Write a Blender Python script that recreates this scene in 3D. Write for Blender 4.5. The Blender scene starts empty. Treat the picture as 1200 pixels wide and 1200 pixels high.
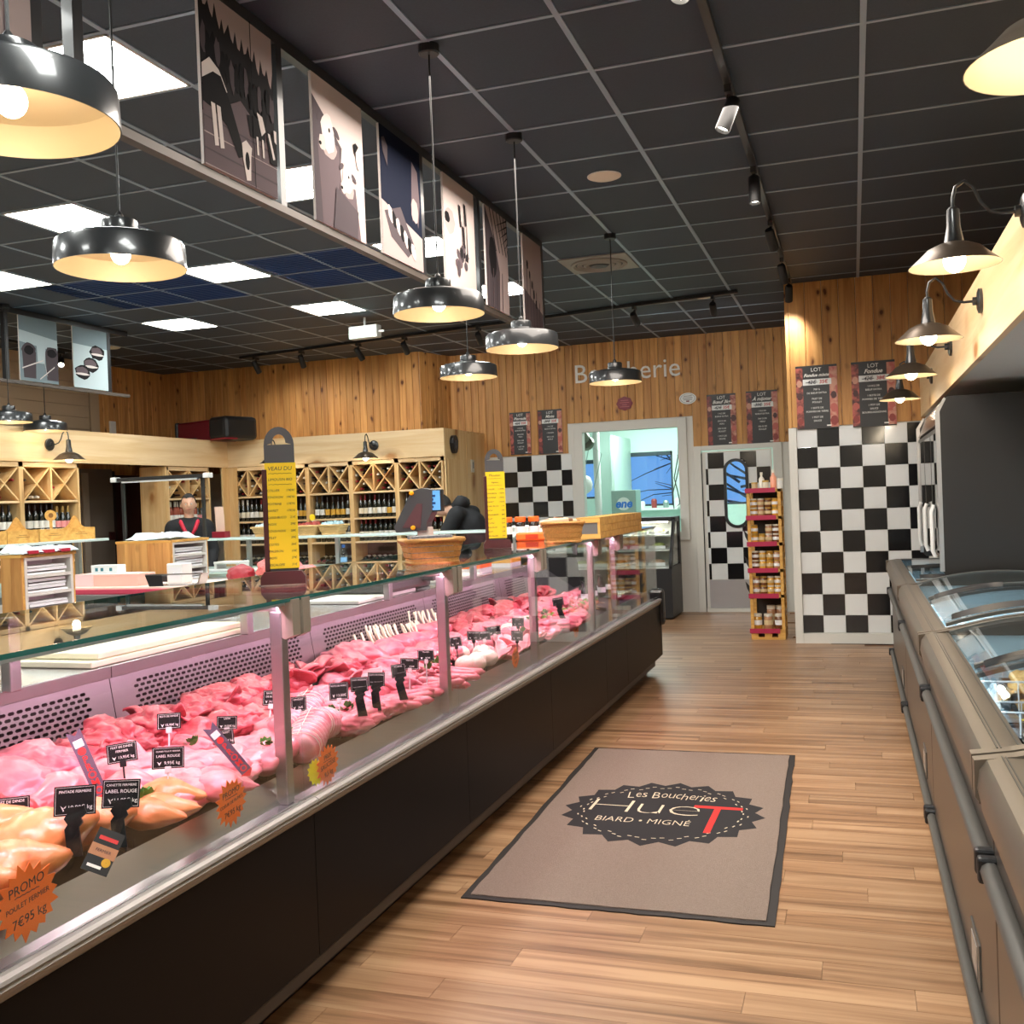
import bpy, bmesh, math, random
import numpy as np
from mathutils import Vector, Matrix, Euler, noise

random.seed(7)
SC = bpy.context.scene
COL = SC.collection
PI = math.pi
R = math.radians

# ------------------------------------------------------------------ camera
H = 1.47            # lens height over the floor
ZC = 3.43           # ceiling height
AX = np.array([[0.948, -0.034, -0.317], [0.316, -0.023, 0.948], [-0.039, -0.999, -0.011]])
_fw = np.array([400., -29., 1200.]); _fw /= np.linalg.norm(_fw)
_rx = np.array([3600., -128., -1200.]); _rx -= _fw * (_rx @ _fw); _rx /= np.linalg.norm(_rx)
AX = np.stack([_rx, _fw, -np.cross(_fw, _rx)])   # world axes seen from the lens (right, down, ahead)
cam_data = bpy.data.cameras.new('camera'); cam_data.sensor_width = 36; cam_data.lens = 36
cam_data.clip_start = 0.05; cam_data.clip_end = 200
cam = bpy.data.objects.new('camera', cam_data); COL.objects.link(cam)
_r, _u, _b = AX @ [1, 0, 0], AX @ [0, -1, 0], AX @ [0, 0, -1]
cam.matrix_world = Matrix(((_r[0], _u[0], _b[0], 0), (_r[1], _u[1], _b[1], 0), (_r[2], _u[2], _b[2], H), (0, 0, 0, 1)))
SC.camera = cam

# ------------------------------------------------------------------ colour management, world
SC.view_settings.view_transform = 'Standard'; SC.view_settings.look = 'None'
SC.view_settings.gamma = 1; SC.view_settings.use_curve_mapping = False
SC.view_settings.exposure = 0.0
SC.cycles.transparent_max_bounces = 24
SC.cycles.max_bounces = 10
SC.cycles.caustics_reflective = False; SC.cycles.caustics_refractive = False
SC.cycles.sample_clamp_indirect = 6
W = bpy.data.worlds.new('world'); SC.world = W; W.use_nodes = True
_bg = W.node_tree.nodes['Background']; _bg.inputs[0].default_value = (0.16, 0.42, 0.95, 1); _bg.inputs[1].default_value = 1.0

# ------------------------------------------------------------------ survey helpers: a sighted pixel + a known plane -> a point in the room
def sight(px, py): return AX @ np.array([px - 600., py - 600., 1200.])
def onz(px, py, z): d = sight(px, py); t = (z - H) / d[2]; return Vector((d[0]*t, d[1]*t, z))
def ony(px, py, y): d = sight(px, py); t = y / d[1]; return Vector((d[0]*t, y, H + d[2]*t))
def onx(px, py, x): d = sight(px, py); t = x / d[0]; return Vector((x, d[1]*t, H + d[2]*t))
def onplane(px, py, p, n):
    d = Vector(sight(px, py)); o = Vector((0, 0, H)); t = (Vector(p) - o).dot(n) / d.dot(n); return o + d*t
def inframe(p, m=20):
    q = AX.T @ (np.array(p) - np.array([0, 0, H]))
    if q[2] < .05: return False
    x, y = 600 + 1200*q[0]/q[2], 600 + 1200*q[1]/q[2]
    return -m < x < 1200 + m and -m < y < 1200 + m

# ------------------------------------------------------------------ materials
def rgb(r, g, b):
    f = lambda v: ((v/255 + .055)/1.055)**2.4 if v > 10 else v/255/12.92
    return (f(r), f(g), f(b), 1)
MATS = {}
def pm(name, col, rough=.5, metal=0, emit=None, es=0, spec=.5, coat=0, vary=0, sss=0, bump=0, bscale=60, tex=None):
    """Principled material; vary = per-object brightness spread, tex = (scale, second colour, amount) noise mottling, bump = fine relief."""
    if name in MATS: return MATS[name]
    m = bpy.data.materials.new(name); m.use_nodes = True; nt = m.node_tree; b = nt.nodes['Principled BSDF']
    c = col if len(col) == 4 else (*col, 1)
    b.inputs['Base Color'].default_value = c; b.inputs['Roughness'].default_value = rough; b.inputs['Metallic'].default_value = metal
    b.inputs['Specular IOR Level'].default_value = spec
    if coat: b.inputs['Coat Weight'].default_value = coat; b.inputs['Coat Roughness'].default_value = .08
    if emit: b.inputs['Emission Color'].default_value = (*emit[:3], 1); b.inputs['Emission Strength'].default_value = es
    if sss: b.inputs['Subsurface Weight'].default_value = sss; b.inputs['Subsurface Radius'].default_value = (.02, .006, .004); b.inputs['Subsurface Scale'].default_value = .5
    src = None
    if tex:
        n = nt.nodes.new('ShaderNodeTexNoise'); n.inputs['Scale'].default_value = tex[0]; n.inputs['Detail'].default_value = 5
        tc = nt.nodes.new('ShaderNodeNewGeometry'); nt.links.new(tc.outputs['Position'], n.inputs['Vector'])
        rp = nt.nodes.new('ShaderNodeValToRGB'); rp.color_ramp.elements[0].position = .5 - .5*tex[2]; rp.color_ramp.elements[1].position = .5 + .5*tex[2]
        rp.color_ramp.elements[0].color = c; rp.color_ramp.elements[1].color = tex[1]
        nt.links.new(n.outputs['Fac'], rp.inputs['Fac']); src = rp.outputs['Color']
    if vary:
        oi = nt.nodes.new('ShaderNodeObjectInfo'); mr = nt.nodes.new('ShaderNodeMapRange')
        mr.inputs['To Min'].default_value = 1 - vary; mr.inputs['To Max'].default_value = 1 + vary
        nt.links.new(oi.outputs['Random'], mr.inputs['Value'])
        hs = nt.nodes.new('ShaderNodeHueSaturation'); hs.inputs['Color'].default_value = c
        if src: nt.links.new(src, hs.inputs['Color'])
        nt.links.new(mr.outputs[0], hs.inputs['Value']); src = hs.outputs['Color']
    if src: nt.links.new(src, b.inputs['Base Color'])
    if bump:
        n2 = nt.nodes.new('ShaderNodeTexNoise'); n2.inputs['Scale'].default_value = bscale; n2.inputs['Detail'].default_value = 4
        tc2 = nt.nodes.new('ShaderNodeTexCoord'); nt.links.new(tc2.outputs['Object'], n2.inputs['Vector'])
        bp = nt.nodes.new('ShaderNodeBump'); bp.inputs['Strength'].default_value = bump; bp.inputs['Distance'].default_value = .01
        nt.links.new(n2.outputs['Fac'], bp.inputs['Height']); nt.links.new(bp.outputs[0], b.inputs['Normal'])
    MATS[name] = m; return m

def wood(name, light, dark, axis='z', grain=14, rough=.5, knots=0, knotcol=(.12, .045, .015, 1), vary=.12, spec=.4, stretch=.06, streak=None, coat=0):
    """Timber with the grain running along one world axis, optional knots, and a tone of its own for each piece."""
    if name in MATS: return MATS[name]
    m = bpy.data.materials.new(name); m.use_nodes = True; nt = m.node_tree; b = nt.nodes['Principled BSDF']; L = nt.links.new
    geo = nt.nodes.new('ShaderNodeNewGeometry'); oi = nt.nodes.new('ShaderNodeObjectInfo')
    off = nt.nodes.new('ShaderNodeVectorMath'); off.operation = 'MULTIPLY_ADD'
    L(oi.outputs['Random'], off.inputs[0]); off.inputs[1].default_value = (37, 53, 91); L(geo.outputs['Position'], off.inputs[2])
    mp = nt.nodes.new('ShaderNodeMapping'); s = [1, 1, 1]; s['xyz'.index(axis)] = stretch; mp.inputs['Scale'].default_value = s
    L(off.outputs[0], mp.inputs['Vector'])
    n1 = nt.nodes.new('ShaderNodeTexNoise'); n1.inputs['Scale'].default_value = grain; n1.inputs['Detail'].default_value = 6; n1.inputs['Roughness'].default_value = .6; n1.inputs['Distortion'].default_value = .6
    L(mp.outputs[0], n1.inputs['Vector'])
    rp = nt.nodes.new('ShaderNodeValToRGB'); e = rp.color_ramp.elements; e[0].position = .33; e[0].color = dark; e[1].position = .62; e[1].color = light
    if streak: k = e.new(.48); k.color = streak
    L(n1.outputs['Fac'], rp.inputs['Fac']); src = rp.outputs['Color']
    if knots:
        mk = nt.nodes.new('ShaderNodeMapping'); sk = [1, 1, 1]; sk['xyz'.index(axis)] = .55; mk.inputs['Scale'].default_value = sk; L(off.outputs[0], mk.inputs['Vector'])
        nd = nt.nodes.new('ShaderNodeTexNoise'); nd.inputs['Scale'].default_value = 9; L(mk.outputs[0], nd.inputs['Vector'])
        ad = nt.nodes.new('ShaderNodeVectorMath'); ad.operation = 'MULTIPLY_ADD'; L(nd.outputs['Color'], ad.inputs[0]); ad.inputs[1].default_value = (.05, .05, .05); L(mk.outputs[0], ad.inputs[2])
        v = nt.nodes.new('ShaderNodeTexVoronoi'); v.inputs['Scale'].default_value = knots; L(ad.outputs[0], v.inputs['Vector'])
        kr = nt.nodes.new('ShaderNodeValToRGB'); q = kr.color_ramp.elements; q[0].position = .09; q[0].color = (1, 1, 1, 1); q[1].position = .24; q[1].color = (0, 0, 0, 1)
        mid = q.new(.13); mid.color = (.45, .45, .45, 1)
        L(v.outputs['Distance'], kr.inputs['Fac'])
        mx = nt.nodes.new('ShaderNodeMixRGB'); mx.inputs['Color2'].default_value = knotcol; L(kr.outputs['Color'], mx.inputs['Fac']); L(src, mx.inputs['Color1']); src = mx.outputs['Color']
    mr = nt.nodes.new('ShaderNodeMapRange'); mr.inputs['To Min'].default_value = 1 - vary; mr.inputs['To Max'].default_value = 1 + vary; L(oi.outputs['Random'], mr.inputs['Value'])
    hs = nt.nodes.new('ShaderNodeHueSaturation'); L(src, hs.inputs['Color']); L(mr.outputs[0], hs.inputs['Value'])
    L(hs.outputs['Color'], b.inputs['Base Color']); b.inputs['Roughness'].default_value = rough; b.inputs['Specular IOR Level'].default_value = spec
    if coat: b.inputs['Coat Weight'].default_value = coat; b.inputs['Coat Roughness'].default_value = .25
    MATS[name] = m; return m

def clear(name, tint=(1, 1, 1), ior=1.45, rough=0.0, film=0.0):
    """Pane glass: what is behind, plus the mirror image that grows at grazing angles."""
    if name in MATS: return MATS[name]
    m = bpy.data.materials.new(name); m.use_nodes = True; nt = m.node_tree; nt.nodes.clear(); L = nt.links.new
    o = nt.nodes.new('ShaderNodeOutputMaterial'); t = nt.nodes.new('ShaderNodeBsdfTransparent'); t.inputs[0].default_value = (*tint, 1)
    g = nt.nodes.new('ShaderNodeBsdfGlossy'); g.inputs['Roughness'].default_value = rough; f = nt.nodes.new('ShaderNodeFresnel'); f.inputs['IOR'].default_value = ior
    ge = nt.nodes.new('ShaderNodeNewGeometry'); io = nt.nodes.new('ShaderNodeMapRange'); io.inputs['To Min'].default_value = ior; io.inputs['To Max'].default_value = 1/ior
    L(ge.outputs['Backfacing'], io.inputs['Value']); L(io.outputs[0], f.inputs['IOR'])
    mx = nt.nodes.new('ShaderNodeMixShader'); L(t.outputs[0], mx.inputs[1]); L(g.outputs[0], mx.inputs[2]); L(mx.outputs[0], o.inputs[0])
    if film:
        a = nt.nodes.new('ShaderNodeMath'); a.operation = 'ADD'; a.inputs[1].default_value = film; L(f.outputs[0], a.inputs[0]); L(a.outputs[0], mx.inputs[0])
    else: L(f.outputs[0], mx.inputs[0])
    MATS[name] = m; return m

# ------------------------------------------------------------------ mesh builder
class MB:
    def __init__(s): s.v = []; s.f = []; s.m = []; s.mi = 0
    def mat(s, i): s.mi = i; return s
    def add(s, vs, fs, M=None):
        o = len(s.v)
        s.v += [tuple(M @ Vector(p)) if M is not None else tuple(p) for p in vs]
        s.f += [tuple(i + o for i in f) for f in fs]; s.m += [s.mi]*len(fs); return s
    def box(s, x0, y0, z0, x1, y1, z1, b=0, M=None):
        if x0 > x1: x0, x1 = x1, x0
        if y0 > y1: y0, y1 = y1, y0
        if z0 > z1: z0, z1 = z1, z0
        if b <= 0:
            vs = [(x, y, z) for z in (z0, z1) for y in (y0, y1) for x in (x0, x1)]
            return s.add(vs, [(0, 2, 3, 1), (4, 5, 7, 6), (0, 1, 5, 4), (2, 6, 7, 3), (0, 4, 6, 2), (1, 3, 7, 5)], M)
        b = min(b, (x1-x0)/2.01, (y1-y0)/2.01, (z1-z0)/2.01); bm = bmesh.new(); bmesh.ops.create_cube(bm, size=1)
        for v in bm.verts: v.co = Vector(((x0+x1)/2 + v.co.x*(x1-x0), (y0+y1)/2 + v.co.y*(y1-y0), (z0+z1)/2 + v.co.z*(z1-z0)))
        bmesh.ops.bevel(bm, geom=bm.edges[:] + bm.verts[:], offset=b, segments=2, profile=.5, affect='EDGES')
        return s.bm(bm, M)
    def bm(s, bm, M=None):
        bm.verts.index_update(); vs = [v.co.copy() for v in bm.verts]; fs = [[v.index for v in f.verts] for f in bm.faces]; bm.free(); return s.add(vs, fs, M)
    def prism(s, poly, d0, d1, M=None):
        """2-D outline (x, y) pulled from z=d0 to z=d1."""
        n = len(poly); a = sum(poly[i][0]*poly[(i+1) % n][1] - poly[(i+1) % n][0]*poly[i][1] for i in range(n))
        if a < 0: poly = poly[::-1]
        vs = [(x, y, d0) for x, y in poly] + [(x, y, d1) for x, y in poly]
        fs = [tuple(range(n-1, -1, -1)), tuple(range(n, 2*n))] + [(i, (i+1) % n, n + (i+1) % n, n + i) for i in range(n)]
        return s.add(vs, fs, M)
    def sweep(s, prof, y0, y1):
        """closed (x, z) profile run along y."""
        return s.prism(prof, y0, y1, Matrix(((1, 0, 0, 0), (0, 0, 1, 0), (0, 1, 0, 0), (0, 0, 0, 1)))).flip_last(len(prof) + 2)
    def flip_last(s, k):
        for i in range(len(s.f) - k, len(s.f)): s.f[i] = s.f[i][::-1]
        return s
    def lathe(s, prof, seg=24, M=None, cap0=False, cap1=False):
        """(radius, z) profile spun round z."""
        vs, fs = [], []
        for r, z in prof:
            for k in range(seg): a = 2*PI*k/seg; vs.append((r*math.cos(a), r*math.sin(a), z))
        for i in range(len(prof)-1):
            for k in range(seg): k2 = (k+1) % seg; fs.append((i*seg+k, i*seg+k2, (i+1)*seg+k2, (i+1)*seg+k))
        if cap0: fs.append(tuple(range(seg-1, -1, -1)))
        if cap1: fs.append(tuple((len(prof)-1)*seg + k for k in range(seg)))
        return s.add(vs, fs, M)
    def tube(s, pts, r, seg=8, caps=True):
        pts = [Vector(p) for p in pts]; rs = r if isinstance(r, (list, tuple)) else [r]*len(pts); vs, fs = [], []; up = None
        for i, p in enumerate(pts):
            d = (pts[min(i+1, len(pts)-1)] - pts[max(i-1, 0)]).normalized()
            if up is None or abs(up.dot(d)) > .999: up = Vector((0, 0, 1)) if abs(d.z) < .9 else Vector((1, 0, 0))
            a = d.cross(up).normalized(); up = a.cross(d).normalized()
            for k in range(seg): t = 2*PI*k/seg; vs.append(p + (a*math.cos(t) + up*math.sin(t))*rs[i])
        for i in range(len(pts)-1):
            for k in range(seg): k2 = (k+1) % seg; fs.append((i*seg+k, (i+1)*seg+k, (i+1)*seg+k2, i*seg+k2))
        if caps: fs.append(tuple(range(seg))); fs.append(tuple((len(pts)-1)*seg + k for k in range(seg-1, -1, -1)))
        return s.add(vs, fs)
    def ball(s, c, r, sub=2, sc=(1, 1, 1), fn=None):
        bm = bmesh.new(); bmesh.ops.create_icosphere(bm, subdivisions=sub, radius=1)
        for v in bm.verts:
            p = v.co.copy(); q = fn(p) if fn else p
            v.co = Vector(c) + Vector((q.x*r*sc[0], q.y*r*sc[1], q.z*r*sc[2]))
        return s.bm(bm)
    def mesh(s, name, mats, smooth=False):
        me = bpy.data.meshes.new(name); me.from_pydata(s.v, [], s.f)
        for m in (mats if isinstance(mats, (list, tuple)) else [mats]): me.materials.append(m)
        if any(s.m): me.polygons.foreach_set('material_index', s.m)
        if smooth is True: me.polygons.foreach_set('use_smooth', [True]*len(me.polygons))
        elif smooth:
            me.polygons.foreach_set('use_smooth', [True]*len(me.polygons)); me.set_sharp_from_angle(angle=R(smooth))
        me.update(); return me
    def build(s, name, mats, parent=None, smooth=False, loc=None): return put(name, s.mesh(name, mats, smooth), parent, loc)

def put(name, me, parent=None, loc=None, M=None):
    o = bpy.data.objects.new(name, me); COL.objects.link(o)
    if parent is not None: o.parent = parent
    if loc is not None: o.location = loc
    if M is not None: o.matrix_local = M
    return o
def tag(o, label=None, cat=None, group=None, kind=None):
    for k, v in (('label', label), ('category', cat), ('group', group), ('kind', kind)):
        if v: o[k] = v
    return o
def thing(name, label, cat, loc=(0, 0, 0), rz=0, group=None):
    o = bpy.data.objects.new(name, None); COL.objects.link(o); o.location = loc; o.rotation_euler = (0, 0, rz); o.empty_display_size = .05
    return tag(o, label, cat, group)
def struct(name): o = bpy.data.objects.new(name, None); COL.objects.link(o); o['kind'] = 'structure'; return o
def dup(root, loc, rz=None, label=None, group=None, rot=None, scale=None):
    r = root.copy(); COL.objects.link(r); r.location = loc
    if rz is not None: r.rotation_euler = (0, 0, rz)
    if rot is not None: r.rotation_euler = rot
    if scale is not None: r.scale = scale
    if label: r['label'] = label
    if group: r['group'] = group
    for ch in KIDS.get(root.name) or [c for c in root.children]:
        c = ch.copy(); COL.objects.link(c); c.parent = r
        for g in ch.children: d = g.copy(); COL.objects.link(d); d.parent = c
    return r
KIDS = {}
def frame_m(o, x, y, z=None):
    """4x4 whose local x, y axes run along the given world directions."""
    x = Vector(x).normalized(); y = Vector(y).normalized(); z = x.cross(y).normalized() if z is None else Vector(z); y = z.cross(x)
    return Matrix(((x.x, y.x, z.x, o[0]), (x.y, y.y, z.y, o[1]), (x.z, y.z, z.z, o[2]), (0, 0, 0, 1)))
_TXT = {}
def text_mesh(s, size, ext=.0006, align='CENTER', shear=0, bold=0, space=1.0):
    k = (s, size, ext, align, shear, bold, space)
    if k in _TXT: return _TXT[k]
    cu = bpy.data.curves.new('lettering', 'FONT'); cu.body = s; cu.size = size; cu.extrude = ext; cu.align_x = align; cu.align_y = 'CENTER'; cu.shear = shear; cu.offset = bold; cu.resolution_u = 3; cu.space_line = .9; cu.space_character = space
    o = bpy.data.objects.new('lettering', cu); COL.objects.link(o); dg = bpy.context.evaluated_depsgraph_get(); dg.update()
    me = bpy.data.meshes.new_from_object(o.evaluated_get(dg)); bpy.data.objects.remove(o); bpy.data.curves.remove(cu)
    _TXT[k] = me; return me
def text(s, size, m, parent, M, name='lettering', **kw):
    me = text_mesh(s, size, **kw).copy(); me.materials.clear(); me.materials.append(m)
    o = put(name, me, parent); o.matrix_local = M; return o
def light(kind, name, loc, power, col=(1, 1, 1), size=.1, aim=None, **kw):
    l = bpy.data.lights.new(name, kind); l.energy = power; l.color = col
    if kind == 'AREA':
        l.shape = 'RECTANGLE' if 'size_y' in kw else 'SQUARE'; l.size = size
    elif kind in ('POINT', 'SPOT'): l.shadow_soft_size = size
    for k, v in kw.items(): setattr(l, k, v)
    o = bpy.data.objects.new(name, l); COL.objects.link(o); o.location = loc
    if aim is not None: o.rotation_euler = (Vector(aim) - Vector(loc)).to_track_quat('-Z', 'Y').to_euler()
    return o
# ------------------------------------------------------------------ palette
PINE_V = wood('pine_boards', rgb(216, 162, 96), rgb(180, 122, 66), 'z', 16, .5, knots=7.5, knotcol=rgb(96, 50, 20), vary=.13)
PINE_X = wood('pine_across', rgb(214, 160, 90), rgb(184, 124, 62), 'x', 16, .5, knots=3, knotcol=rgb(110, 62, 26), vary=.06)
PLY_X = wood('spruce_panel_x', rgb(246, 220, 178), rgb(230, 194, 142), 'x', 10, .5, knots=2.2, knotcol=rgb(170, 120, 70), vary=.04)
PLY_Y = wood('spruce_panel_y', rgb(242, 214, 172), rgb(226, 190, 138), 'y', 10, .5, knots=2.2, knotcol=rgb(170, 120, 70), vary=.04)
PLY_Z = wood('spruce_panel_z', rgb(230, 198, 146), rgb(212, 168, 110), 'z', 10, .5, knots=2.0, knotcol=rgb(160, 110, 60), vary=.05)
CRATE = wood('crate_wood', rgb(226, 178, 98), rgb(198, 142, 66), 'x', 20, .55, vary=.08)
PLANK = wood('floor_laminate', rgb(178, 142, 108), rgb(114, 82, 56), 'x', 17, .36, vary=.13, spec=.45, stretch=.04, streak=rgb(156, 118, 86))
BEIGE = pm('beige_cladding', rgb(186, 164, 138), .6, vary=.03)
CEIL_T = pm('ceiling_tile_black', (.017, .030, .050), .62, tex=(90, (.028, .046, .072, 1), .8), vary=.12)
T_BAR = pm('ceiling_bar', (.28, .36, .46), .4, .2)
BLACK = pm('black_plastic', (.012, .012, .013), .42)
BLACKM = pm('black_metal', (.018, .019, .021), .38, .0, coat=.25)
GREYD = pm('dark_grey', (.06, .06, .065), .45)
CHAR = pm('charcoal_panel', (.025, .024, .023), .4)
WHITE = pm('white_paint', rgb(222, 220, 212), .45)
WHITEP = pm('white_plastic', rgb(232, 234, 232), .4)
PAPER = pm('white_paper', rgb(236, 238, 240), .7, vary=.05)
TILEW = pm('tile_white', rgb(232, 234, 233), .16, coat=.4, vary=.03)
TILEB = pm('tile_black', (.010, .010, .011), .14, coat=.4, vary=.2)
STEEL = pm('stainless', (.56, .56, .57), .26, 1.0, bump=.02, bscale=30)
STEELB = pm('stainless_brushed', (.50, .50, .51), .34, 1.0)
ALU = pm('aluminium', (.62, .62, .62), .35, .9)
ALUD = pm('grey_profile', rgb(128, 120, 110), .4, .3)
CHROME = pm('chrome', (.75, .75, .76), .08, 1.0)
GLASS = clear('clear_glass', (.985, .995, .99), 1.45)
GLASST = clear('counter_glass', (.96, .985, .975), 1.5)
GLASSE = pm('green_glass_edge', rgb(16, 84, 74), .1, 0, coat=.5)
LIDG = clear('freezer_lid_glass', (.94, .98, 1.0), 1.5)
SLATE = pm('slate_black', (.006, .0065, .007), .6, spec=.15); CLIPB = pm('clip_black', (.005, .005, .005), .45, spec=.2)
RED = pm('red_plastic', rgb(190, 40, 60), .4)
WINERED = pm('wine_red', rgb(128, 14, 34), .35)
ORANGE = pm('orange_card', rgb(255, 118, 40), .55)
YELLOW = pm('yellow_paper', rgb(240, 205, 20), .6)
INK = pm('ink', (.02, .015, .03), .6)
INKR = pm('red_ink', rgb(190, 30, 30), .5)
LETW = pm('white_lettering', rgb(240, 238, 232), .5)
WARM = (1.0, .83, .60); COOL = (1.0, 1.0, .96)
BULB = pm('bulb_glow', (1, .9, .7), .3, emit=(1, .86, .64), es=14)
PANEL = pm('led_panel', (1, 1, 1), .4, emit=(.97, 1, .96), es=34)
SPOTL = pm('spot_lens', (1, 1, 1), .3, emit=(1, .92, .78), es=14)

# ------------------------------------------------------------------ floor: laminate planks laid across the aisle over a slab
Y_BACK = 12.75; Y_END = 10.15; X_END = -0.555
fl = struct('floor')
MB().box(-10.2, -3.2, -.12, 2.2, 13.0, -.012).build('slab', pm('floor_slab', rgb(120, 84, 58), .6), fl)
PW = .128; pl_me = MB().box(-.5993, -PW/2 + .0006, -.012, .5993, PW/2 - .0006, 0).mesh('plank', PLANK)
rows = int((Y_BACK - 1.9)/PW) + 1; n_pl = 0
rest = MB()
for r in range(rows):
    y = 1.95 + r*PW; off = [0, .47, .21, .83, .62, .08, .95, .35][r % 8] + .05*((r//8) % 5)
    for k in range(-2, 2):
        x0 = -1.0 + k*1.2 + off
        if x0 > 1.4 or x0 < -2.6: continue
        if y > 10.0 and x0 > -.2: continue
        if n_pl < 298 and inframe((max(min(x0, .2), -1.5), y, 0), 120): put('plank', pl_me, fl, (x0, y, 0)); n_pl += 1
        else: rest.box(x0 - .598, y - PW/2 + .0012, -.012, x0 + .598, y + PW/2 - .0012, 0)
o = rest.build('planks_beyond', PLANK, fl); o['kind'] = 'stuff'
MB().box(-10.2, 1.9, -.012, -3.3, Y_BACK, -.001).box(-3.3, Y_END, -.012, -3.0, Y_BACK, -.002).build('service_flooring', pm('service_floor', rgb(150, 140, 128), .4), fl)
MB().box(-10.2, -3.2, -.012, 2.2, 1.88, -.001).build('entrance_flooring', PLANK, fl)

# ------------------------------------------------------------------ ceiling: dark tiles in a pale metal grid
ce = struct('ceiling')
G = .5855; GX0 = .105; GY0 = 3.45
MB().box(-10.2, -3.2, ZC + .03, 2.2, 13.2, ZC + .1).build('ceiling_deck', BLACK, ce)
xs = [GX0 - 1.18] + [GX0 - 1.18 - G*.985*k for k in range(1, 16)]
xs = sorted(xs) + [GX0, GX0 + 1.18, GX0 + 2.36]
ys = [GY0 + G*k for k in range(-11, 17)]
PANELS = [(-2.80, 3.45), (-2.80, 5.2), (-2.80, 6.96), (-2.80, 8.72), (-4.53, 5.2), (-4.53, 6.96), (-4.53, 8.72), (-6.26, 6.37), (-6.26, 8.72), (-6.26, 4.62),
          (-2.80, 1.69), (-4.53, 3.45), (-4.53, 1.69), (-6.26, 2.3), (-2.80, -.05), (.105, -1.23), (.105, 1.1)]
def is_panel(xr, y):
    for a, b in PANELS:
        if abs(xr - a) < .25 and abs(y - b) < .25: return True
    return False
tiles = {}
def tile_mesh(w, d):
    k = (round(w, 3), round(d, 3))
    if k not in tiles:
        tiles[k] = MB().box(-w/2 + .014, -d/2 + .014, 0, w/2 - .014, d/2 - .014, .012).box(-w/2 + .004, -d/2 + .004, .012, w/2 - .004, d/2 - .004, .02).mesh('tile', CEIL_T)
    return tiles[k]
BLUE_T = pm('vent_panel_navy', rgb(22, 62, 118), .5)
blue_area = lambda x, y: (-6.5 < x < -5.1 and 7.0 < y < 8.15) or (-4.5 < x < -3.45 and 7.0 < y < 8.15)
n_t = 0; rest = MB(); tile_jobs = []
for i in range(len(xs) - 1):
    for j in range(len(ys) - 1):
        x0, x1, y0, y1 = xs[i], xs[i+1], ys[j], ys[j+1]; cx, cy = (x0+x1)/2, (y0+y1)/2
        if is_panel(x1, y0) and x1 - x0 < .7: continue
        if is_panel(x1, y0) and x1 - x0 > .7 and cy < 2: pass
        if blue_area(cx, cy): continue
        tile_jobs.append((math.hypot(cx, cy), cx, cy, x1-x0, y1-y0, any(inframe((a, b, ZC), 0) for a in (x0, cx, x1) for b in (y0, cy, y1))))
tile_jobs.sort()
for d, cx, cy, w, dd, vis in tile_jobs:
    if vis and n_t < 295: put('tile', tile_mesh(w, dd), ce, (cx, cy, ZC)); n_t += 1
    else: rest.box(cx - w/2 + .014, cy - dd/2 + .014, ZC, cx + w/2 - .014, cy + dd/2 - .014, ZC + .012)
o = rest.build('tiles_beyond', CEIL_T, ce); o['kind'] = 'stuff'
for x in xs:
    w = .013
    MB().box(x - w, -3, ZC - .004, x + w, 13.1, ZC + .006).box(x - .004, -3, ZC + .006, x + .004, 13.1, ZC + .03).build('grid_bar', T_BAR, ce)
for y in ys:
    w = .010
    MB().box(-10, y - w, ZC - .0035, 2.2, y + w, ZC + .005).build('grid_bar', T_BAR, ce)
for (a, b, c, d) in ((-6.5, 7.0, -5.12, 8.13), (-4.5, 7.0, -3.42, 8.13)):
    m = MB().box(a, b, ZC + .0, c, d, ZC + .02)
    for k in range(1, 24): yy = b + (d-b)*k/24; m.box(a + .03, yy - .004, ZC - .006, c - .03, yy + .004, ZC)
    m.build('vent_panel', BLUE_T, ce)
# LED panels set in the grid
PL = ['above the front end of the picture frame, largest in view', 'half hidden behind the sheep picture', 'seen behind the hands picture', 'farthest, seen between the last two pictures',
      'above the near second lamp at the frame edge', 'beside the navy vents, middle row', 'farthest of the middle row, near the exit box', 'cut by the left frame edge, above the two far lamps', 'farthest on the wine side, below the navy vent', 'off the left frame edge']
for i, (x1, y0) in enumerate(PANELS):
    if x1 > 0: x0 = x1 - 1.18
    else: x0 = x1 - G*.985
    t = thing('ceiling_light', 'square white LED ceiling panel, ' + (PL[i] if i < len(PL) else 'over the entrance side of the shop'), 'light', ((x0+x1)/2, y0 + G/2, ZC - .004), 0, 'LED ceiling panels')
    hw, hd = (x1-x0)/2 - .012, G/2 - .012
    MB().box(-hw, -hd, -.004, hw, -hd + .012, .012).box(-hw, hd - .012, -.004, hw, hd, .012).box(-hw, -hd, -.004, -hw + .012, hd, .012).box(hw - .012, -hd, -.004, hw, hd, .012).build('panel_frame', WHITE, t)
    MB().box(-hw + .012, -hd + .012, 0, hw - .012, hd - .012, .01).build('diffuser', PANEL, t)
MZ = Matrix(((1, 0, 0, 0), (0, 0, 1, 0), (0, 1, 0, 0), (0, 0, 0, 1)))
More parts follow.
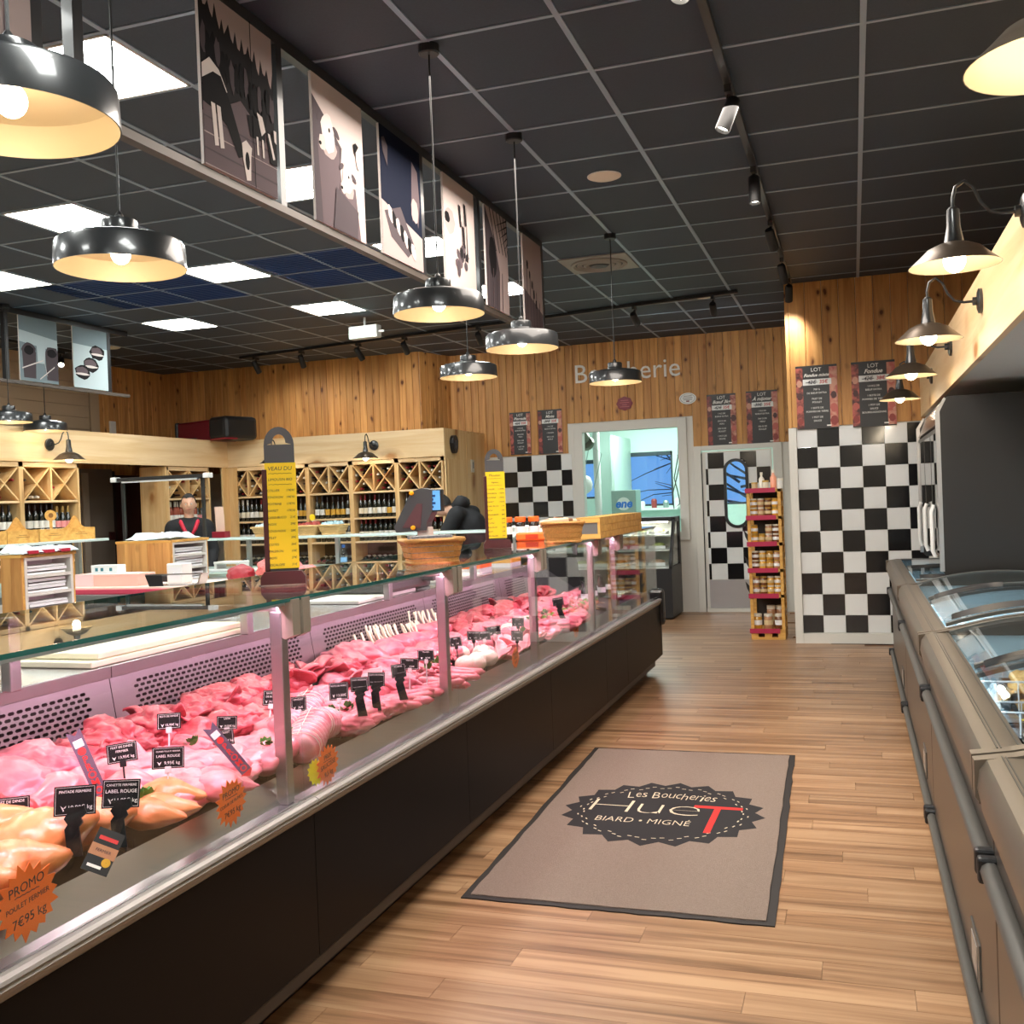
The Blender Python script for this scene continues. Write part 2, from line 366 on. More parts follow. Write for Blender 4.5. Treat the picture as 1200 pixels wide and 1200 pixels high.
# ------------------------------------------------------------------ walls
XB0 = -5.06
TS = .2                       # checker tile
def tile_field(parent, M, x0, x1, z0, z1, phase=0, ts=TS, thick=.006, startx=None, startz=None, hole=None):
    """chequered square tiles (local x, z) proud of the wall; cut tiles at the borders, thin joints between them."""
    startx = x0 if startx is None else startx; startz = z0 if startz is None else startz
    i0 = math.floor((x0 - startx)/ts + 1e-6); i1 = math.ceil((x1 - startx)/ts - 1e-6); j0 = math.floor((z0 - startz)/ts + 1e-6); j1 = math.ceil((z1 - startz)/ts - 1e-6)
    cache = {}
    for i in range(i0, i1):
        for j in range(j0, j1):
            a, b = max(x0, startx + i*ts), min(x1, startx + (i+1)*ts); c, d = max(z0, startz + j*ts), min(z1, startz + (j+1)*ts)
            if b - a < .012 or d - c < .012: continue
            if hole and hole((a+b)/2, (c+d)/2): continue
            blk = (i + j + phase) % 2; k = (round(b-a, 3), round(d-c, 3), blk)
            if k not in cache: w, h = k[0]/2 - .0012, k[1]/2 - .0012; cache[k] = MB().box(-w, -thick, -h, w, 0, h, b=.0015).mesh('tile', TILEB if blk else TILEW)
            put('tile', cache[k], parent, M=M @ Matrix.Translation(((a+b)/2, 0, (c+d)/2)))
def boards(parent, M, x0, x1, zf, z1, w=.1, mat=None, gap=.003, thick=.014):
    """tongue-and-groove boards; zf(x) gives where each one starts."""
    n = max(1, round((x1-x0)/w)); w = (x1-x0)/n; cache = {}
    for i in range(n):
        cx = x0 + (i+.5)*w; z0 = zf(cx) if callable(zf) else zf; k = round(z1-z0, 3)
        if k not in cache:
            a = w/2 - gap/2; cache[k] = MB().prism([(-a, 0), (-a, -thick+.005), (-a+.005, -thick), (a-.005, -thick), (a, -thick+.005), (a, 0)], 0, k).mesh('board', mat or PINE_V)
        put('board', cache[k], parent, M=M @ Matrix.Translation((cx, 0, z0)))

# back wall (behind the counter aisle)
wb = struct('wall_back')
WX0, WX1, WZ0, WZ1 = -3.32, -1.99, .95, 2.36
MB().box(XB0 - .1, Y_BACK, 0, WX0, Y_BACK + .1, ZC + .1).box(WX1, Y_BACK, 0, -1.80, Y_BACK + .1, ZC + .1).box(-.86, Y_BACK, 0, .2, Y_BACK + .1, ZC + .1).box(WX0, Y_BACK, 0, WX1, Y_BACK + .1, WZ0).box(WX0, Y_BACK, WZ1, WX1, Y_BACK + .1, ZC + .1).box(-1.80, Y_BACK, 2.0, -.86, Y_BACK + .1, ZC + .1).build('wall_panel', WHITE, wb)
I4 = Matrix.Translation((0, Y_BACK, 0))
boards(wb, I4, XB0, -.556, lambda x: 2.43 if -3.42 < x < -1.9 else 2.05, ZC, .1)
tile_field(wb, Matrix.Translation((0, Y_BACK - .002, 0)), -4.40, -3.42, .05, 2.04, 1, startx=-4.36, startz=.04)
# chequered end wall that closes the freezer side
we = struct('wall_right')
MB().box(X_END, Y_END, 0, 2.2, Y_END + .12, ZC + .1).box(X_END, Y_END, 0, X_END + .1, Y_BACK, ZC + .1).build('wall_panel', WHITE, we)
M_E = Matrix.Translation((0, Y_END, 0))
boards(we, M_E, X_END + .02, 1.3, 2.06, ZC, .148)
MB().box(X_END - .012, Y_END - .022, 0, X_END + .02, Y_END + .02, ZC).build('corner_strip', PINE_V, we)
tile_field(we, Matrix.Translation((0, Y_END - .002, 0)), X_END + .06, .64, .10, 2.05, 1, startx=X_END + .06 - .015, startz=.065, ts=.2)
MB().box(X_END - .014, Y_END - .03, 0, X_END + .058, Y_END - .001, 2.055).build('tile_border', WHITE, we)
bb = MB().box(X_END + .06, Y_END - .03, 0, .7, Y_END, .095).build('baseboard_right', WHITE); bb['kind'] = 'structure'
# right side wall behind freezers and the timber bulkhead that carries the lamps
wr = struct('wall_side')
MB().box(1.32, -3.2, 0, 1.45, Y_END, ZC + .1).build('wall_panel', pm('grey_white_wall', rgb(196, 194, 188), .6), wr)
bk = struct('beam_right')
BKX, BKZ0, BKZ1 = .61, 2.09, 2.48
o = MB().box(BKX, -1.0, BKZ0, BKX + .03, Y_END - .02, BKZ1).build('fascia_board', PLY_Y, bk)
MB().box(BKX + .03, -1.0, BKZ1 - .03, 1.31, Y_END - .02, BKZ1).build('top_board', PLY_Y, bk)
MB().box(BKX + .03, -1.0, BKZ0, 1.31, Y_END - .02, BKZ0 + .015).build('soffit', pm('soffit_white', rgb(206, 204, 196), .7, bump=.15, bscale=40), bk)
# upper wall over the wine racks: front part, return, back part
wl = struct('wall_wine')
SX, SY = -5.24, 12.15
MB().box(-10.2, SY, 0, SX, SY + .1, ZC + .1).build('wall_panel', WHITE, wl)
boards(wl, Matrix.Translation((0, SY, 0)), -9.9, SX, 2.0, ZC, .095)
d = Vector((XB0 - SX, Y_BACK - SY, 0)); M_S = frame_m((SX, SY, 0), d, (-d.y, d.x, 0))
boards(wl, M_S, 0, d.length, 2.0, ZC, .09)
MB().box(0, .001, 0, d.length, .05, ZC, M=M_S).build('return_panel', WHITE, wl)
# far left: beige horizontal cladding, then pine
wf = struct('wall_left')
LX = -9.15
MB().box(LX - .1, -3.2, 0, LX, SY, ZC + .1).build('wall_panel', BEIGE, wf)
for k in range(10):
    MB().box(LX, 5.0, 2.0 + k*.145, LX + .02, 10.62, 2.14 + k*.145).build('cladding_board', BEIGE, wf)
for yy in (8.4, 10.63): MB().box(LX, yy, 0, LX + .035, yy + .16, ZC).build('cladding_post', BEIGE, wf)
boards(wf, frame_m((LX, 10.8, 0), (0, 1, 0), (-1, 0, 0)), 0, SY - 10.8, 2.0, ZC, .095)
# entrance side, behind the viewer
wn = struct('wall_front')
MB().box(-10.2, -3.3, 0, 2.2, -3.2, ZC + .1).build('wall_panel', pm('entrance_wall', rgb(190, 180, 165), .6), wn)

# ------------------------------------------------------------------ window into the cutting room
win = struct('window_1')
fr = MB(); a = .055
fr.box(WX0 - a, Y_BACK - .035, WZ0 - .02, WX0 + a, Y_BACK + .1, WZ1 + a, .004).box(WX1 - a, Y_BACK - .035, WZ0 - .02, WX1 + a, Y_BACK + .1, WZ1 + a, .004).box(WX0 - a, Y_BACK - .034, WZ1 - a, WX1 + a, Y_BACK + .1, WZ1 + a, .004).box(WX0 - a, Y_BACK - .034, WZ0 - a, WX1 + a, Y_BACK + .1, WZ0 + a, .004)
fr.build('window_frame', WHITE, win)
MB().box(WX0 + a, Y_BACK + .02, WZ0 + a, WX1 - a, Y_BACK + .026, WZ1 - a).build('pane', GLASS, win)
# cutting room: pale walls, a wide and a narrow window to the yard
MINT = pm('lab_wall', rgb(206, 232, 222), .5)
LY = 15.6; lab = struct('wall_cutting_room')
w1a, w1b = ony(733, 531, LY), ony(790, 592, LY); w2a, w2b = ony(672, 540, LY), ony(704, 584, LY)
w3a, w3b = ony(846, 532, LY), ony(886, 590, LY); PORT = (w3a.x, w3b.x, w3b.z, w3a.z)
ax0, ax1, az0, az1 = w1a.x, w1b.x, w1b.z, w1a.z; bx0, bx1, bz0, bz1 = w2a.x, w2b.x, w2b.z, w2a.z
for q in ((-6, LY, 0, bx0, LY + .12, 2.9), (bx0, LY, 0, bx1, LY + .12, bz0), (bx0, LY, bz1, bx1, LY + .12, 2.9), (bx1, LY, 0, ax0, LY + .12, 2.9), (ax0, LY, 0, ax1, LY + .12, az0), (ax0, LY, az1, ax1, LY + .12, 2.9), (ax1, LY, 0, PORT[0], LY + .12, 2.9), (PORT[0], LY, 0, PORT[1], LY + .12, PORT[2]), (PORT[0], LY, PORT[3], PORT[1], LY + .12, 2.9), (PORT[1], LY, 0, .6, LY + .12, 2.9),
          (-6.1, Y_BACK + .1, 0, -6, LY, 2.9), (.5, Y_BACK + .1, 0, .6, LY, 2.9), (-6.1, Y_BACK + .1, 2.9, .6, LY + .12, 3.0), (-6.1, Y_BACK + .1, -.1, .6, LY + .12, 0)): MB().box(*q).build('wall_panel', MINT, lab)
MB().box(ony(716, 540, 14.4).x, 14.4, 0, ony(716, 540, 14.4).x + .04, LY, 2.35).build('partition', MINT, lab)
for n, (x0, x1, z0, z1) in enumerate(((ax0, ax1, az0, az1), (bx0, bx1, bz0, bz1), PORT)):
    w2 = struct('window_%d' % (n + 2)); f = .03
    MB().box(x0, LY, z1 - .06, x1, LY + .1, z1).box(x0, LY, z0, x0 + f, LY + .1, z1).box(x1 - f, LY, z0, x1, LY + .1, z1).box(x0, LY, z0, x1, LY + .1, z0 + f).build('window_frame', pm('dark_frame', rgb(40, 60, 70), .5), w2)
    MB().box(x0 + f, LY + .05, z0 + f, x1 - f, LY + .055, z1 - .06).build('pane', GLASS, w2)
lt = thing('ceiling_light', 'light tube on the ceiling of the pale cutting room behind the window', 'light', (-2.8, 14.2, 2.86))
MB().box(-.8, -.06, 0, .8, .06, .04).build('housing', WHITEP, lt); MB().box(-.78, -.045, -.02, .78, .045, 0).build('diffuser', pm('tube_glow', (1, 1, 1), .4, emit=(.86, 1, .94), es=18), lt)
light('AREA', 'cutting_room_light', (-2.8, 14.2, 2.82), 70, (.88, 1, .95), 1.5, size_y=.3)
# fittings of the cutting room
YM = 13.9; STM = pm('lab_steel', rgb(150, 176, 170), .35, .5)
a_, b_ = ony(716, 575, YM), ony(746, 606, YM)
t = thing('lab_machine', 'grey steel machine with a white oval badge inside the cutting room window', 'machine', ((a_.x + b_.x)/2, YM, 0)); hw_ = (b_.x - a_.x)/2
MB().box(-hw_, 0, .0, -hw_*.55, .3, b_.z).box(hw_*.55, 0, 0, hw_, .3, b_.z).build('machine_leg', STM, t); MB().box(-hw_, 0, b_.z - .02, hw_, .35, a_.z, .01).build('machine_body', STM, t); MB().box(-hw_*.45, -.05, .9, hw_*.5, .25, b_.z - .02).build('bin', WHITEP, t)
MB().prism([(.36*hw_*1.5*math.cos(2*PI*k/24), b_.z + .5*(a_.z - b_.z) + .09*math.sin(2*PI*k/24)) for k in range(24)], -.012, 0, MZ).build('badge', WHITEP, t); text('ene', .16, pm('badge_blue', rgb(30, 120, 220), .4), t, frame_m((0, -.0125, b_.z + .5*(a_.z - b_.z)), (1, 0, 0), (0, 0, 1)), 'lettering', shear=.2, bold=.006)
for k, (px, py, r) in enumerate(((683, 512, .085), (687, 519, .10))):
    p = ony(px, py, 13.2 + .1*k); t = thing('pan', 'round steel pan hanging in the top left corner of the cutting room, ' + ('upper' if k == 0 else 'lower'), 'pan', p); MB().lathe([(.0005, 0), (r*.8, 0), (r, -.03), (r*1.02, -.03), (r*.84, .008), (.0005, .008)], 24, Matrix.Rotation(R(70), 4, 'X')).build('pan_body', pm('pan_grey', rgb(120, 120, 110), .35, .6), t, smooth=40); MB().tube([(0, 0, r*.9), (0, .0, r + .6)], .006, 6).build('hook', STM, t)
p = ony(686, 568, 13.9); t = thing('hanging_bag', 'white plastic bag hanging before the small left window of the cutting room', 'bag', p); MB().ball((0, 0, 0), .115, 3, (.9, .6, 1.1), lambda q: q*(1 + .12*noise.noise(q*3))).build('bag_body', WHITEP, t, True); MB().tube([(-.02, 0, .15), (.08, 0, .55), (.25, 0, .42), (.12, 0, -.05)], .006, 6).build('wire_hanger', STM, t)
p = ony(698, 505, 14.0); t = thing('pipe', 'white pipe running down the cutting room wall', 'pipe', (p.x, 14.0, 0)); MB().tube([(0, 0, 0), (0, 0, 2.9)], .05, 12).build('pipe_body', WHITEP, t, smooth=60)
q_ = [ony(a, b, 13.3) for a, b in ((795, 492), (795, 533), (790, 560), (794, 575), (797, 590), (790, 596), (788, 580), (793, 560), (797, 540), (794, 533))]
t = thing('cable', 'thin cable looping down at the right inside the cutting room window', 'cable', (0, 0, 0)); MB().tube(q_, .008, 6).build('cord', GREYD, t)
t = thing('sill_shelf', 'pale shelf under the wide cutting room window with small things on it', 'shelf', (0, 0, 0)); w_ = ony(745, 583, LY - .15), ony(795, 583, LY - .15); MB().box(w_[0].x, LY - .3, az0 - .06, w_[1].x, LY - .01, az0 - .03).build('shelf_board', WHITEP, t)
for k in range(4): o = thing('container', 'small container on the shelf under the wide cutting room window', 'container', (w_[0].x + .1 + .18*k, LY - .15, az0 - .03), 0, 'containers on the cutting room shelf'); MB().lathe([(.04, 0), (.045, .08 + .03*(k % 2)), (.03, .11 + .03*(k % 2))], 12, cap0=True, cap1=True).build('container_body', (WHITEP, pm('container_red', rgb(150, 60, 60), .4), STM, WHITEP)[k], o)
# bare tree outside the cutting-room window
tr = thing('bare_tree', 'leafless tree outside, its thin branches crossing the blue window', 'tree', (-2.0, 21, 0))
random.seed(5)
tk = MB(); br = MB()
tk.tube([(0, 0, -.5), (.1, 0, 1.2), (.0, .1, 2.6)], [.14, .1, .07], 7)
for k in range(26):
    b0 = Vector((random.uniform(-.2, .2), 0, random.uniform(.6, 2.6))); dr = Vector((random.choice((-1, 1))*random.uniform(.5, 1), random.uniform(-.4, .4), random.uniform(.05, .8))).normalized(); p = b0; pts = [p]
    for q in range(5): p = p + dr*.55; dr = (dr + Vector((random.uniform(-.3, .3), random.uniform(-.3, .3), random.uniform(-.35, .2)))).normalized(); pts.append(p)
    br.tube(pts, [.03, .022, .017, .012, .009, .005], 5)
    for q in (1, 2, 3): e = pts[q] + Vector((random.uniform(-.5, .5), random.uniform(-.3, .3), random.uniform(-.4, .5))); br.tube([pts[q], e], [.012, .004], 4)
BARK = pm('bark', rgb(54, 62, 70), .9)
tk.build('trunk', BARK, tr); br.build('branches', BARK, tr)
tag(MB().box(-30, LY + .3, -.6, 25, 60, -.5).build('yard_ground', pm('yard', rgb(120, 128, 132), .9)), None, None, None, 'structure')

# ------------------------------------------------------------------ chequered swing door with an oval porthole
dr = struct('door_1')
DX0, DX1, DZ = -1.74, -.94, 1.96
f = MB().box(-1.86, Y_BACK - .03, 0, DX0 - .03, Y_BACK + .08, 2.05, .004).box(DX1 + .03, Y_BACK - .03, 0, -.80, Y_BACK + .08, 2.05, .004).box(-1.86, Y_BACK - .029, DZ + .03, -.80, Y_BACK + .08, 2.05, .004)
f.build('door_frame', WHITE, dr)
OC = ony(863, 578, Y_BACK); orx, orz = .115, .39
def oval(rx, rz, n=40):
    s = []
    for k in range(n):
        t = 2*PI*k/n; c, q = math.cos(t), math.sin(t); s.append((rx*c, (rz - rx)*(1 if q > 1e-6 else -1 if q < -1e-6 else 0) + rx*q))
    return s
def plate_with_hole(x0, x1, z0, z1, ring, y0, y1):
    """flat slab in local (x, z) with an oval cut out."""
    n = len(ring); outer = []
    cx, cz = sum(p[0] for p in ring)/n, sum(p[1] for p in ring)/n
    for (x, z) in ring:
        dx, dz = x - cx, z - cz; s = min(((x1-cx) if dx > 0 else (x0-cx))/dx if abs(dx) > 1e-9 else 1e9, ((z1-cz) if dz > 0 else (z0-cz))/dz if abs(dz) > 1e-9 else 1e9); outer.append((cx + dx*s, cz + dz*s))
    b = MB(); vs = [(x, y0, z) for x, z in ring] + [(x, y0, z) for x, z in outer] + [(x, y1, z) for x, z in ring] + [(x, y1, z) for x, z in outer]; fs = []
    for k in range(n):
        k2 = (k+1) % n; fs += [(k, n+k, n+k2, k2), (2*n+k, 2*n+k2, 3*n+k2, 3*n+k), (k, k2, 2*n+k2, 2*n+k), (n+k, 3*n+k, 3*n+k2, n+k2)]
    # corners left open by the ray-cast outline are filled with small triangles
    for (qx, qz) in ((x0, z0), (x1, z0), (x1, z1), (x0, z1)):
        side = sorted(range(n), key=lambda k: (outer[k][0]-qx)**2 + (outer[k][1]-qz)**2)
        kk = next(((k, (k+1) % n) for k in range(n) if (abs(outer[k][0]-qx) < 1e-6) != (abs(outer[(k+1) % n][0]-qx) < 1e-6) and (abs(outer[k][1]-qz) < 1e-6) != (abs(outer[(k+1) % n][1]-qz) < 1e-6)), None)
        if kk: i = len(vs); vs.append((qx, y0, qz)); fs.append((n+kk[0], i, n+kk[1]))
    b.add(vs, fs); return b
ring = [(OC.x + x, OC.z + z) for x, z in oval(orx + .012, orz + .012)]
plate_with_hole(DX0 - .02, DX1 + .02, 0.01, DZ + .02, ring, Y_BACK + .0, Y_BACK + .04).build('door_leaf', WHITE, dr)
in_oval = lambda x, z: ((abs(x - OC.x)/(orx + .03))**2 + (max(0, abs(z - OC.z) - (orz - orx))/(orx + .03))**2) < 1
DT = .195
i0 = 0
z_list = [(.42 + DT*j, .42 + DT*(j+1)) for j in range(8)]
for j in range(8):
    for i in range(-1, 5):
        xa, xb = -1.69 + DT*i, -1.69 + DT*(i+1); a, b = max(xa, DX0 + .02), min(xb, DX1); c, d = .40 + DT*j, min(.40 + DT*(j+1), DZ)
        if b - a < .01: continue
        blk = (i + j) % 2
        # keep the porthole clear: build the tile from cells outside the oval
        N = 6; cells = [(p, q) for p in range(N) for q in range(N) if not in_oval(a + (p+.5)*(b-a)/N, c + (q+.5)*(d-c)/N)]
        if len(cells) == N*N: MB().box(a + .001, Y_BACK - .005, c + .001, b - .001, Y_BACK, d - .001).build('tile', TILEB if blk else TILEW, dr)
        elif cells:
            t = MB()
            for q in range(N):
                run = sorted(p for p, qq in cells if qq == q); s = None
                for p in range(N + 1):
                    if p in run and s is None: s = p
                    if s is not None and p not in run: t.box(a + s*(b-a)/N + (.001 if s == 0 else 0), Y_BACK - .005, c + q*(d-c)/N + (.001 if q == 0 else 0), a + p*(b-a)/N - (.001 if p == N else 0), Y_BACK, c + (q+1)*(d-c)/N - (.001 if q == N-1 else 0)); s = None
            t.build('tile', TILEB if blk else TILEW, dr)
r1, r0 = oval(orx + .035, orz + .035), oval(orx, orz); n = len(r1); g = MB()
vs = [(OC.x + x, Y_BACK - .022, OC.z + z) for x, z in r0] + [(OC.x + x, Y_BACK - .02, OC.z + z) for x, z in r1] + [(OC.x + x, Y_BACK + .03, OC.z + z) for x, z in r0] + [(OC.x + x, Y_BACK + .0, OC.z + z) for x, z in r1]
g.add(vs, [q for k in range(n) for q in ((k, n+k, n+(k+1) % n, (k+1) % n), (k, (k+1) % n, 2*n+(k+1) % n, 2*n+k), (n+k, 3*n+k, 3*n+(k+1) % n, n+(k+1) % n))]).build('porthole_seal', BLACK, dr)
MB().prism([(x, z) for x, z in oval(orx + .004, orz + .004)], 0, .006, Matrix(((1, 0, 0, OC.x), (0, 0, 1, Y_BACK + .012), (0, 1, 0, OC.z), (0, 0, 0, 1)))).build('porthole_pane', GLASS, dr)
MB().box(DX0 + .02, Y_BACK - .006, .05, DX1, Y_BACK - .001, .395).build('kick_plate', STEELB, dr)
MB().box(DX0 - .03, Y_BACK - .012, .0, DX0 - .02, Y_BACK + .02, DZ).build('seal', BLACK, dr)
sill = MB().box(DX0 - .02, Y_BACK - .02, 0, DX1 + .02, Y_BACK - .001, .045).build('threshold', WHITE, dr)

# ------------------------------------------------------------------ wall lettering and plaques
def wall_pt(px, py, y=Y_BACK - .016): return ony(px, py, y)
MW = lambda p: frame_m(p, (1, 0, 0), (0, 0, 1))
p0, p1 = wall_pt(672, 438), wall_pt(797, 433)
lt_root = thing('wall_sign', 'large white word on the pine wall above the window, half behind a hanging lamp', 'sign', ((p0.x+p1.x)/2, Y_BACK - .016, (p0.z+p1.z)/2))
wtot = p1.x - p0.x; full = text_mesh('Boucherie', .36, align='LEFT', ext=.006); wid = max(v.co.x for v in full.vertices); sz = .36*wtot/wid
cur = 0
for i, ch in enumerate('Boucherie'):
    pre = text_mesh('Boucherie'[:i+1], sz, align='LEFT', ext=.006); own = text_mesh(ch, sz, align='LEFT', ext=.006)
    right = max(v.co.x for v in pre.vertices); ownr = max(v.co.x for v in own.vertices)
    text(ch, sz, LETW, lt_root, Matrix.Translation((-wtot/2, 0, 0)) @ frame_m((right - ownr, -.006, 0), (1, 0, 0), (0, 0, 1)), 'letter', align='LEFT', ext=.006)
p = wall_pt(732, 473)
pq = thing('plaque', 'dark red scalloped quality plaque on the pine boards under the white word', 'plaque', p)
def scallop(rx, rz, n, amp): return [((rx*(1 + amp*math.cos(n*t)))*math.cos(t), (rz*(1 + amp*math.cos(n*t)))*math.sin(t)) for t in [2*PI*k/72 for k in range(72)]]
MB().prism(scallop(.10, .085, 8, .05), -.008, 0, MZ).build('plate', WINERED, pq)
for k, w in ((.04, .05), (.012, .06), (-.016, .03), (-.04, .06)): MB().box(-w, -.0095, k - .004, w, -.008, k + .004).build('lettering_line', pm('pink_print', rgb(210, 120, 120), .5), pq)
p = wall_pt(806, 467)
pq = thing('plaque', 'white oval plaque on the pine boards at the top right of the window', 'plaque', p)
MB().prism(oval(.07, .07) if 0 else [(.105*math.cos(2*PI*k/40), .07*math.sin(2*PI*k/40)) for k in range(40)], -.008, 0, MZ).build('plate', WHITEP, pq)
g = MB(); g.prism([(.09*math.cos(2*PI*k/40), .057*math.sin(2*PI*k/40)) for k in range(40)], -.009, -.008, MZ); g.build('rim_line', pm('grey_print', rgb(120, 118, 112), .6), pq)
g = MB(); g.prism([(.085*math.cos(2*PI*k/40), .053*math.sin(2*PI*k/40)) for k in range(40)], -.0096, -.009, MZ); g.build('field', WHITEP, pq)
for k, w in ((.03, .05), (.008, .06), (-.014, .055)): MB().box(-w, -.0105, k - .004, w, -.0096, k + .004).build('lettering_line', pm('grey_print', rgb(120, 118, 112), .6), pq)
MB().box(-.02, -.0105, -.042, .02, -.0096, -.026).build('emblem', pm('dark_red_print', rgb(120, 30, 30), .5), pq)

# ------------------------------------------------------------------ menu boards over the tiles
MEAT_PRINT = [rgb(140, 50, 44), rgb(186, 92, 80), rgb(70, 22, 22), rgb(206, 150, 126)]
def lot_board(pa, pb, y, title, old, new, label, lines, sides, tilt=0):
    a, b = ony(*pa, y), ony(*pb, y); w, h = b.x - a.x, a.z - b.z
    t = thing('menu_board', label, 'board', ((a.x+b.x)/2, y, (a.z+b.z)/2), 0, 'meat box menu boards'); t.rotation_euler = (0, tilt, 0)
    MB().box(-w/2, -.008, -h/2, w/2, 0, h/2).build('board_panel', pm('board_black', (.02, .02, .021), .4), t)
    rnd = random.Random(title)
    for s in sides:
        x0, x1 = (-w/2, -w/2 + w*.17) if s == 'l' else (w/2 - w*.19, w/2)
        st = MB()
        for m_ in range(1): st.box(x0, -.0088, -h/2 + .01, x1, -.008, h/2 - .02)
        st.build('photo_strip', pm('print_' + title.split()[-1] + s, MEAT_PRINT[rnd.randrange(2)], .4, tex=(22, MEAT_PRINT[2 if s == 'l' else 3], .25)), t)
        for q in range(4):
            z = -h/2 + h*(.12 + .2*q); rr = (x1-x0)*rnd.uniform(.35, .5)
            MB().prism([(rr*math.cos(2*PI*k/14)*(1+.15*math.sin(3*k)), rr*1.3*math.sin(2*PI*k/14)) for k in range(14)], -.0094, -.0088, Matrix.Translation(((x0+x1)/2, 0, z)) @ MZ).build('meat_print', pm('meat_print_%d' % (q % 4), MEAT_PRINT[q % 4], .4), t)
    F_ = lambda z, x=0: frame_m((x, -.0092, z), (1, 0, 0), (0, 0, 1))
    text('LOT', h*.085, LETW, t, F_(h*.43), 'title')
    text(title, h*(.088 if len(title) < 10 else .068), LETW, t, F_(h*.345), 'title', shear=.35, bold=.0012)
    MB().box(-w*.33, -.0096, h*.19, w*.36, -.008, h*.285).build('price_band', WHITEP, t)
    text(old, h*.078, INK, t, F_(h*.235, -w*.12) @ Matrix.Translation((0, 0, .001)), 'old_price', shear=.3, bold=.001)
    MB().box(-w*.26, -.0112, h*.228, w*.02, -.0104, h*.238).build('strike_line', INK, t)
    text(new, h*.078, INKR, t, F_(h*.235, w*.17) @ Matrix.Translation((0, 0, .001)), 'new_price', shear=.1, bold=.001)
    z = h*.12
    for ln in lines:
        if ln: text(ln, h*.04, LETW, t, F_(z), 'menu_line')
        z -= h*(.056 if ln else .034)
    MB().box(w*.22, -.0096, -h*.465, w*.33, -.0088, -h*.445).build('emblem', LETW, t)
yb = Y_BACK - .018; ye = Y_END - .018
L1 = ['1 KG DE', 'BOEUF EXTRA', '', '500 G DE', 'VEAU', '', '500 G DE', 'POULET', '', '1 POT DE', 'SAUCE']
lot_board((597, 484), (623, 532), yb, 'Pierrade', '42€', '35€', 'narrow black menu board on pine, left one of the pair over the left checkered tiles', L1, 'lr')
lot_board((630, 481), (660, 531), yb, 'Mixte', '39€', '35€', 'narrow black menu board on pine, beside the window frame over the left tiles', L1[:3] + ['1 SALADE', '', '500 G DE', 'BOEUF'], 'lr')
lot_board((828, 463), (864, 521), yb, 'Bœuf 3kg', '42€', '35€', 'black menu board directly over the left side of the checkered door', L1, 'lr')
lot_board((874, 459), (913, 519), yb, 'À mijoter', '39€', '35€', 'black menu board over the right side of the checkered door', L1[:8], 'lr')
lot_board((932, 430), (983, 501), ye, 'Fondue mixte', '42€', '35€', 'wide black menu board titled mixed fondue on the right end wall', ['700 G', 'DE BŒUF EXTRA', '', 'FILET DE', 'POULET', '', '1 BOTE DE', 'POMMES DE TERRE', '', '1 POT DE', 'SAUCE'], 'lr')
lot_board((997, 425), (1051, 498), ye, 'Fondue', '42€', '38€', 'wide black fondue menu board partly hidden behind the far wall lamps', ['1,4 KG DE', 'BŒUF EXTRA', '', '1 BOTE DE', 'POMMES DE TERRE', '', '1 POT DE', 'SAUCE', 'BOURGUIGNONNE'], 'lr')
# ------------------------------------------------------------------ refrigerated meat counter along the left of the aisle
CY0, CY1 = .12, 8.37
SEAMS = [.12, 1.37, 2.65, 3.90, 5.13, 6.38, 7.02, 8.37]
XG = -1.565                       # front glass plane
ZG = 1.205                        # top shelf
DA, DB = Vector((-1.650, 0, .668)), Vector((-2.20, 0, .738))     # display deck, front and rear
def deck_z(x): t = (DA.x - x)/(DA.x - DB.x); return DA.z + t*(DB.z - DA.z)
def ondeck(px, py, lift=0):
    n = Vector((DB.z - DA.z, 0, -(DB.x - DA.x))).normalized(); return onplane(px, py, DA + n*lift, n)
mc = thing('meat_counter', 'long black glass-fronted refrigerated counter full of pink meat, left of the aisle', 'counter', (0, 0, 0))
PANB = pm('counter_front_black', (.0035, .003, .003), .40, spec=.10)
for i in range(len(SEAMS) - 1):
    a, b = SEAMS[i] + .0015, SEAMS[i+1] - .0015
    MB().sweep([(-1.535, .572), (-1.535, .155), (-1.65, .05), (-1.68, .05), (-1.68, .572)], a, b).build('front_panel', PANB, mc)
    # aluminium bumper: three rounded ribs over a sloping grey skirt
    prof = [(-1.60, .610), (-1.552, .610), (-1.546, .622), (-1.528, .624), (-1.518, .619), (-1.515, .612), (-1.522, .606), (-1.517, .600), (-1.525, .593), (-1.525, .588), (-1.54, .568), (-1.60, .568)]
    MB().sweep(prof, a, b).build('bumper', pm('bumper_grey', rgb(150, 146, 140), .4, .2), mc)
    MB().box(-1.575, a, .6085, -1.625, b, .612).build('ledge', pm('ledge_steel', (.68, .64, .65), .16, .9), mc)
    MB().sweep([(-1.614, .612), (-1.618, .612), (-1.652, .678), (-1.648, .680)], a, b).build('deflector', STEELB, mc)
    MB().box(XG - .004, a + .002, .612, XG + .004, b - .002, ZG - .004).build('front_glass', GLASST, mc)
    MB().box(XG + .004, a + .002, .6125, XG - .004, b - .002, .616).build('glass_channel', ALU, mc)
    MB().box(-1.557, a, ZG - .001, -2.24, b, ZG + .009).build('top_glass', GLASST, mc)
    MB().box(-1.5565, a, ZG - .0015, -1.553, b, ZG + .0095).build('glass_edge', GLASSE, mc)
    MB().box(-2.24, a, ZG - .001, -2.243, b, ZG + .009).build('glass_edge', GLASSE, mc)
    MB().box(-1.572, a + .01, ZG - .012, -1.588, b - .01, ZG - .002).build('added_rail', ALU, mc)  # slim rail added to go with the display fill lights
MB().sweep([(-1.66, .0), (-1.66, .06), (-2.55, .06), (-2.55, 0)], CY0, CY1 - .06).build('toe_kick', BLACK, mc)
